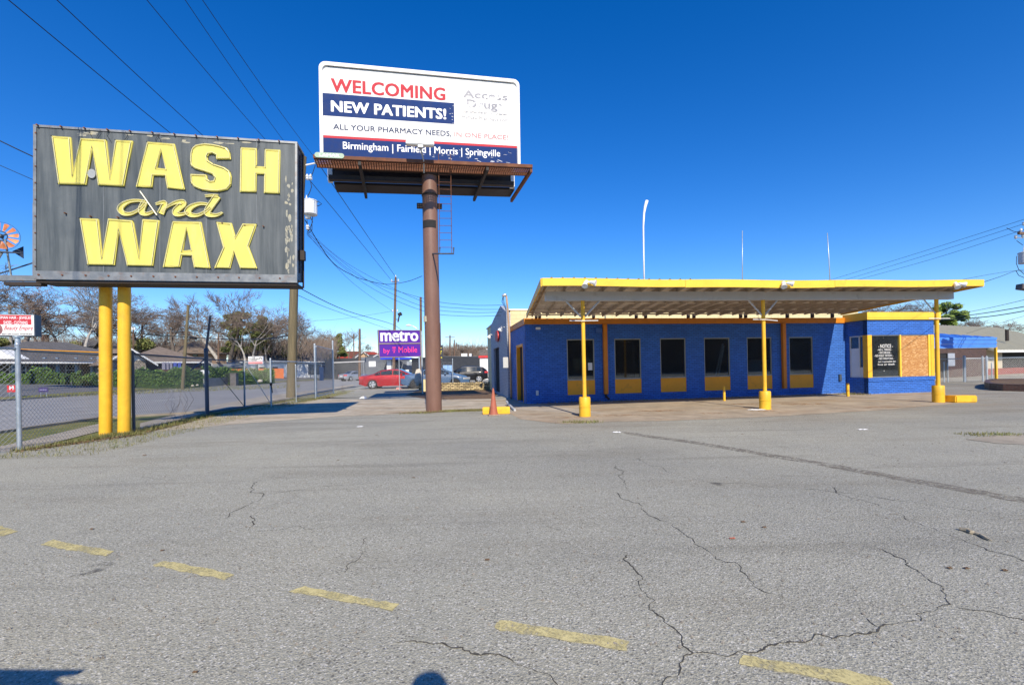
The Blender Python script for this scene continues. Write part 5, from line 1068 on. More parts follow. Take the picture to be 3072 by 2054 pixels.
def house(name, label, P, Q, depth, zb, ze, zr, wall, roof, kind='side', over=.5, wins=(), doors=(), trim=None, cat='house', wz=(0.9, 2.0), roofside=0):
    """P, Q front corners on the ground plan; the ridge runs along the front ('side'), to the back ('front') or is hipped ('hip')"""
    P, Q = Vector((P.x, P.y, 0)), Vector((Q.x, Q.y, 0)); L = (Q - P).length; x = (Q - P).normalized(); y = EZ.cross(x); f = Fr(P, x, y, EZ)
    h = thing(name, Vector((*P.lerp(Q, .5).xy, zb)), label, cat); mb = MB(); hol = [(a - w_ / 2, a + w_ / 2, zb + z0, zb + z1) for a, w_, z0, z1 in list(wins) + list(doors)]
    mb.wall(f, 0, L, zb - 3, ze, 0, .2, hol)
    mb.quad(f(0, 0, zb - 3), f(0, depth, zb - 3), f(0, depth, ze), f(0, 0, ze)); mb.quad(f(L, 0, zb - 3), f(L, 0, ze), f(L, depth, ze), f(L, depth, zb - 3)); mb.quad(f(0, depth, zb - 3), f(L, depth, zb - 3), f(L, depth, ze), f(0, depth, ze))
    if kind == 'side':
        for a in (0, L): mb.poly([f(a, 0, ze), f(a, depth, ze), f(a, depth / 2, zr - .05)])
    if kind == 'front':
        for b in (0, depth): mb.poly([f(0, b, ze), f(L, b, ze), f(L / 2, b, zr - .05)])
    mb.build('wall', wall, h, fix=False)
    o = over; t = .12; mb = MB(); dz = (zr - ze) * o / ((depth if kind != 'front' else L) / 2)
    def slab(pts): 
        n = len(pts); mb.add(pts + [p + EZ * t for p in pts], [tuple(range(n - 1, -1, -1)), tuple(range(n, 2 * n))] + [(i, (i + 1) % n, (i + 1) % n + n, i + n) for i in range(n)])
    zl = ze - dz
    if kind == 'side':
        slab([f(-o, -o, zl), f(L + o, -o, zl), f(L + o, depth / 2, zr), f(-o, depth / 2, zr)]); slab([f(L + o, depth + o, zl), f(-o, depth + o, zl), f(-o, depth / 2, zr + .002), f(L + o, depth / 2, zr + .002)])
    elif kind == 'front':
        slab([f(-o, -o, zl), f(L / 2, -o, zr), f(L / 2, depth + o, zr), f(-o, depth + o, zl)]); slab([f(L / 2, -o, zr + .002), f(L + o, -o, zl), f(L + o, depth + o, zl), f(L / 2, depth + o, zr + .002)])
    else:
        k = min(depth / 2, L / 2 - .1); slab([f(-o, -o, zl), f(L + o, -o, zl), f(L - k, depth / 2, zr), f(k, depth / 2, zr)]); slab([f(L + o, depth + o, zl), f(-o, depth + o, zl), f(k, depth / 2, zr + .002), f(L - k, depth / 2, zr + .002)])
        slab([f(-o, depth + o, zl), f(-o, -o, zl), f(k, depth / 2, zr - .002)]); slab([f(L + o, -o, zl), f(L + o, depth + o, zl), f(L - k, depth / 2, zr - .004)])
    mb.build('roof', roof, h, fix=False)
    if trim:
        mb = MB(); e = o + .03
        if kind == 'front':
            for a, b in ((-o, L / 2), (L + o, L / 2)): mb.hexa([f(a, -e, zl - .12), f(b, -e, zr - .12), f(b, -e + .08, zr - .12), f(a, -e + .08, zl - .12), f(a, -e, zl + t), f(b, -e, zr + t), f(b, -e + .08, zr + t), f(a, -e + .08, zl + t)])
        else: mb.box(f, -o, L + o, -e, -e + .06, zl - .08, zl + t - .01)
        mb.build('fascia', trim, h)
    for a, w_, z0, z1 in wins:
        mb = MB(); e = .07; 
        for q in ((a - w_ / 2, a - w_ / 2 + e, z0, z1), (a + w_ / 2 - e, a + w_ / 2, z0, z1), (a - w_ / 2 + e, a + w_ / 2 - e, z1 - e, z1), (a - w_ / 2 + e, a + w_ / 2 - e, z0, z0 + e), (a - w_ / 2 + e, a + w_ / 2 - e, (z0 + z1) / 2 - .03, (z0 + z1) / 2 + .03)): mb.box(f, q[0], q[1], -.02, .1, zb + q[2], zb + q[3])
        wn_ = mb.build('window', trim or m_trimw, h); mb = MB(); mb.box(f, a - w_ / 2 + e, a + w_ / 2 - e, .05, .08, zb + z0 + e, zb + z1 - e); mb.build('pane', m_carglass, wn_)
    for a, w_, z0, z1 in doors:
        mb = MB(); mb.box(f, a - w_ / 2, a + w_ / 2, .06, .12, zb + z0, zb + z1); mb.build('door', m_dark, h)
    return h, f, L
def up(u, Y): return Vector((at(u, 1100, Y).x, Y, 0))
# ranch office with a porch
z0 = zat(100, 1147, 48); RP, RQ = up(-150, 45), up(330, 55.5)
h, f, L = house('ranch_office', 'long low building with a charcoal hipped roof and pale blue porch posts', RP + Vector((0, 2.2, 0)), RQ + Vector((0, 2.2, 0)), 9, z0, zat(100, 1062, 48), zat(150, 1024, 53), m_graybrick, m_sh_gray, 'hip', 2.3, [(L_ * 1.0, 1.3, .5, 2.2) for L_ in (3, 7.5, 12.4, 15.1, 19, 22)], [(10, 1.1, 0, 2.2), (17, 1.1, 0, 2.2)], m_trimw, 'building')
for u in (16, 110, 150, 212, 265, 288):
    k = (u + 150) / 480; b = RP.lerp(RQ, k); b = Vector((b.x, b.y, z0 - .3)); mb = MB(); mb.box(Fr(b, E1, E2, EZ), -.12, .12, -.12, .12, 0, zat(100, 1068, 48) - z0 + .25); mb.build('porch_post', m_bluepost, h)
mb = MB(); g0 = up(-60, 43.2); gp = [at(-62, 1076, 43.2), at(48, 1076, 44.6), at(-8, 1046, 44)]; mb.add(gp + [p + Vector((.1, 1.2, .0)) for p in gp], [(0, 1, 2), (5, 4, 3), (0, 3, 4, 1), (1, 4, 5, 2), (2, 5, 3, 0)]); mb.build('porch_gable', m_trimw, h)
mb = MB(); mb.tube([at(60, 1048, 47.6), at(300, 1057, 53)], .07, 4); mb.build('roof_flashing', m_panel, h)
# brown roofed house with white gable
zb = zat(450, 1125, 58); house('brick_house', 'dark brick house with a brown roof behind the long hedge', up(395, 58), up(606, 64), 9, zb, zat(500, 1080, 60), zat(460, 1044, 65), m_darkbrick, m_sh_brown, 'hip', .7, [], [], m_trimw)
h, f, L = house('gabled_wing', 'white gabled wing with pale stonework beside the yellow poles', up(322, 53), up(438, 56.5), 8, zb, zat(380, 1080, 54), zat(362, 1046, 54), m_stone, m_sh_brown, 'front', .9, [], [], m_trimw)
mb = MB(); mb.poly([f(-.1, -.03, zat(380, 1080, 54)), f(L + .1, -.03, zat(380, 1080, 54)), f(L / 2, -.03, zat(362, 1046, 54) - .1)]); mb.build('gable_board', m_trimw, h, fix=False)
for i, u in enumerate((496, 506, 517, 530, 543)):
    c = up(u, 58.6 + i * .3); mb = MB(); mb.box(Fr(Vector((c.x, c.y - .25, 0)), E1, E2, EZ), -.2, .2, -.05, .0, zat(u, 1108 if i < 3 else 1114, 59), zat(u, 1087, 59)); tag(mb.build('shop_banner', M('banner_gray', (.2, .2, .27), .6) if i < 3 else M('banner_blue', (.05, .08, .34), .6), loc=c), ['leftmost gray strip banner on the dark brick house', 'second gray strip banner on the dark brick house', 'third gray strip banner on the dark brick house', 'left blue strip banner on the dark brick house', 'right blue strip banner on the dark brick house'][i], 'banner', 'banners on the dark brick house')
# tan brick house farther back
zb = zat(600, 1085, 85); house('tan_house', 'tan brick house with a brown roof farther back behind the tall gate post', up(557, 82), up(680, 88), 10, zb, zat(600, 1056, 84), zat(600, 1030, 90), m_tanbrick, m_sh_brown, 'hip', .9, [(5, .9, 1.0, 2.0), (1.6, .9, 1, 2)], [], m_dsteel)
# distant house left with gray roof
zb = zat(395, 1060, 80); house('distant_house', 'distant house with a steep gray roof left of the yellow poles', up(330, 80), up(425, 84), 8, zb, zat(395, 1050, 82), zat(395, 1030, 84), m_grayw, m_sh_gray, 'side', .5)
house('upper_house', 'dark house among the trees above the charcoal roof', up(262, 84), up(322, 86), 8, zat(280, 1050, 84), zat(280, 1037, 85), zat(280, 1022, 88), m_grayw, m_sh_gray, 'side', .5)
mb = MB(); c = at(136, 1018, 95); mb.box(Fr(c, (1, 0, 0), (0, 1, 0), EZ), -.45, .45, -.4, .4, -3, .9); mb.box(Fr(c, (1, 0, 0), (0, 1, 0), EZ), -.52, .52, -.47, .47, .9, 1.05); tag(mb.build('chimney', m_sh_rust, loc=c), 'red brick chimney standing among the bare trees', 'chimney')
# white house, low annex, orange wall
zb = zat(830, 1126, 92); h, f, L = house('white_house', 'white house with a gray roof and navy end gable behind the orange wall', up(727, 90), up(965, 100), 9, zb, zat(830, 1082, 94), zat(830, 1050, 99), m_wsiding, m_sh_dk, 'side', .5, [(3.6, 1.3, .9, 1.9), (6.0, 1.2, .9, 1.9), (14.0, 1.1, .7, 2.3)], [], m_trimw)
mb = MB(); c = f(L + .45, 0, 0); mb.poly([f(L + .52, -.3, zat(940, 1082, 99)), f(L + .52, 9.3, zat(940, 1082, 99)), f(L + .52, 4.5, zat(940, 1048, 101))]); mb.build('end_gable', m_navyg, h, fix=False)
mb = MB(); 
for k in range(9): mb.box(f, L - 3 + k * .33, L - 2.95 + k * .33, -1.2, -1.15, zb, zb + 1.0)
mb.box(f, L - 3.1, L, -1.22, -1.12, zb + 1.0, zb + 1.08); mb.box(f, L - 3.1, L - 2.95, -1.2, -1.05, zb, zb + 2.4); mb.box(f, L - 2.9, L - .1, -.02, .05, zb, zb + 2.3); mb.build('porch', m_navypost, h)
zb = zat(660, 1128, 84); house('white_annex', 'low pale flat roofed annex between the hedge and the white house', up(590, 82), up(728, 89), 7, zb, zat(660, 1098, 84), zat(660, 1085, 87), m_whitebrick, m_galv, 'side', .6, [], [], m_grayw)
a, b = up(672, 80), up(851, 88); mb = MB(); x = (b - a).normalized(); mb.box(Fr(a, x, EZ.cross(x), EZ), 0, (b - a).length, 0, .3, -2, zat(760, 1106, 84)); tag(mb.build('orange_wall', m_orangew, loc=a), 'long low orange painted wall in front of the white house', 'wall')
# gray blue house and the gray sheds down the road
zb = zat(970, 1120, 112); house('blue_gray_house', 'small blue gray house half hidden behind the narrow gate', up(940, 110), up(1006, 114), 9, zb, zat(970, 1092, 112), zat(970, 1069, 117), m_grayw, m_sh_gray, 'side', .6, [(2, 1.1, .8, 2), (4.4, 1, .8, 2)], [], m_trimw)
zb = -.1; h, f, L = house('gray_shed', 'long low gray commercial shed with dark pillared front down the road', up(985, 108), up(1086, 96), 12, zb, zat(1040, 1076, 100), zat(1040, 1074, 103), m_grayw, m_grayw, 'side', .05, [], [], None, 'building')
a = up(1086, 96); b = up(1150, 112); x = (b - a).normalized(); ff = Fr(a, x, EZ.cross(x), EZ); mb = MB(); L = (b - a).length; mb.box(ff, 0.02, L, .4, 8, -.1, zat(1086, 1074, 96)); mb.build('shop_front', m_blackb, h)
for k in range(6): mb = MB(); mb.box(ff, .1 + k * L / 6, .5 + k * L / 6, -.5, .38, -.1, zat(1086, 1075, 96) - .3); mb.build('pillar', m_grayw, h)
mb = MB(); mb.box(ff, -.1, L, -.7, .39, zat(1086, 1076, 96) - .28, zat(1086, 1073, 96)); mb.build('canopy_edge', m_grayw, h)
mb = MB(); c = at(1117, 1091, 94); mb.box(Fr(c, (1, 0, 0), (0, 1, 0), EZ), -.75, .7, 0, .1, -.6, .55); tag(mb.build('shop_board', m_white, loc=c), 'blank white board on the dark pillared shed front', 'sign')
for nm, lab, u0, u1, Y, ve, vr, wl, rf, kd in (('red_roof_house', 'house with a low red hipped roof behind the gray shed', 1000, 1054, 135, 1073, 1063, m_tanbrick, m_sh_red, 'hip'), ('rust_roof_house', 'house with a rust brown roof right of the red hipped one', 1045, 1086, 145, 1069, 1054, m_tanbrick, m_sh_rust, 'side'), ('tan_gable_house', 'tan gabled house right of the tall rusty pole', 1066, 1114, 130, 1072, 1055, M('tan_siding', (.48, .33, .2), .7), m_sh_dk, 'front'), ('red_roof_cottage', 'small red roofed house left of the purple sign', 1108, 1136, 150, 1062, 1055, m_tanbrick, m_sh_red, 'side'), ('white_gable_house', 'white gabled house just left of the purple sign', 1112, 1150, 125, 1074, 1063, m_wsiding, m_sh_gray, 'front'), ('gray_roof_house', 'pale roofed house behind the leaning transformer pole', 950, 985, 140, 1072, 1063, m_wsiding, m_galv, 'hip')):
    house(nm, lab, up(u0, Y), up(u1, Y + 2), 10, zat(u0, 1100, Y), zat((u0 + u1) / 2, ve, Y), zat((u0 + u1) / 2, vr, Y + (5 if kd != 'front' else 0)), wl, rf, kd, .5, [], [], m_trimw if kd == 'front' else None)
# filling station behind the cars
gs = thing('fuel_station', up(1190, 95), 'fuel station with a blue edged canopy on white pillars behind the parked cars', 'fuel station'); ga = up(1140, 95); gb = up(1345, 95)
m_stblue = M('station_blue', (.02, .05, .55), .5, .08)
for u0, u1, dz in ((1141, 1182, 0), (1186, 1233, 0)):
    mb = MB(); a = at(u0, 1078, 95); b = at(u1, 1072, 95); mb.box(WF, a.x, b.x, 95, 102, a.z, b.z); mb.build('canopy_edge', m_stblue if u0 < 1200 else m_stblue, gs)
for u, w_ in ((1169, .55), (1247, .42), (1178, .25)):
    mb = MB(); c = up(u, 97); mb.box(Fr(c, (1, 0, 0), (0, 1, 0), EZ), -w_, w_, -.3, .3, -.1, 3.95); mb.build('pillar', m_white, gs)
mb = MB(); a, b = at(1150, 1110, 104), at(1275, 1083, 104); mb.box(WF, a.x, b.x, 104, 110, -.1, b.z); mb.build('kiosk_wall', M('station_wall', (.30, .34, .40), .6, .3, .8), gs)
mb = MB(); a, b = at(1250, 1084, 100), at(1262, 1076, 100); mb.box(WF, a.x, b.x, 100, 100.2, a.z, b.z); mb.build('price_board', m_stblue, gs)
for u in (1200, 1222): mb = MB(); c = up(u, 96); mb.box(Fr(c, (1, 0, 0), (0, 1, 0), EZ), -.35, .35, -.25, .25, -.1, 1.7); mb.build('fuel_pump', m_white if u == 1222 else m_dark, gs)
# dark block with yellow lettered pylon, white garage
a, b = up(1322, 86), up(1440, 92); mb = MB(); x = (b - a).normalized(); mb.box(Fr(a, x, EZ.cross(x), EZ), 0, (b - a).length, 0, 12, -.1, zat(1380, 1070, 89)); dkb = thing('black_block', a, 'plain black flat roofed block behind the black car', 'building'); mb.build('wall', m_blackb, dkb)
mb = MB(); mb.box(Fr(a, x, EZ.cross(x), EZ), -.1, (b - a).length + .1, -.1, 12.1, zat(1380, 1070, 89), zat(1380, 1068.5, 89)); mb.build('parapet', m_grayw, dkb)
for u0, u1, v0, v1 in ((1384, 1401, 1068, 1060), (1408, 1414, 1068, 1060)):
    a_, b_ = at(u0, v0, 97), at(u1, v1, 97); mb = MB(); mb.box(WF, a_.x, b_.x, 97, 98, a_.z - .4, b_.z); mb.build('roof_unit', m_white, dkb)
pyl = thing('pylon_sign', up(1325, 70), 'dark pylon sign with yellow letters half hidden behind the brown billboard pole', 'sign'); mb = MB(); c = up(1318, 70); cf = Fr(c, (1, 0, 0), (0, 1, 0), EZ); x1 = at(1328.5, 1100, 70).x - c.x
mb.box(cf, x1 - 1.6, x1, 0, .4, zat(1325, 1085, 70), zat(1325, 1035, 70)); pp = mb.build('panel', m_blackb, pyl); mb = MB(); mb.box(cf, x1 - .55, x1 - .25, .1, .3, -.1, zat(1325, 968, 70)); mb.build('mast', M('striped_mast', (.10, .06, .08), .5, .5, .7), pyl)
m_yl = M('yellow_sign_ink', (.85, .70, .03), .5)
pf = Fr(Vector((c.x, 69.995, 0)), (1, 0, 0), EZ, (0, -1, 0))
for v0, v1, t_ in ((1062, 1052, 'NT'), (1083, 1071, 'IT')): text(t_, 'pylon_lettering', pf, m_yl, pp, (x1 - 1.0, zat(1325, v0, 70), x1 - .08, zat(1325, v1, 70)), c=.002, bold=.05, ext=.01)
mb = MB(); mb.box(pf, x1 - .9, x1 - .15, zat(1325, 1045, 70), zat(1325, 1043, 70), 0, .02); mb.build('pylon_lettering', m_yl, pp)
for u0, u1, lab in ((1329, 1343, 'left pale blue ice box behind the blue car'), (1344, 1355, 'right pale blue ice box behind the blue car')):
    a_, b_ = at(u0, 1112, 62), at(u1, 1095, 62); mb = MB(); mb.box(WF, a_.x, b_.x, 62, 63, -.1, b_.z); tag(mb.build('ice_box', M('pale_blue_box', (.25, .42, .68), .4, .25, 3), loc=(a_.x, 62, 0), bevel=.03), lab, 'ice box', 'ice boxes')
wg = thing('white_garage', up(1470, 62), 'small white slatted garage with a red fascia beside the gray shop side', 'garage'); a_, b_ = at(1440.5, 1136, 62), at(1503, 1071, 62)
mb = MB(); nS = 16
for k in range(nS): mb.box(WF, a_.x, b_.x, 62 + .0, 62.1 - (.03 if k % 2 else 0), -.1 + (b_.z + .1) * k / nS + .01, -.1 + (b_.z + .1) * (k + 1) / nS)
mb.box(WF, a_.x, b_.x, 62.1, 68, -.1, b_.z); mb.build('wall', m_white, wg)
mb = MB(); z1 = zat(1470, 1066, 62); mb.box(WF, a_.x - .15, b_.x, 61.8, 62.05, b_.z - .05, z1); mb.build('fascia', m_red, wg)
mb = MB(); mb.box(WF, a_.x - .05, b_.x, 62.2, 68, b_.z + .01, zat(1470, 1048, 62)); mb.build('parapet', m_graybrick, wg); mb = MB(); mb.box(WF, at(1458, 1048, 62).x, b_.x, 62.1, 68.1, zat(1470, 1048, 62), zat(1470, 1046, 62)); mb.build('coping', m_trimw, wg)
# ------------------------------------------------------------------ signs across the road
by0 = 37.0; bt = thing('beauty_shop_sign', Vector((xat(54, by0), by0, .1)), 'white and red beauty shop sign on a gray pole behind the front fence', 'sign')
a_, b_ = at(-52, 1007, by0), at(104, 943, by0 + 1.2); sx = Vector((b_.x - a_.x, 1.2, 0)); LW = sx.length; sx.normalize(); snn = sx.cross(EZ); SB = Fr(a_, sx, EZ, snn); LH = b_.z - a_.z
mb = MB(); mb.box(SB, 0, LW + .0, 0, LH, -.9, -.01); mb.build('cabinet', m_navypost, bt)
mb = MB(); mb.box(SB, .06, LW - .06, .06, LH - .06, -.009, .01); bfc = mb.build('sign_face', m_poster, bt)
mb = MB(); mb.box(SB, .1, LW - .22, LH * .52, LH - .09, .01, .016); mb.build('red_band', m_bred, bfc)
q = lambda u, v: SB.px(u, v)
def stx(body, u0, u1, v0, v1, mat, bold=.02, sh=0):
    a, b = q(u0, v1); c, d = q(u1, v0); text(body, 'sign_lettering', SB, mat, bfc, (a, b, c, d), c=.017, bold=bold, ext=.002, shear=sh)
stx('WIGS - HUMAN HAIR - JEWELRY', -44, 96, 949.5, 958, m_bwhite); stx('SHOES - CLOTHING', 11, 83, 963, 972.5, m_bwhite); stx('Beauty Empire', 11, 96, 977.5, 993.5, m_bred, .01, .25); stx('BEAUTY SUPPLY & SCHOOL UNIFORM SPECIALIST', 7, 98, 999.5, 1003.5, m_dark, .01)
a, b = q(-7, 1003); mb = MB(); mb.prism(SB, [(a + .33 * math.cos(k * .5), b + .42 + .48 * math.sin(k * .5)) for k in range(13)], .011, .016); mb.build('portrait', M('portrait_print', (.25, .10, .10), .5, .4, 4), bfc)
mb = MB(); b = Vector((xat(54.5, by0 + .5), by0 + .5, -.2)); mb.tube([b, Vector((b.x, b.y, a_.z - .15))], .17, 14); mb.lathe(Vector((b.x, b.y, a_.z - .15)), [(.3, 0), (.3, .12)], 14); mb.build('pole', m_galv, bt, smooth=True, sharp=40)
cs = thing('counseling_sign', up(770, 66), 'white counseling sign with red lower line on a dark post by the hedge', 'sign'); a_, b_ = at(745, 1092, 66), at(794.5, 1068.5, 66.6); CF = Fr(a_, (1, 0, 0), EZ, (0, -1, 0)); CW, CHh = b_.x - a_.x, b_.z - a_.z
mb = MB(); mb.box(CF, 0, CW, 0, CHh, -.3, 0); cp = mb.build('panel', m_poster, cs)
text('THE', 'sign_lettering', CF, m_dark, cp, (CW * .28, CHh * .78, CW * .48, CHh * .94), c=.003, bold=.05); text('COUNSELING', 'sign_lettering', CF, m_dark, cp, (CW * .05, CHh * .57, CW * .72, CHh * .74), c=.003, bold=.05); text('CENTER', 'sign_lettering', CF, m_dark, cp, (CW * .18, CHh * .41, CW * .6, CHh * .53), c=.003, bold=.05)
mb = MB(); mb.box(CF, .02, CW - .02, .02, CHh * .36, .002, .01); mb.build('red_line_panel', M('pink_panel', (.75, .42, .42), .5), cp); mb = MB(); mb.box(CF, .05, CW - .05, CHh * .08, CHh * .18, .01, .02); mb.build('red_rule', m_bred, cp)
mb = MB()
for k in range(9):
    t0 = math.pi * (-.15 + 1.3 * k / 9); t1 = t0 + math.pi * 1.3 / 9; c0 = Vector((CW * .85, CHh * .66, 0)); rr0, rr1 = CHh * .12, CHh * .2
    mb.prism(CF, [(c0.x + rr0 * math.cos(t0), c0.y + rr0 * math.sin(t0)), (c0.x + rr1 * math.cos(t0), c0.y + rr1 * math.sin(t0)), (c0.x + rr1 * math.cos(t1), c0.y + rr1 * math.sin(t1)), (c0.x + rr0 * math.cos(t1), c0.y + rr0 * math.sin(t1))], .003, .01)
mb.build('emblem', m_dark, cp)
mb = MB(); c = at(770, 1092, 66.2); mb.box(Fr(Vector((c.x, c.y, 0)), (1, 0, 0), (0, 1, 0), EZ), -.16, .16, -.1, .1, -.5, c.z); mb.build('post', m_navypost, cs)
for u0, u1, v0, v1, Y, mt, txt, lab in ((21, 50, 1176, 1155, 33, m_red, 'M', 'small red yard sign with a white M on the far verge'), (115, 144, 1176, 1161, 33.5, M('dark_purple_board', (.06, .045, .14), .6), '', 'small dark purple yard sign on the far verge')):
    a_, b_ = at(u0, v0, Y), at(u1, v1, Y); y = thing('yard_sign', Vector(((a_.x + b_.x) / 2, Y, 0)), lab, 'yard sign'); Yf = Fr(a_, (1, 0, 0), EZ, (0, -1, 0)); mb = MB(); mb.box(Yf, 0, b_.x - a_.x, 0, b_.z - a_.z, -.02, 0); pn = mb.build('panel', mt, y)
    W_, H_2 = b_.x - a_.x, b_.z - a_.z
    if txt: text(txt, 'sign_lettering', Yf, m_bwhite, pn, (W_ * .25, H_2 * .35, W_ * .7, H_2 * .9), c=.003, bold=.05, ext=.003)
    else: mb = MB(); mb.box(Yf, W_ * .15, W_ * .85, H_2 * .4, H_2 * .55, .001, .006); mb.build('pale_stripe', M('lavender', (.3, .28, .5), .6), pn)
    mb = MB(); 
    for k in (.2, .8): mb.tube([Vector((a_.x + W_ * k, Y + .03, -.3)), Vector((a_.x + W_ * k, Y + .03, a_.z + .1))], .015, 5)
    mb.build('stake', m_galv, y)
# stone gate pillar, iron gate, blockwork wall, boulders
pb_ = up(702, 58); zb = zat(700, 1147, 58); mb = MB(); mb.box(Fr(pb_, E1, E2, EZ), -.36, .36, -.36, .36, zb - 1, zat(702, 1120, 58)); mb.box(Fr(pb_, E1, E2, EZ), -.42, .42, -.42, .42, zat(702, 1120, 58), zat(702, 1118.5, 58)); tag(mb.build('stone_pillar', m_graybrick, loc=pb_), 'square brown stone pillar between the two clipped hedges', 'pillar')
ig = thing('iron_gate', up(681, 58), 'small black iron gate beside the stone pillar', 'gate'); mb = MB()
for k in range(9): c = up(672 + 18 * k / 8, 58); mb.tube([Vector((c.x, c.y, zb)), Vector((c.x, c.y, zat(680, 1121, 58)))], .025, 4)
c0, c1 = up(672, 58), up(690, 58)
for v in (1122, 1143): mb.tube([Vector((c0.x, c0.y, zat(680, v, 58))), Vector((c1.x, c1.y, zat(680, v, 58)))], .035, 4)
mb.build('bars', m_black, ig)
a, b = up(612, 55), up(694, 62); x = (b - a).normalized(); mb = MB(); mb.box(Fr(a, x, EZ.cross(x), EZ), 0, (b - a).length, 0, .25, -.5, zat(650, 1133, 58)); tag(mb.build('block_wall', m_cblock, loc=a), 'low gray blockwork wall beside the long hedge', 'wall')
def boulder(u, v, Y, r_, label, mat):
    mb = MB(); c = at(u, v, Y); rg = random.Random(int(u)); prof = [(.01, -r_ * .5), (r_ * .8, -r_ * .4), (r_, 0), (r_ * .85, r_ * .4), (r_ * .45, r_ * .66), (.01, r_ * .72)]; mb.lathe(c, prof, 10)
    mb.v = [(p[0] + rg.uniform(-.1, .1) * r_, p[1] + rg.uniform(-.1, .1) * r_, p[2] + rg.uniform(-.08, .08) * r_) for p in mb.v]; tag(mb.build('boulder', mat, loc=c, smooth=True), label, 'boulder', 'boulders by the hedge')
m_rock = M('pale_rock', (.42, .38, .30), .9, .3, 6, bump=.5); boulder(780, 1143, 57, .33, 'pale boulder in front of the hedge by the counseling sign', m_rock); boulder(578, 1157, 47, .16, 'left small white stone at the foot of the leaning pole', m_rock); boulder(592, 1155, 48, .15, 'right small white stone at the foot of the leaning pole', m_rock)
mb = MB(); c = at(615, 1118, 60); mb.lathe(c, [(.3, -.7), (.4, -.4), (.38, .2), (.3, .4), (.1, .5)], 12, Fr(c, (0, 0, 1), (0, 1, 0), (1, 0, 0))); tag(mb.build('white_tank', m_white, loc=c, smooth=True), 'white rounded tank behind the end of the long hedge', 'tank')
# ------------------------------------------------------------------ right background
cpt = thing('carport', Vector((26, 26, 0)), 'blue ribbed metal carport on a yellow post behind the corner office', 'carport')
c1 = at(2990, 1100, 26.0); c0 = c1 - E1 * 9; zf0, zf1 = zat(2990, 1042, 26), zat(2990, 1013, 26); CPf = Fr(Vector((c1.x, c1.y, 0)), -E1, E2, EZ)
mb = MB(); n = 5
for k in range(n): mb.box(CPf, -.0, 9, -.04 + .03 * (k % 2), .02, zf0 + (zf1 - zf0) * k / n + .004, zf0 + (zf1 - zf0) * (k + 1) / n)
mb.build('fascia', m_bluemetal, cpt)
zr = zat(2822, 984, 28.5); mb = MB(); nb = 40; AH, BD = 5.4, 3.2
for k in range(nb):
    a0, a1 = -.04 + 9.04 * k / nb, -.04 + 9.04 * (k + 1) / nb; e = .028 if k % 2 else 0
    t0, t1 = min(1, max(0, a0 / AH)), min(1, max(.004, a1 / AH)); Z = lambda t: zf1 + .01 + (zr - zf1) * t
    mb.hexa([CPf(a0, -.03, zf1 - .02), CPf(a1, -.03, zf1 - .02), CPf(a1, BD * t1, Z(t1) - .03), CPf(a0, BD * t0, Z(t0) - .03), CPf(a0, -.03, zf1 + .02 + e), CPf(a1, -.03, zf1 + .02 + e), CPf(a1, BD * t1, Z(t1) + e + .01), CPf(a0, BD * t0, Z(t0) + e + .01)])
    mb.quad(CPf(a0, BD * t0, Z(t0)), CPf(a1, BD * t1, Z(t1)), CPf(a1, BD * 2, zf1), CPf(a0, BD * 2, zf1))
mb.build('roof', m_bluemetal, cpt)
for a, b in ((-.02, 0), (-.02, 5.5)): mb = MB(); mb.box(CPf, a, a + .1, b - .04, b + .06, -.1, zf0 + .05); mb.build('post', m_yellow, cpt)
mb = MB(); mb.box(CPf, -.05, 9, -.03, .03, zf0 - .01, zf0 + .003); mb.build('soffit_edge', m_trimw, cpt)
zb = 0; a, b = up(2955, 38), up(3230, 46)
h, f, L = house('metal_roof_building', 'beige building with a tan ribbed metal roof behind the right fence', a, b, 12, -.2, zat(3000, 1042, 39), zat(3010, 972, 45), M('beige_wall_paint', (.50, .44, .34), .7, .06, 2), m_tanmetal, 'side', .9, [], [(6.2, 6.0, -.1, 2.3)], m_trimw, 'building')
mb = MB(); sl = (zat(3010, 972, 45) - zat(3000, 1042, 39)) / 6
for k in range(34):
    x_ = -.9 + k * (L + 1.8) / 34; mb.hexa([f(x_, -.9, zat(3000, 1042, 39) - .9 * sl + .12), f(x_ + .07, -.9, zat(3000, 1042, 39) - .9 * sl + .12), f(x_ + .07, 6, zat(3010, 972, 45) + .12), f(x_, 6, zat(3010, 972, 45) + .12), f(x_, -.9, zat(3000, 1042, 39) - .9 * sl + .19), f(x_ + .07, -.9, zat(3000, 1042, 39) - .9 * sl + .19), f(x_ + .07, 6, zat(3010, 972, 45) + .19), f(x_, 6, zat(3010, 972, 45) + .19)])
mb.build('roof_ribs', m_tanmetal, h)
mb = MB(); c = at(3021, 1003, 41); mb.tube([c - EZ * .6, c + EZ * .45], .13, 10); mb.build('vent_pipe', m_dsteel, h)
mb = MB(); mb.box(f, 0, L, -.03, -.005, -.2, .55); mb.build('red_plinth', M('red_plinth_paint', (.25, .07, .06), .8, .2), h)
h, f, L = house('dark_brick_building', 'dark brick building in the shade behind the blue carport', up(2760, 33), up(2960, 37), 8, -.2, zat(2870, 1030, 34), zat(2870, 1012, 38), m_darkbrick, m_sh_gray, 'side', .3, [], [(3.4, 1.2, .0, 2.1)], m_trimw, 'building')
mb = MB(); mb.box(f, 3.9, 4.9, -.05, .0, .9, 1.9); mb.build('window', m_whitebrick, h)
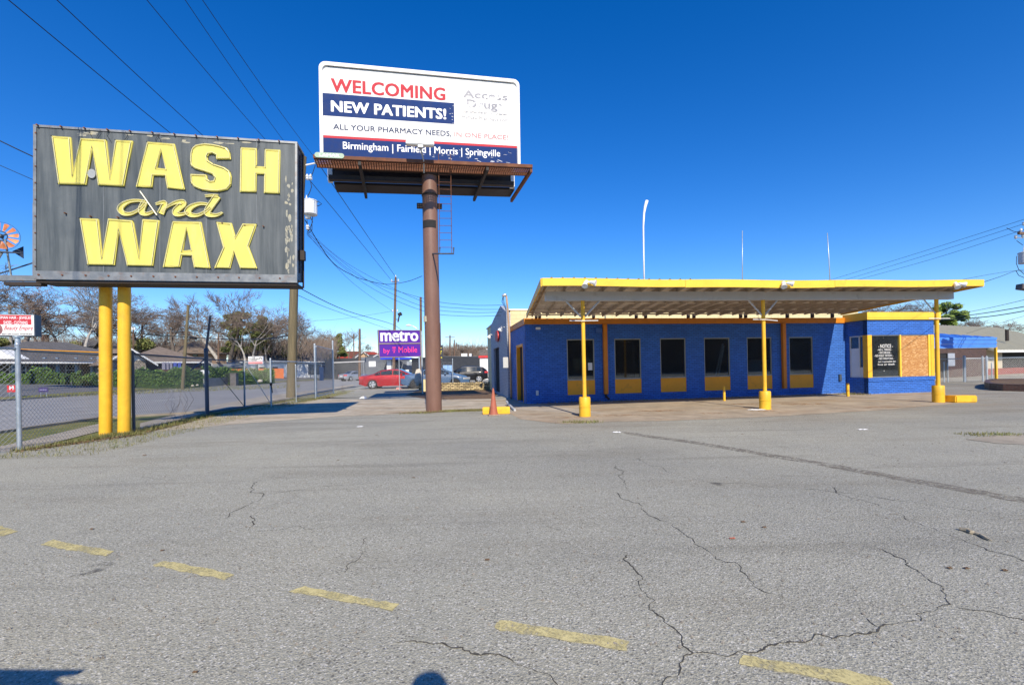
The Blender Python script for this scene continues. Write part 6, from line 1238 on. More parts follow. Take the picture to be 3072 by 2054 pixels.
# curved brick planter
pl_c = gnd(3080, 1162); mb = MB(); pts = []
q0 = gnd(2952, 1160); q1 = gnd(2975, 1171); q2 = gnd(3120, 1177); q3 = gnd(3250, 1165)
P_ = [gnd(3080, 1152), gnd(2972, 1152), gnd(2954, 1157), gnd(2953, 1164), gnd(2968, 1169), gnd(3010, 1172.5), gnd(3075, 1174), gnd(3200, 1172)]
n = len(P_)
for i in range(n - 1):
    a, b = P_[i], P_[i + 1]; d = (b - a).normalized(); nn = Vector((-d.y, d.x, 0)) * .2; mb.hexa([a, b, b + nn, a + nn, a + EZ * .3, b + EZ * .3, b + nn + EZ * .3, a + nn + EZ * .3])
pln = thing('brick_planter', P_[3], 'low curved dark brick planter at the right edge', 'planter'); mb.build('brick_rim', m_darkbrick, pln); mb = MB(); mb.poly([p + EZ * .26 for p in P_]); mb.build('soil', m_dirtleaf, pln, fix=False)
# low yellow brick wall behind the driveway, with a post
a, b = Vector((xat(1255, 30.3), 30.3, 0)), Vector((xat(1474, 30.6), 30.6, 0)); x = (b - a).normalized(); yw = Fr(a, x, EZ.cross(x), EZ); L = (b - a).length; bwl = thing('brick_wall', a, 'low weathered yellow brick wall behind the billboard pole', 'wall')
mb = MB(); mb.box(yw, 0, L, 0, .3, -.1, .42); mb.build('brickwork', m_oldbrick, bwl); mb = MB(); n = 36
for k in range(n): mb.box(yw, L * k / n + .012, L * (k + 1) / n - .012, -.03, .33, .425, .53 + .012 * ((k * 7) % 3))
mb.build('coping_bricks', m_oldbrick, bwl)
c = Vector((xat(1271, 30), 30.0, 0)); mb = MB(); mb.box(Fr(c, x, EZ.cross(x), EZ), -.12, .12, -.1, .1, -.1, .82); tag(mb.build('cream_post', m_creambrick, loc=c, bevel=.02), 'stubby cream post at the left end of the yellow brick wall', 'post')
# ------------------------------------------------------------------ trees, hedges, grass
def bare_tree(seed, H=12, spread=.55, lean=0, levels=5, limbs=4, base=.22, thick=.03, twig=.021, droop=0):
    r = random.Random(seed); tr, tw = MB(), MB()
    def prism(mb, a, b, ra, rb):
        d = (b - a); 
        if d.length < 1e-4: return
        d.normalize(); x = d.orthogonal().normalized(); y = d.cross(x); V = []
        for p, q in ((a, ra), (b, rb)): V += [p + x * q, p + (x * -.5 + y * .87) * q, p + (x * -.5 - y * .87) * q]
        mb.add(V, [(0, 1, 4, 3), (1, 2, 5, 4), (2, 0, 3, 5)])
    def limb(p, d, L, ra, lev):
        n = 5 if lev < 2 else (4 if lev < 4 else 2); pts, rad = [p], [ra]; dd_ = d.normalized()
        for i in range(n):
            dd_ = (dd_ + Vector((r.gauss(0, .17), r.gauss(0, .17), r.gauss(.05 - droop, .13)))).normalized(); pts.append(pts[-1] + dd_ * L / n); rad.append(max(twig * .6, ra * (1 - .62 * (i + 1) / n)))
        if lev < 2: tr.tube(pts, rad, 8 if lev == 0 else 6, cap=False)
        else:
            for i in range(n): prism(tw, pts[i], pts[i + 1], max(twig * .6, rad[i]), max(twig * .55, rad[i + 1]))
        if lev >= levels: return
        k = limbs if lev == 0 else r.choice((3, 4, 4, 5)) if lev < levels - 1 else 6
        for j in range(k):
            t = r.uniform(.35, 1) if lev else r.uniform(.55, 1); 
            if j == 0: t = 1
            i = min(n - 1, int(t * n)); q = pts[i].lerp(pts[i + 1], t * n - i) if t < 1 else pts[-1]; ax = Vector((r.gauss(0, 1), r.gauss(0, 1), r.gauss(.15, .45))).normalized(); nd = (dd_ * (1 - spread) + ax * spread * 1.15).normalized()
            if nd.z < -.15: nd.z *= -.3
            limb(q, nd, L * r.uniform(.52, .78) * (1.15 if lev == 0 else 1), max(twig, rad[i] * r.uniform(.5, .75)), lev + 1)
    limb(Vector((0, 0, -1.5)), Vector((lean, lean * .3, 1)), H * .34 + 1.5, H * thick, 0)
    top = sorted(v[2] for v in tw.v)[-20]; s = H / top
    for mb in (tr, tw): mb.v = [(x * s, y * s, z * s if z > 0 else z) for x, y, z in mb.v]
    return tr, tw
PROT = {}
def tree(kind, u, vb, vt, Y, label, rot=0, bark=None, twigm=None, wide=1.0, group='bare trees on the far hillside'):
    b = at(u, vb, Y); H = zat(u, vt, Y) - b.z
    if kind not in PROT:
        a = dict(A=(11, 12, .55, 0, 5, 5), B=(23, 12, .62, .12, 5, 4), Cc=(31, 12, .45, -.05, 5, 4, .22, .021), D=(47, 12, .7, .2, 5, 5), E=(59, 12, .4, .1, 5, 3), F=(71, 9, .62, 0, 5, 6))[kind]
        PROT[kind] = [m.build('x', bark or m_bark, fix=False, uv=False, smooth=(i == 0)) for i, m in enumerate(bare_tree(*a))]; PROT[kind].append(a[1])
        for o in PROT[kind][:2]: C.objects.unlink(o)
    t = thing('bare_tree', b, label, 'tree', group); s = H / PROT[kind][2]; t.scale = (s * wide, s * wide, s); t.rotation_euler = (0, 0, rot)
    for nm, o, mt in (('trunk', PROT[kind][0], bark or m_bark), ('twig_crown', PROT[kind][1], twigm or m_twig)):
        c = bpy.data.objects.new(nm, o.data); C.objects.link(c); c.parent = t
        if len(c.material_slots) and c.data.materials[0] != mt: c.material_slots[0].link = 'OBJECT'; c.material_slots[0].material = mt
    return t
for a in (('B', 62, 1050, 790, 66, 'leaning dark bare tree above the beauty shop sign', 2.6), ('A', -40, 1050, 800, 70, 'bare tree at the left edge of the picture', .4), ('A', 178, 1040, 848, 72, 'dense brown bare tree above the charcoal roof', 1.2, None, m_twigred), ('Cc', 253, 1040, 822, 66, 'pale barked sycamore left of the yellow poles', .6, m_barkpale, M('pale_twigs', (.26, .23, .2), .9, .2, 2)), ('D', 310, 1045, 880, 88, 'bare tree seen between the two yellow poles', 3.3), ('A', 405, 1050, 868, 82, 'bare tree just right of the yellow poles', 2.2), ('B', 470, 1055, 930, 96, 'smaller reddish bare tree behind the brown roof', .8, None, m_twigred), ('D', 520, 1050, 880, 82, 'wide crooked bare tree behind the plain leaning pole', 4.4), ('F', 590, 1055, 955, 100, 'low bare tree behind the tall gate post', 1.4), ('E', 655, 1062, 885, 84, 'thin pale leaning bare tree right of the tall gate post', 1.9, m_barkpale), ('E', 690, 1062, 875, 86, 'tall forked bare tree left of the olive evergreens', 4.3), ('Cc', 735, 1072, 925, 80, 'pale barked bare tree before the olive evergreens', 2.9, m_barkpale), ('Cc', 760, 1072, 905, 84, 'white limbed bare tree among the olive evergreens', 5.1, m_barkpale), ('A', 905, 1070, 925, 95, 'tall bare tree right of the big wooden pole', .1), ('F', 850, 1070, 935, 100, 'bare tree left of the big wooden pole', 3.6), ('D', 960, 1076, 1000, 105, 'low dark bare tree behind the navy gable', 1.1), ('A', 930, 1074, 985, 112, 'dark dense bare tree behind the white house', 2.1), ('Cc', 1045, 1078, 985, 115, 'bare tree behind the red hipped roof', .9), ('F', 1000, 1078, 990, 118, 'bare tree left of the pointed evergreen', 2.6), ('D', 1095, 1075, 1020, 110, 'small crooked bare tree above the tan gable', 5.5), ('F', 1335, 1080, 1045, 150, 'distant bare tree right of the billboard pole', .3), ('F', 1405, 1076, 1026, 150, 'round distant bare tree above the black block', 1.3), ('F', 1448, 1076, 1032, 160, 'distant bare tree left of the white garage roof', 2.4), ('F', 1478, 1070, 1030, 150, 'distant bare tree behind the white garage', 3.2), ('F', 1508, 1070, 1034, 155, 'distant bare tree touching the gray shop side', 4.2), ('F', 2690, 1000, 898, 70, 'bare tree showing under the canopy above the office', 4.0), ('F', 2610, 1000, 910, 74, 'bare tree left of the office roof under the canopy', 5.0), ('F', 2745, 1000, 918, 78, 'low bare tree above the office fascia', 1.0), ('F', 2930, 1035, 950, 62, 'reddish bare tree right of the green pine', 1.7, None, m_twigred), ('F', 2985, 1035, 962, 66, 'lower reddish bare tree behind the tan metal roof', 2.7, None, m_twigred), ('F', 215, 1045, 930, 92, 'small bare tree between the dense one and the sycamore', 5.9, None, m_twigred), ('F', 120, 1045, 915, 90, 'small bare tree between the beauty sign and the dense tree', .9), ('F', 450, 1050, 905, 90, 'rounded bare tree left of the wide crooked one', 3.0), ('D', 800, 1072, 960, 90, 'crooked bare tree right of the olive evergreens', 2.0, m_barkpale)):
    tree(*a, wide=1.25 if a[0] == 'F' else 1.05)
def leafball(mb, c, rx, ry, rz, n, s, rg, shell=.55):
    for _ in range(n):
        d = Vector((rg.gauss(0, 1), rg.gauss(0, 1), rg.gauss(0, 1))).normalized(); k = rg.uniform(shell, 1) ; p = c + Vector((d.x * rx * k, d.y * ry * k, d.z * rz * k))
        a = Vector((rg.gauss(0, 1), rg.gauss(0, 1), rg.gauss(0, 1))).normalized(); b = a.orthogonal().normalized(); w_ = s * rg.uniform(.6, 1.3)
        mb.add([p - a * w_, p + b * w_ * .6, p + a * w_, p - b * w_ * .6], [(0, 1, 2, 3)])
def evergreen(name, label, u, vb, vt, Y, wpx, mat, seed, kind='round', group=None, s=.16, n=420):
    rg = random.Random(seed); b = at(u, vb, Y); H = zat(u, vt, Y) - b.z; Wd = wpx / F * Y / 2; t = thing(name, b, label, 'tree', group)
    mb = MB(); mb.tube([b - EZ, b + EZ * H * .5, b + EZ * H * .85 + Vector((.2, 0, 0))], [H * .028, H * .02, .04], 8); 
    for k in range(7): a0 = rg.uniform(0, 6.28); z = rg.uniform(.3, .75) * H; mb.tube([b + EZ * z, b + EZ * (z + H * .12) + Vector((math.cos(a0), math.sin(a0), 0)) * Wd * .7], [H * .01, .03], 5)
    mb.build('trunk', m_bark, t); mb = MB()
    for k in range(40):
        zf = rg.uniform(.14, .93); lim = (1 - ((zf - .6) / .42) ** 2) ** .5 if kind == 'round' and abs((zf - .6) / .42) < 1 else max(.12, (1 - zf) * 1.25); a0 = rg.uniform(0, 6.28); rr_ = rg.uniform(.2, .85) * Wd * lim
        c = b + Vector((math.cos(a0) * rr_, math.sin(a0) * rr_, zf * H)); q = Wd * rg.uniform(.2, .36); leafball(mb, c, q, q, q * .7, n // 2, s, rg)
    mb.build('leaf_crown', mat, t, fix=False, uv=False); return t
evergreen('evergreen_tree', 'round topped olive green evergreen, left of a pair', 716, 1070, 930, 90, 92, m_ever, 1, s=.2); evergreen('evergreen_tree', 'olive green evergreen, right and lower of a pair', 782, 1070, 938, 90, 74, m_ever, 2, s=.2); evergreen('evergreen_tree', 'thin olive evergreen right of the pair, browner', 806, 1072, 975, 95, 50, m_ever, 3, s=.2)
evergreen('pointed_evergreen', 'pointed green evergreen behind the gray shed', 1018, 1078, 1000, 112, 52, m_ever, 4, 'cone', s=.2); evergreen('pine_tree', 'bright green pine rising behind the canopy post', 2838, 1040, 905, 60, 96, m_pine, 5, s=.15, n=900)
def bushes(name, label, u0, u1, vb, vt, Y, n, mat, seed, s=.12):
    rg = random.Random(seed); mb = MB(); b = at((u0 + u1) / 2, vb, Y)
    for k in range(n):
        u = rg.uniform(u0, u1); c = at(u, vb, Y + rg.uniform(-3, 3)); hgt = (vb - vt) / F * Y * rg.uniform(.5, 1); q = hgt * .5; leafball(mb, Vector((c.x, c.y, c.z + hgt * .5)), q * 1.2, q, q, 300, s, rg, .3)
    return tag(mb.build(name, mat, loc=b, fix=False, uv=False), label, 'bush')
bushes('evergreen_bush', 'green bush behind the brown roof near the distant poles', 402, 470, 1050, 1010, 84, 8, m_ever, 3, .2); bushes('evergreen_bush', 'yellowish bush by the big wooden pole behind the white roof', 845, 890, 1072, 1022, 96, 5, m_ever, 5, .2); bushes('evergreen_bush', 'green bushes left of the gray shed roof', 940, 1000, 1084, 1052, 118, 8, m_ever, 6, .22); bushes('evergreen_bush', 'dark evergreen bush behind the beauty shop sign', -30, 60, 1045, 1008, 80, 8, m_ever, 8, .2); bushes('evergreen_bush', 'low bushes under the sycamore', 225, 320, 1050, 1020, 90, 8, m_ever, 9, .22)
# twiggy undergrowth that reads as one brown mass
rg = random.Random(12); mb = MB()
for k in range(26000):
    u = rg.uniform(-80, 1010); Y = rg.uniform(88, 125); c = at(u, rg.uniform(1052, 1085), Y); hgt = abs(rg.gauss(0, 1)) * 1.9 + .8; d = Vector((rg.gauss(0, .8), rg.gauss(0, .5), 1.4)).normalized(); p = c + EZ * rg.uniform(0, 2.4); q = p + d * hgt; w_ = rg.uniform(.015, .04)
    mb.add([p - Vector((w_, 0, 0)), p + Vector((w_, 0, 0)), q], [(0, 1, 2)])
o = mb.build('undergrowth', m_twig, fix=False, uv=False); tag(o, kind='stuff', label='brown leafless undergrowth on the far hillside', cat='undergrowth')
rg = random.Random(13); mb = MB()
for k in range(9000):
    u = rg.uniform(1290, 1520) if k % 3 else rg.uniform(2560, 3072); Y = rg.uniform(150, 220) if u < 2000 else rg.uniform(75, 100); c = at(u, 1085 if u < 2000 else 1045, Y); hgt = (abs(rg.gauss(0, 1)) * 1.6 + 1) * Y / 130; p = c + EZ * rg.uniform(0, 3.5) * Y / 150; q = p + Vector((rg.gauss(0, .8), 0, 1.4)).normalized() * hgt; w_ = rg.uniform(.03, .06) * Y / 130
    mb.add([p - Vector((w_, 0, 0)), p + Vector((w_, 0, 0)), q], [(0, 1, 2)])
o = mb.build('undergrowth', m_twig, fix=False, uv=False); tag(o, kind='stuff', label='far brown scrub along the horizon', cat='undergrowth')
def hedge(label, pts, h, wd, seed, dens=260, s=.075, name='clipped_hedge', bumpy=.18):
    """pts: (u, v of the foot, depth) along the front of the hedge"""
    rg = random.Random(seed); P_ = [at(*p) for p in pts]; t = thing(name, P_[0], label, 'hedge'); mb, core = MB(), MB()
    for a, b in zip(P_, P_[1:]):
        d = b - a; L = Vector((d.x, d.y, 0)).length; x = Vector((d.x, d.y, 0)).normalized(); y = EZ.cross(x); ph = [rg.uniform(0, 6.28) for _ in range(4)]
        hf = lambda s_: h * (1 + bumpy * (.6 * math.sin(s_ * 2.1 + ph[0]) + .4 * math.sin(s_ * 4.7 + ph[1])))
        n = max(3, int(L / .4)); 
        for i in range(n):
            s0, s1 = L * i / n, L * (i + 1) / n; z0_, z1_ = a.z + d.z * i / n, a.z + d.z * (i + 1) / n; e = .10
            g = lambda s_, b_, z_, zz: a + x * s_ + y * b_ + EZ * (zz - a.z + z_)
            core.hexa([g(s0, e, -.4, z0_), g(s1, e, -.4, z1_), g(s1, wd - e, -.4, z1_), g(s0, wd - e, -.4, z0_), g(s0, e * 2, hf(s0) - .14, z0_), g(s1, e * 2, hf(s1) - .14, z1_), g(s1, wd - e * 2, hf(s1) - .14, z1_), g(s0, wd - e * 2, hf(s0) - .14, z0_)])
        for _ in range(int(L * dens)):
            s_ = rg.uniform(-.1, L + .1); k = rg.random(); hh = hf(s_); zz = a.z + d.z * s_ / L
            if k < .62: z_ = rg.uniform(0, 1) * hh; b_ = .04 + .14 * math.sin(s_ * 5 + z_ * 4 + ph[2]) * .5 + rg.gauss(0, .05) + (.22 * max(0, z_ / hh - .75) / .25)
            elif k < .94: z_ = hh + rg.gauss(-.03, .06); b_ = rg.uniform(.1, wd)
            else: z_ = rg.uniform(0, 1) * hh; b_ = rg.uniform(0, wd); s_ = rg.choice((-.05, L + .05)) + rg.gauss(0, .05)
            p = a + x * s_ + y * b_ + EZ * (zz - a.z + z_); av = Vector((rg.gauss(0, 1), rg.gauss(-.3, 1), rg.gauss(.4, 1))).normalized(); bv = av.orthogonal().normalized(); w_ = s * rg.uniform(.6, 1.4); mb.add([p - bv * w_, p + av.cross(bv) * w_ * .6, p + bv * w_, p - av.cross(bv) * w_ * .6], [(0, 1, 2, 3)])
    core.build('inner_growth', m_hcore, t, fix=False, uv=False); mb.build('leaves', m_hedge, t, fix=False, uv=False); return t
hedge('long dark green hedge in front of the brown roofed house', [(405, 1156, 48), (480, 1156, 49), (556, 1153, 50.5), (612, 1150, 52.5)], 1.75, 1.7, 1)
hedge('small hedge piece seen between and left of the yellow poles', [(338, 1155, 47), (402, 1156, 47.8)], 1.5, 1.4, 2); hedge('rounded green bush in front of the porch, the biggest there', [(98, 1147, 45), (172, 1147, 46)], 1.4, 1.5, 3, bumpy=.3); hedge('rounded bush at the foot of the beauty shop sign pole', [(-30, 1146, 43), (88, 1145, 44.5)], .95, 1.4, 4, bumpy=.4)
hedge('narrow upright bush before the third porch post', [(215, 1147, 46), (240, 1147, 46.4)], 1.3, .9, 5, bumpy=.3); hedge('bush just left of the yellow poles', [(254, 1149, 46), (296, 1150, 47)], .95, 1.1, 6, bumpy=.35); hedge('low bush piece right of the biggest porch bush', [(176, 1148, 46), (190, 1148, 46)], .8, .9, 7)
hedge('clipped hedge left of the stone pillar', [(633, 1132, 62), (696, 1131, 66)], 1.35, 1.6, 8, 200, .09); hedge('clipped hedge with the counseling sign behind it', [(713, 1144, 60), (770, 1143, 63), (826, 1141, 66)], 1.6, 1.8, 9, 220, .09)
# grass blades on the verge, weeds along fence and walls
rg = random.Random(21); mb = MB()
def blade(p, h_, w_=.006):
    a = rg.uniform(0, 6.28); d = Vector((math.cos(a), math.sin(a), 0)); k = rg.uniform(.1, .7); mb.add([p - d.orthogonal().normalized() * w_ if False else p + Vector((-d.y, d.x, 0)) * w_, p - Vector((-d.y, d.x, 0)) * w_, p + d * h_ * k + EZ * h_], [(0, 1, 2)])
for _ in range(26000):
    s_ = rg.uniform(4, 30) ** 1.0; t_ = rg.uniform(-11.5, -9.55); p = g2(t_, s_ - 12); blade(Vector((p.x, p.y, -.05)), rg.uniform(.03, .13), .008)
for (u0, v0), (u1, v1), n, sp_, hh in (((60, 1352), (402, 1301), 900, .10, .10), ((402, 1301), (640, 1246), 900, .12, .12), ((640, 1246), (950, 1198), 600, .15, .12), ((300, 1311), (420, 1303), 700, .12, .10), ((1330, 1234), (1465, 1230), 2600, .16, .06), ((1210, 1240), (1290, 1238), 300, .15, .07), ((1590, 1211), (1960, 1200), 500, .07, .10), ((1960, 1200), (2520, 1182), 500, .07, .09), ((2530, 1182), (2600, 1184), 350, .12, .10), ((1690, 1268), (1790, 1266), 380, .10, .07), ((2900, 1304), (3060, 1303), 400, .12, .04), ((1290, 1172), (1470, 1168), 500, .3, .18), ((940, 1200), (1040, 1180), 350, .25, .16)):
    a, b = gnd(u0, v0), gnd(u1, v1)
    for _ in range(n): p = a.lerp(b, rg.random()); blade(p + Vector((rg.gauss(0, sp_), rg.gauss(0, sp_), 0)), rg.uniform(.3, 1.2) * hh, .007)
for _ in range(3500):
    u = rg.uniform(-20, 900); v = hz(u) + rg.uniform(44, 60) * (1 - u / 3200); p = gnd(u, v); blade(Vector((p.x, p.y, .0)), rg.uniform(.08, .2), .02)
o = mb.build('grass', m_blade, fix=False, uv=False); tag(o, label='short winter grass and weeds along verges, fence and walls', cat='grass', kind='stuff')
mb = MB()
for _ in range(1400):
    k = rg.random(); a, b = ((gnd(60, 1354), gnd(420, 1304)), (gnd(420, 1300), gnd(650, 1244)), (gnd(900, 1205), gnd(1000, 1190)))[int(k * 3)]; p = a.lerp(b, rg.random()) + Vector((rg.gauss(0, .1), rg.gauss(0, .1), rg.uniform(.005, .03))); n_ = Vector((rg.gauss(0, .5), rg.gauss(0, .5), 1)).normalized(); x = n_.orthogonal().normalized() * rg.uniform(.015, .035); y = n_.cross(x) * .7; mb.add([p - x, p - y, p + x, p + y], [(0, 1, 2, 3)])
o = mb.build('fallen_leaves', m_dirtleaf, fix=False, uv=False); tag(o, label='brown fallen leaves along the fence foot', cat='leaves', kind='stuff')
# ------------------------------------------------------------------ cars
def interp(tab, x):
    for (x0, y0), (x1, y1) in zip(tab, tab[1:]):
        if x <= x1: t = (x - x0) / (x1 - x0) if x1 > x0 else 0; t = max(0, min(1, t)); t = t * t * (3 - 2 * t) * .5 + t * .5; return y0 + (y1 - y0) * t
    return tab[-1][1]
def make_car(name, label, loc, rot, s, paint, spec, wheelm, suv=False):
    """x from rear bumper (0) to nose (L); z up; built round the wheelbase"""
    L, Wh, roof, belt, xr, xf = spec['L'], spec['W'] / 2, spec['roof'], spec['belt'], spec['xr'], spec['xf']
    car = thing(name, (0, 0, 0), label, 'car', 'cars in the street'); body = MB(); wr = spec['wr']; low = .2 + .06 * suv
    N_ = 44; xsq = [L * i / N_ for i in range(N_ + 1)]; rings = []
    for x in xsq:
        e = min(x, L - x); wd = Wh * (1 - .30 * max(0, 1 - e / .75) ** 2); b = interp(belt, x); tp = max(b + .005, interp(roof, x)); bot = low + .16 * max(0, 1 - e / .55)
        arch = 0
        for xc in (xr, xf):
            dxx = abs(x - xc)
            if dxx < wr * 1.16: arch = max(arch, math.sqrt((wr * 1.16) ** 2 - dxx ** 2) + wr)
        side_bot = max(bot, arch); inn = .82 if tp > b + .05 else .95; rw = wd * (inn - .10 * min(1, (tp - b) / .5))
        rings.append([(0, bot), (wd * .75, bot), (wd * .96, side_bot), (wd, max(side_bot + .02, (low + b) * .52)), (wd * .985, max(side_bot + .04, b - .1)), (wd * .93, b), (rw, tp - .05 if tp > b + .1 else b + (tp - b) * .6), (rw * .82, tp - .005), (0, tp + .012)])
    n = len(rings[0]); V = []
    for x, rg_ in zip(xsq, rings):
        V += [Vector((x, y, z)) for y, z in rg_] + [Vector((x, -y, z)) for y, z in rg_]
    Fc = []
    for i in range(N_):
        for k in range(n - 1):
            a = i * 2 * n + k; b = a + 2 * n; Fc.append((a, a + 1, b + 1, b)); a2 = a + n; b2 = b + n; Fc.append((a2, b2, b2 + 1, a2 + 1))
    for i in (0, N_):
        o_ = i * 2 * n
        for k in range(n - 1): Fc.append((o_ + k, o_ + k + 1, o_ + n + k + 1, o_ + n + k))
    body.add(V, Fc); bo = body.build('body', paint, car, smooth=True, sharp=38)
    def sidepanel(nm, x0, x1, za, zb, mat, off, parent, m=14):
        for sg in (1, -1):
            mb = MB(); up_, dn = [], []
            for i in range(m + 1):
                x = x0 + (x1 - x0) * i / m; e = min(x, L - x); wd = Wh * (1 - .30 * max(0, 1 - e / .75) ** 2); b = interp(belt, x); tp = interp(roof, x); rw = wd * (.82 - .10 * min(1, (tp - b) / .5))
                pt = lambda t: Vector((x, sg * (wd * .93 + (rw - wd * .93) * t + off), b + (tp - .05 - b) * t))
                dn.append(pt(za)); up_.append(pt(zb))
            for i in range(m): mb.quad(dn[i], dn[i + 1], up_[i + 1], up_[i])
            mb.build(nm, mat, parent, fix=False, smooth=True)
    for x0, x1 in spec['glass']: sidepanel('side_window', x0, x1, .10, .90, m_carglass, .012, car)
    def endglass(x0, x1, nm):
        mb = MB(); m = 8
        for i in range(m):
            xa, xb = x0 + (x1 - x0) * i / m, x0 + (x1 - x0) * (i + 1) / m; q = []
            for x in (xa, xb):
                b = interp(belt, x); tp = interp(roof, x); rw = Wh * (.82 - .10 * min(1, (tp - b) / .5)) * .80; q.append((x, rw, tp + .012))
            mb.quad(Vector(q[0]), Vector(q[1]), Vector((q[1][0], -q[1][1], q[1][2] + .0)), Vector((q[0][0], -q[0][1], q[0][2])))
        mb.v = [(x, y, z + .008) for x, y, z in mb.v]; mb.build(nm, m_carglass, car, fix=False, smooth=True)
    endglass(*spec['rglass'], 'rear_window'); endglass(*spec['fglass'], 'windscreen')
    for x0, w_ in spec.get('seams', ()):
        for sg in (1, -1):
            e = min(x0, L - x0); mb = MB(); wd = Wh; b = interp(belt, x0); mb.hexa([Vector((x0 + dx, sg * (wd * k + dy), z)) for z, k in ((low + .15, .998), (b - .1, .988)) for dx, dy in ((0, -.02), (w_, -.02), (w_, .005), (0, .005))]); mb.build('door_seam', m_black, bo)
            mb = MB(); hz_ = b - .13; mb.hexa([Vector((x0 + .06 + dx, sg * (wd * .985 + dy), hz_ + dz)) for dz in (0, .03) for dx, dy in ((0, 0), (.2, 0), (.2, .025), (0, .025))]); mb.build('door_handle', paint, bo)
    for xc in (xr, xf):
        for sg in (1, -1):
            yc = sg * (Wh - .11); ax = Fr(Vector((xc, yc, wr)), (1, 0, 0), (0, 0, 1), (0, sg, 0)); mb = MB(); mb.lathe(None or (0, 0, 0), [(wr * .6, -.10), (wr * .97, -.10), (wr, -.06), (wr, .07), (wr * .96, .105), (wr * .70, .11), (wr * .68, .08)], 28, ax); wl = mb.build('tyre', m_black, car, smooth=True, sharp=40)
            mb = MB(); mb.lathe((0, 0, 0), [(wr * .69, .06), (wr * .69, .1), (wr * .62, .105), (wr * .62, .06)], 28, ax)
            for k in range(5):
                a0 = k * 1.2566; c, s_ = math.cos(a0), math.sin(a0)
                q = lambda r_, t_, z_: ax(c * r_ - s_ * t_, s_ * r_ + c * t_, z_)
                mb.hexa([q(.04, -.05, .05), q(wr * .66, -.075, .06), q(wr * .66, .035, .06), q(.04, .05, .05), q(.04, -.045, .1), q(wr * .66, -.065, .1), q(wr * .66, .02, .1), q(.04, .045, .1)])
            mb.lathe((0, 0, 0), [(.06, .05), (.06, .11)], 12, ax); mb.build('rim', wheelm, wl)
            mb = MB(); mb.lathe((0, 0, 0), [(wr * 1.13, -.30), (wr * 1.13, -.02)], 24, ax); mb.build('wheel_well', m_dark, wl)
    e = .02
    for sg in (1, -1):
        for x0, x1, z0_, z1_, mt, nm in ((-.01, .34, spec['tl'][0], spec['tl'][1], m_red, 'tail_light'), (L - .42, L + .01, spec['hl'][0], spec['hl'][1], m_chrome, 'headlight')):
            mb = MB(); m = 6
            for i in range(m):
                q = []
                for x in (x0 + (x1 - x0) * i / m, x0 + (x1 - x0) * (i + 1) / m):
                    xx = max(0, min(L, x)); ee = min(xx, L - xx); wd = Wh * (1 - .30 * max(0, 1 - ee / .75) ** 2); q.append((x, wd))
                mb.hexa([Vector((q[0][0], sg * (q[0][1] * .8), z0_)), Vector((q[1][0], sg * (q[1][1] * .8), z0_)), Vector((q[1][0], sg * (q[1][1] + .012), z0_)), Vector((q[0][0], sg * (q[0][1] + .012), z0_)), Vector((q[0][0], sg * (q[0][1] * .8), z1_)), Vector((q[1][0], sg * (q[1][1] * .8), z1_)), Vector((q[1][0], sg * (q[1][1] * .985 + .006), z1_)), Vector((q[0][0], sg * (q[0][1] * .985 + .006), z1_))])
            mb.build(nm, mt, car)
        mb = MB(); xm = spec['fglass'][1] - .62; b = interp(belt, xm); mb.hexa([Vector((xm + dx, sg * (Wh * .93 + dy), b + dz)) for dz in (.03, .16) for dx, dy in ((0, .0), (.12, .0), (.16, .2), (.03, .2))]); mb.build('wing_mirror', paint, car)
    mb = MB(); mb.box(WF, -.02, .03, -.26, .26, spec['plate'], spec['plate'] + .14); mb.build('number_plate', m_white, car)
    mb = MB(); mb.box(WF, -.035, .12, -Wh * .62, Wh * .62, low + .12, low + .24); mb.build('rear_bumper_trim', m_black, car)
    mb = MB(); mb.box(WF, L - .1, L + .02, -Wh * .5, Wh * .5, low + .14, low + .36); mb.build('grille', m_black, car)
    car.location = loc; car.rotation_euler = (0, 0, rot); car.scale = (s, s, s); return car
SED = dict(L=4.9, W=1.86, wr=.335, xr=1.05, xf=3.9, roof=[(0, .86), (.05, .98), (.75, 1.04), (1.05, 1.10), (1.75, 1.38), (2.35, 1.45), (2.9, 1.42), (3.6, 1.13), (3.85, 1.00), (4.5, .86), (4.82, .72), (4.9, .6)], belt=[(0, .84), (.6, .98), (3.7, .96), (4.4, .84), (4.8, .68), (4.9, .58)], glass=[(1.2, 1.62), (1.66, 2.5), (2.56, 3.45)], rglass=(1.0, 1.75), fglass=(2.9, 3.75), seams=[(1.62, .012), (2.52, .012)], tl=(.74, .93), hl=(.60, .74), plate=.62)
OLD = dict(SED, L=4.75, W=1.78, xr=1.0, xf=3.75, roof=[(0, .9), (.04, 1.0), (.8, 1.04), (1.0, 1.06), (1.6, 1.36), (2.2, 1.42), (2.7, 1.40), (3.4, 1.10), (3.6, 1.0), (4.4, .86), (4.68, .74), (4.75, .6)], belt=[(0, .88), (.6, .97), (3.5, .95), (4.3, .84), (4.65, .7), (4.75, .58)], glass=[(1.15, 1.5), (1.54, 2.4), (2.46, 3.3)], rglass=(.98, 1.6), fglass=(2.75, 3.5), seams=[(1.5, .012), (2.42, .012)])
SUV = dict(L=4.55, W=1.86, wr=.36, xr=.9, xf=3.6, roof=[(0, .95), (.04, 1.1), (.12, 1.28), (.55, 1.54), (1.3, 1.64), (2.1, 1.66), (2.6, 1.6), (3.3, 1.24), (3.5, 1.10), (4.2, .98), (4.5, .78), (4.55, .65)], belt=[(0, .9), (.3, 1.14), (3.3, 1.02), (4.1, .92), (4.45, .75), (4.55, .63)], glass=[(.72, 1.15), (1.2, 2.05), (2.12, 3.1)], rglass=(.12, .55), fglass=(2.6, 3.4), seams=[(1.18, .012), (2.08, .012)], tl=(.95, 1.12), hl=(.72, .86), plate=.72)
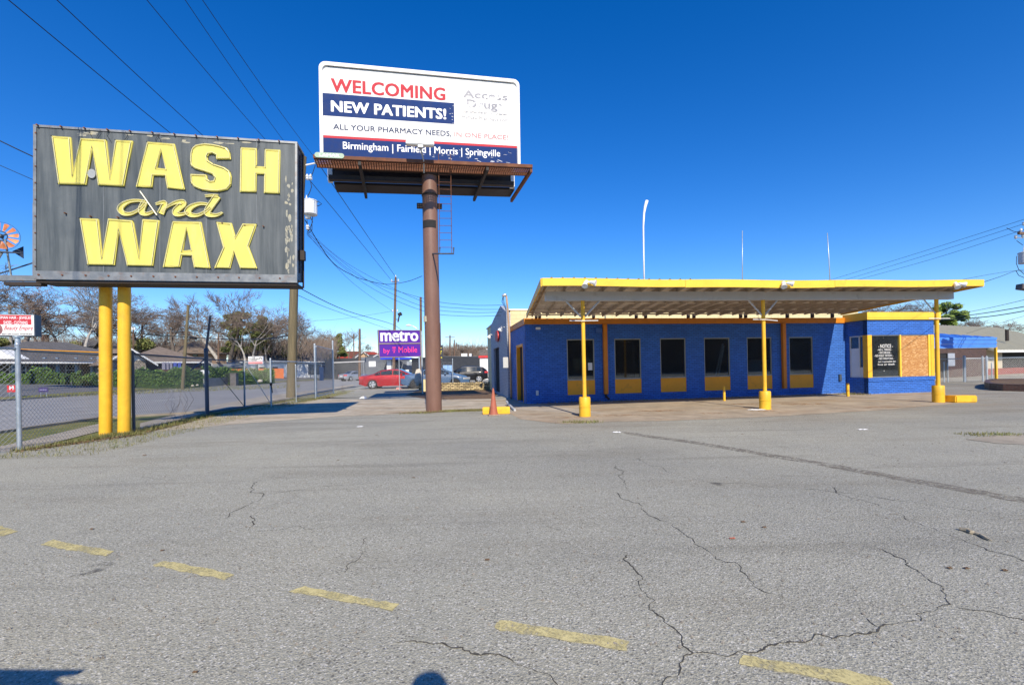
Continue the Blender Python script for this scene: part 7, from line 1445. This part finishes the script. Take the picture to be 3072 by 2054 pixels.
p_red = mat_carpaint('red_car_paint', (.42, .006, .014)); p_blue = mat_carpaint('slate_blue_car_paint', (.07, .135, .25), .0); p_black = mat_carpaint('black_car_paint', (.012, .013, .016)); p_silver = mat_carpaint('silver_car_paint', (.45, .46, .48), .6)
m_dwheel = M('dark_wheel', (.03, .032, .035), .5, .1)
gc = lambda u, Y: Vector((xat(u, Y), Y, 0))
cy = 37.0
make_car('red_car', 'red sedan behind the fence with the blue one in front of its nose', gc(1084, cy), R(2), 1.10, p_red, SED, m_chrome)
make_car('blue_car', 'slate blue sedan partly hidden behind the brown billboard pole', gc(1206, 35.6), R(3), 1.10, p_blue, SED, m_dwheel)
make_car('black_car', 'glossy black crossover parked beside the white garage', gc(1462, 48.5), R(187), 1.08, p_black, SUV, m_chrome, True)
make_car('silver_car', 'silver sedan driving away down the road', gc(1023, 74) + Vector((0, 0, -.06)), R(62), 1.15, p_silver, OLD, m_chrome)
make_car('parked_car', 'dark car roof just showing behind the red and blue sedans', gc(1228, 47), R(185), 1.0, mat_carpaint('dark_car_paint', (.02, .022, .03)), OLD, m_dwheel)
make_car('parked_van', 'dark crossover parked beside the photographer, only its shadow in view', Vector((-2.3, .55, 0)), R(-92), 1.02, mat_carpaint('gray_car_paint', (.08, .085, .09)), SUV, m_chrome, True)
# ------------------------------------------------------------------ small things on the lot
def bollard(u, v, h, r_, label):
    b = gnd(u, v); mb = MB(); mb.lathe(b, [(r_, -.02), (r_, h - .03), (r_ * .8, h - .005), (r_ * .2, h)], 18); return tag(mb.build('bollard', m_yellow, loc=b, smooth=True, sharp=40), label, 'bollard', 'yellow pipe bollards')
bollard(2173, 1202, .56, .046, 'yellow pipe bollard below the fourth window'); bollard(2544, 1189, .54, .052, 'yellow pipe bollard in front of the office side wall'); bollard(1764, 1205, .62, .05, 'yellow pipe bollard behind the left canopy drum')
def block(name, label, a, b, dep, h, mat, cat='parking block', bev=.03):
    x = (b - a); L = x.length; x.normalize(); y = EZ.cross(x); f = Fr(a, x, y, EZ); mb = MB(); mb.prism(Fr(a, y, EZ, x), [(0, 0), (dep, 0), (dep, h * .7), (dep * .8, h), (dep * .2, h), (0, h * .7)], 0, L); return tag(mb.build(name, mat, loc=a, bevel=bev * .5), label, cat)
block('wheel_stop', 'yellow concrete wheel stop behind the traffic cone', gnd(1448, 1243), gnd(1530, 1241), .28, .22, m_yellow)
fy = Fr(gnd(2868, 1208), (gnd(2934, 1207) - gnd(2868, 1208)).normalized(), E2, EZ); mb = MB(); Lb = (gnd(2934, 1207) - gnd(2868, 1208)).length; mb.box(fy, 0, Lb, 0, .36, 0, .23); tag(mb.build('parking_block', m_yellow, loc=fy.O, bevel=.025), 'yellow concrete block right of the right canopy drum', 'parking block')
cn = gnd(1481, 1247); cn = cn * (1 + .15 / cn.y); tc = thing('traffic_cone', cn, 'tall faded orange traffic cone by the yellow wheel stop', 'traffic cone')
mb = MB(); mb.lathe(cn, [(.135, .035), (.12, .10), (.028, .78), (.022, .82), (.012, .825)], 22); mb.build('cone_body', m_cone, tc, smooth=True, sharp=40); mb = MB(); mb.box(Fr(cn, E1, E2, EZ), -.17, .17, -.17, .17, .0, .035); mb.build('cone_base', M('dirty_cone_base', (.36, .26, .2), .8, .3, 6), tc, bevel=.012)
mb = MB(); a, b = gnd(1520, 1216), gnd(1545, 1233); mb.tube([a + EZ * .16, a.lerp(b, .3) + EZ * .1, b + EZ * .03], .04, 8); tag(mb.build('pipe_scrap', m_gray, loc=a), 'gray pipe scrap lying between the wheel stop and the blue building', 'pipe')
def crumple(name, label, u, v, sx, sy, h, mat, seed, cat='litter', grp='litter on the ground'):
    rg_ = random.Random(seed); c = gnd(u, v); mb = MB(); n, m = 6, 4
    V = [c + Vector(((i / n - .5) * sx * 2 + rg_.gauss(0, sx * .06), (j / m - .5) * sy * 2 + rg_.gauss(0, sy * .08), .006 + h * rg_.random() * (1 if 0 < i < n and 0 < j < m else .3))) for i in range(n + 1) for j in range(m + 1)]
    mb.add(V, [(i * (m + 1) + j, (i + 1) * (m + 1) + j, (i + 1) * (m + 1) + j + 1, i * (m + 1) + j + 1) for i in range(n) for j in range(m)]); return tag(mb.build(name, mat, loc=c, fix=False), label, cat, grp)
crumple('paper_scrap', 'white paper sheet lying at the foot of the middle canopy drum', 2268, 1229, .24, .14, .03, m_litter, 1); crumple('paper_scrap', 'white cup lying on the concrete apron left of the billboard pole', 1089, 1196, .19, .09, .14, m_litter, 2); crumple('paper_scrap', 'small white scrap on the asphalt before the left drum', 1850, 1297, .08, .05, .02, m_litter, 3); crumple('paper_scrap', 'small white scrap on the asphalt right of the middle drum', 2588, 1289, .1, .05, .02, m_litter, 4); crumple('paper_scrap', 'white scrap on the asphalt below the billboard shadow', 1080, 1280, .07, .05, .02, m_litter, 5)
crumple('plastic_bag', 'red and white bag caught at the fence post by the cars', 1196, 1169, .2, .1, .22, M('red_white_bag', (.62, .28, .24), .5, .5, 6), 6); crumple('green_scrap', 'pale scrap with moss at the foot of the yellow sign poles', 348, 1309, .18, .05, .02, M('mossy_scrap', (.42, .5, .36), .8, .2, 9), 7); crumple('dead_leaf', 'dark leaf on the asphalt left of the second yellow dash', 276, 1588, .016, .012, .012, m_dirtleaf, 8); crumple('dead_leaf', 'dark leaf in front of the yellow sign poles', 434, 1366, .03, .02, .012, m_dirtleaf, 9); crumple('dead_leaf', 'dark leaf above the third yellow dash', 487, 1652, .013, .01, .008, m_dirtleaf, 10); crumple('dead_leaf', 'brown leaf near the bottom left of the lot', 585, 2018, .012, .008, .006, m_dirtleaf, 11); crumple('orange_scrap', 'tiny orange scrap on the lot right of center', 2197, 1616, .022, .012, .01, m_cone, 12)
for i, (u, v) in enumerate(((1130, 1306), (2230, 1566), (2293, 1582), (1462, 1680), (2900, 1706), (2227, 1303), (2850, 1705), (3015, 1712), (1015, 1380), (1240, 1433))): crumple('dead_leaf', 'small dark dead leaf lying loose on the asphalt', u, v, .018 * (2054 - v + 500) / 900, .012, .008, m_dirtleaf, 30 + i, 'leaf', 'dead leaves on the lot')
p0, p1_ = gnd(2880, 1588), gnd(2978, 1624); mb = MB(); rg_ = random.Random(5); pts = [p0.lerp(p1_, k / 7) + Vector((rg_.gauss(0, .012), rg_.gauss(0, .01), .012)) for k in range(8)]; mb.tube(pts, [.014, .022, .018, .012, .012, .014, .011, .004], 7); tag(mb.build('wood_scrap', M('gray_driftwood', (.36, .31, .22), .9, .4, 18, bump=.8, bscale=30), loc=p0), 'weathered strip of wood lying on the asphalt at the right', 'wood scrap')
for i, (u, v) in enumerate(((1432, 1140), (1402, 1141))): crumple('weed_clump', ['yellow weed on the brick wall', 'dry weed on the brick wall'][i], u, v, .3, .1, .3, M('dry_yellow_weed', (.42, .34, .05), .9, .4, 7), 50 + i, 'weed')
mb = MB(); c = Vector((xat(1256, 31), 31, 0)); rg_ = random.Random(9); mb.lathe(c, [(.2, .35), (.34, .7), (.3, 1.2), (.14, 1.5), (.02, 1.55)], 10); mb.v = [(p[0] + rg_.gauss(0, .04), p[1] + rg_.gauss(0, .04), p[2]) for p in mb.v]; tag(mb.build('pampas_plume', M('pale_dry_plume', (.55, .5, .42), .9, .3, 8), loc=c, smooth=True), 'pale dry plume of grass left of the billboard pole before the blue car', 'grass plume')
# small dry stalks along the fence
rg_ = random.Random(17)
for i, (u, v, h_) in enumerate(((520, 1262, 1.3), (548, 1262, 1.5), (1030, 1180, 1.2))):
    b = gnd(u, v); mb = MB()
    for k in range(5): mb.tube([b + Vector((rg_.gauss(0, .1), rg_.gauss(0, .1), 0)), b + Vector((rg_.gauss(0, .1), rg_.gauss(0, .1), h_ * rg_.uniform(.3, .45))), b + Vector((rg_.gauss(0, .14), rg_.gauss(0, .1), h_ * rg_.uniform(.5, .7)))], [.005, .004, .002], 4)
    tag(mb.build('dry_stalks', m_twig, loc=b), ['left clump of dry weed stalks at the fence beside the tall gate post', 'taller clump of dry weed stalks at the fence beside the tall gate post', 'dry stalks at the narrow gate by the driveway'][i], 'weed')
# ------------------------------------------------------------------ the photographer, whose head shadow falls into the picture
def skin_person():
    J = {'pelvis': (0, 0, .95, .14), 'waist': (0, 0, 1.12, .13), 'chest': (0, .01, 1.32, .16), 'neck': (0, .02, 1.50, .065), 'chin': (0, .05, 1.57, .07), 'head': (0, .03, 1.67, .10), 'crown': (0, .02, 1.75, .075)}
    E = [('pelvis', 'waist'), ('waist', 'chest'), ('chest', 'neck'), ('neck', 'chin'), ('chin', 'head'), ('head', 'crown')]
    for s_, n_ in ((1, 'l'), (-1, 'r')):
        J.update({'sh' + n_: (.18 * s_, .0, 1.43, .075), 'el' + n_: (.24 * s_, .16, 1.20, .05), 'wr' + n_: (.10 * s_, .15, 1.30, .032), 'ha' + n_: (.06 * s_, .15, 1.36, .035), 'hi' + n_: (.09 * s_, 0, .90, .10), 'kn' + n_: (.11 * s_, .01, .50, .065), 'an' + n_: (.12 * s_, -.02, .09, .045), 'to' + n_: (.13 * s_, .14, .04, .045)})
        E += [('chest', 'sh' + n_), ('sh' + n_, 'el' + n_), ('el' + n_, 'wr' + n_), ('wr' + n_, 'ha' + n_), ('pelvis', 'hi' + n_), ('hi' + n_, 'kn' + n_), ('kn' + n_, 'an' + n_), ('an' + n_, 'to' + n_)]
    ks = list(J); me = bpy.data.meshes.new('person'); me.from_pydata([J[k][:3] for k in ks], [(ks.index(a), ks.index(b)) for a, b in E], []); o = bpy.data.objects.new('tmp', me); C.objects.link(o)
    sm_ = o.modifiers.new('s', 'SKIN'); o.modifiers.new('u', 'SUBSURF').levels = 2
    for i, k in enumerate(ks): me.skin_vertices[0].data[i].radius = (J[k][3], J[k][3]); me.skin_vertices[0].data[i].use_root = (i == 0)
    bpy.context.view_layer.update(); m2 = bpy.data.meshes.new_from_object(o.evaluated_get(bpy.context.evaluated_depsgraph_get())); bpy.data.objects.remove(o)
    p = bpy.data.objects.new('person', m2); C.objects.link(p); p.location = (.06, -.30, 0); ORG[p.name] = Vector(p.location); m2.materials.append(M('dark_jacket', (.04, .045, .06), .8)); m2.polygons.foreach_set('use_smooth', [True] * len(m2.polygons))
    tag(p, 'person standing with both hands raised to a camera', 'person'); mb = MB(); b = Vector((.06, -.30, 0)); mb.lathe(b + Vector((0, .0, 1.66)), [(.09, 0), (.092, .06), (.07, .11), (.03, .125)], 14); mb.build('hair', m_dark, p, smooth=True)
skin_person()

# ------------------------------------------------------------------ unseen stores added behind the camera to darken the window reflections
sb = thing('added_store', Vector((0, -38, 0)), 'brown brick store added unseen behind the photographer to darken the window reflections', 'building')
mb = MB(); mb.box(WF, -34, 40, -50, -38, 0, 6.5); mb.build('wall', m_darkbrick, sb)
mb = MB(); mb.box(WF, -34.2, 40.2, -50.2, -37.8, 6.5, 7.0); mb.build('parapet', m_graybrick, sb)
for x0_, x1_ in ((44, 92), (96, 150)):
    s2 = thing('added_store', Vector((x0_ + 20, -38, 0)), 'dark brick store %s behind the camera, added to darken window reflections' % ('next to the brown one' if x0_ < 50 else 'farthest along the row'), 'building'); mb = MB(); mb.box(WF, x0_, x1_, -52, -36 + x0_ * .03, 0, 7 + x0_ * .03); mb.build('wall', m_graybrick if x0_ > 50 else m_darkbrick, s2)
for k in range(9): mb = MB(); mb.box(WF, -30 + k * 7.6, -26 + k * 7.6, -37.97, -37.9, .6, 3.0); mb.build('window', m_carglass, sb)

rg_ = random.Random(77); mb = MB()      # loose grit on the lot
for _ in range(1500):
    y_ = 2.2 + 16 * rg_.random() ** 1.6; x_ = rg_.uniform(-1.15, 1.15) * y_; q = rg_.uniform(.004, .011) * (1 + y_ * .06); p = Vector((max(-8, x_), y_, .002)); mb.add([p + Vector((q, 0, 0)), p + Vector((0, q * .8, 0)), p + Vector((-q * .9, .1 * q, 0)), p + Vector((0, -q, 0)), p + Vector((.1 * q, .1 * q, q * .9))], [(0, 1, 4), (1, 2, 4), (2, 3, 4), (3, 0, 4)])
o = mb.build('gravel', M('loose_grit', (.22, .2, .17), .9, .5, 40), fix=False, uv=False); tag(o, label='loose grit scattered over the asphalt lot', cat='gravel', kind='stuff')
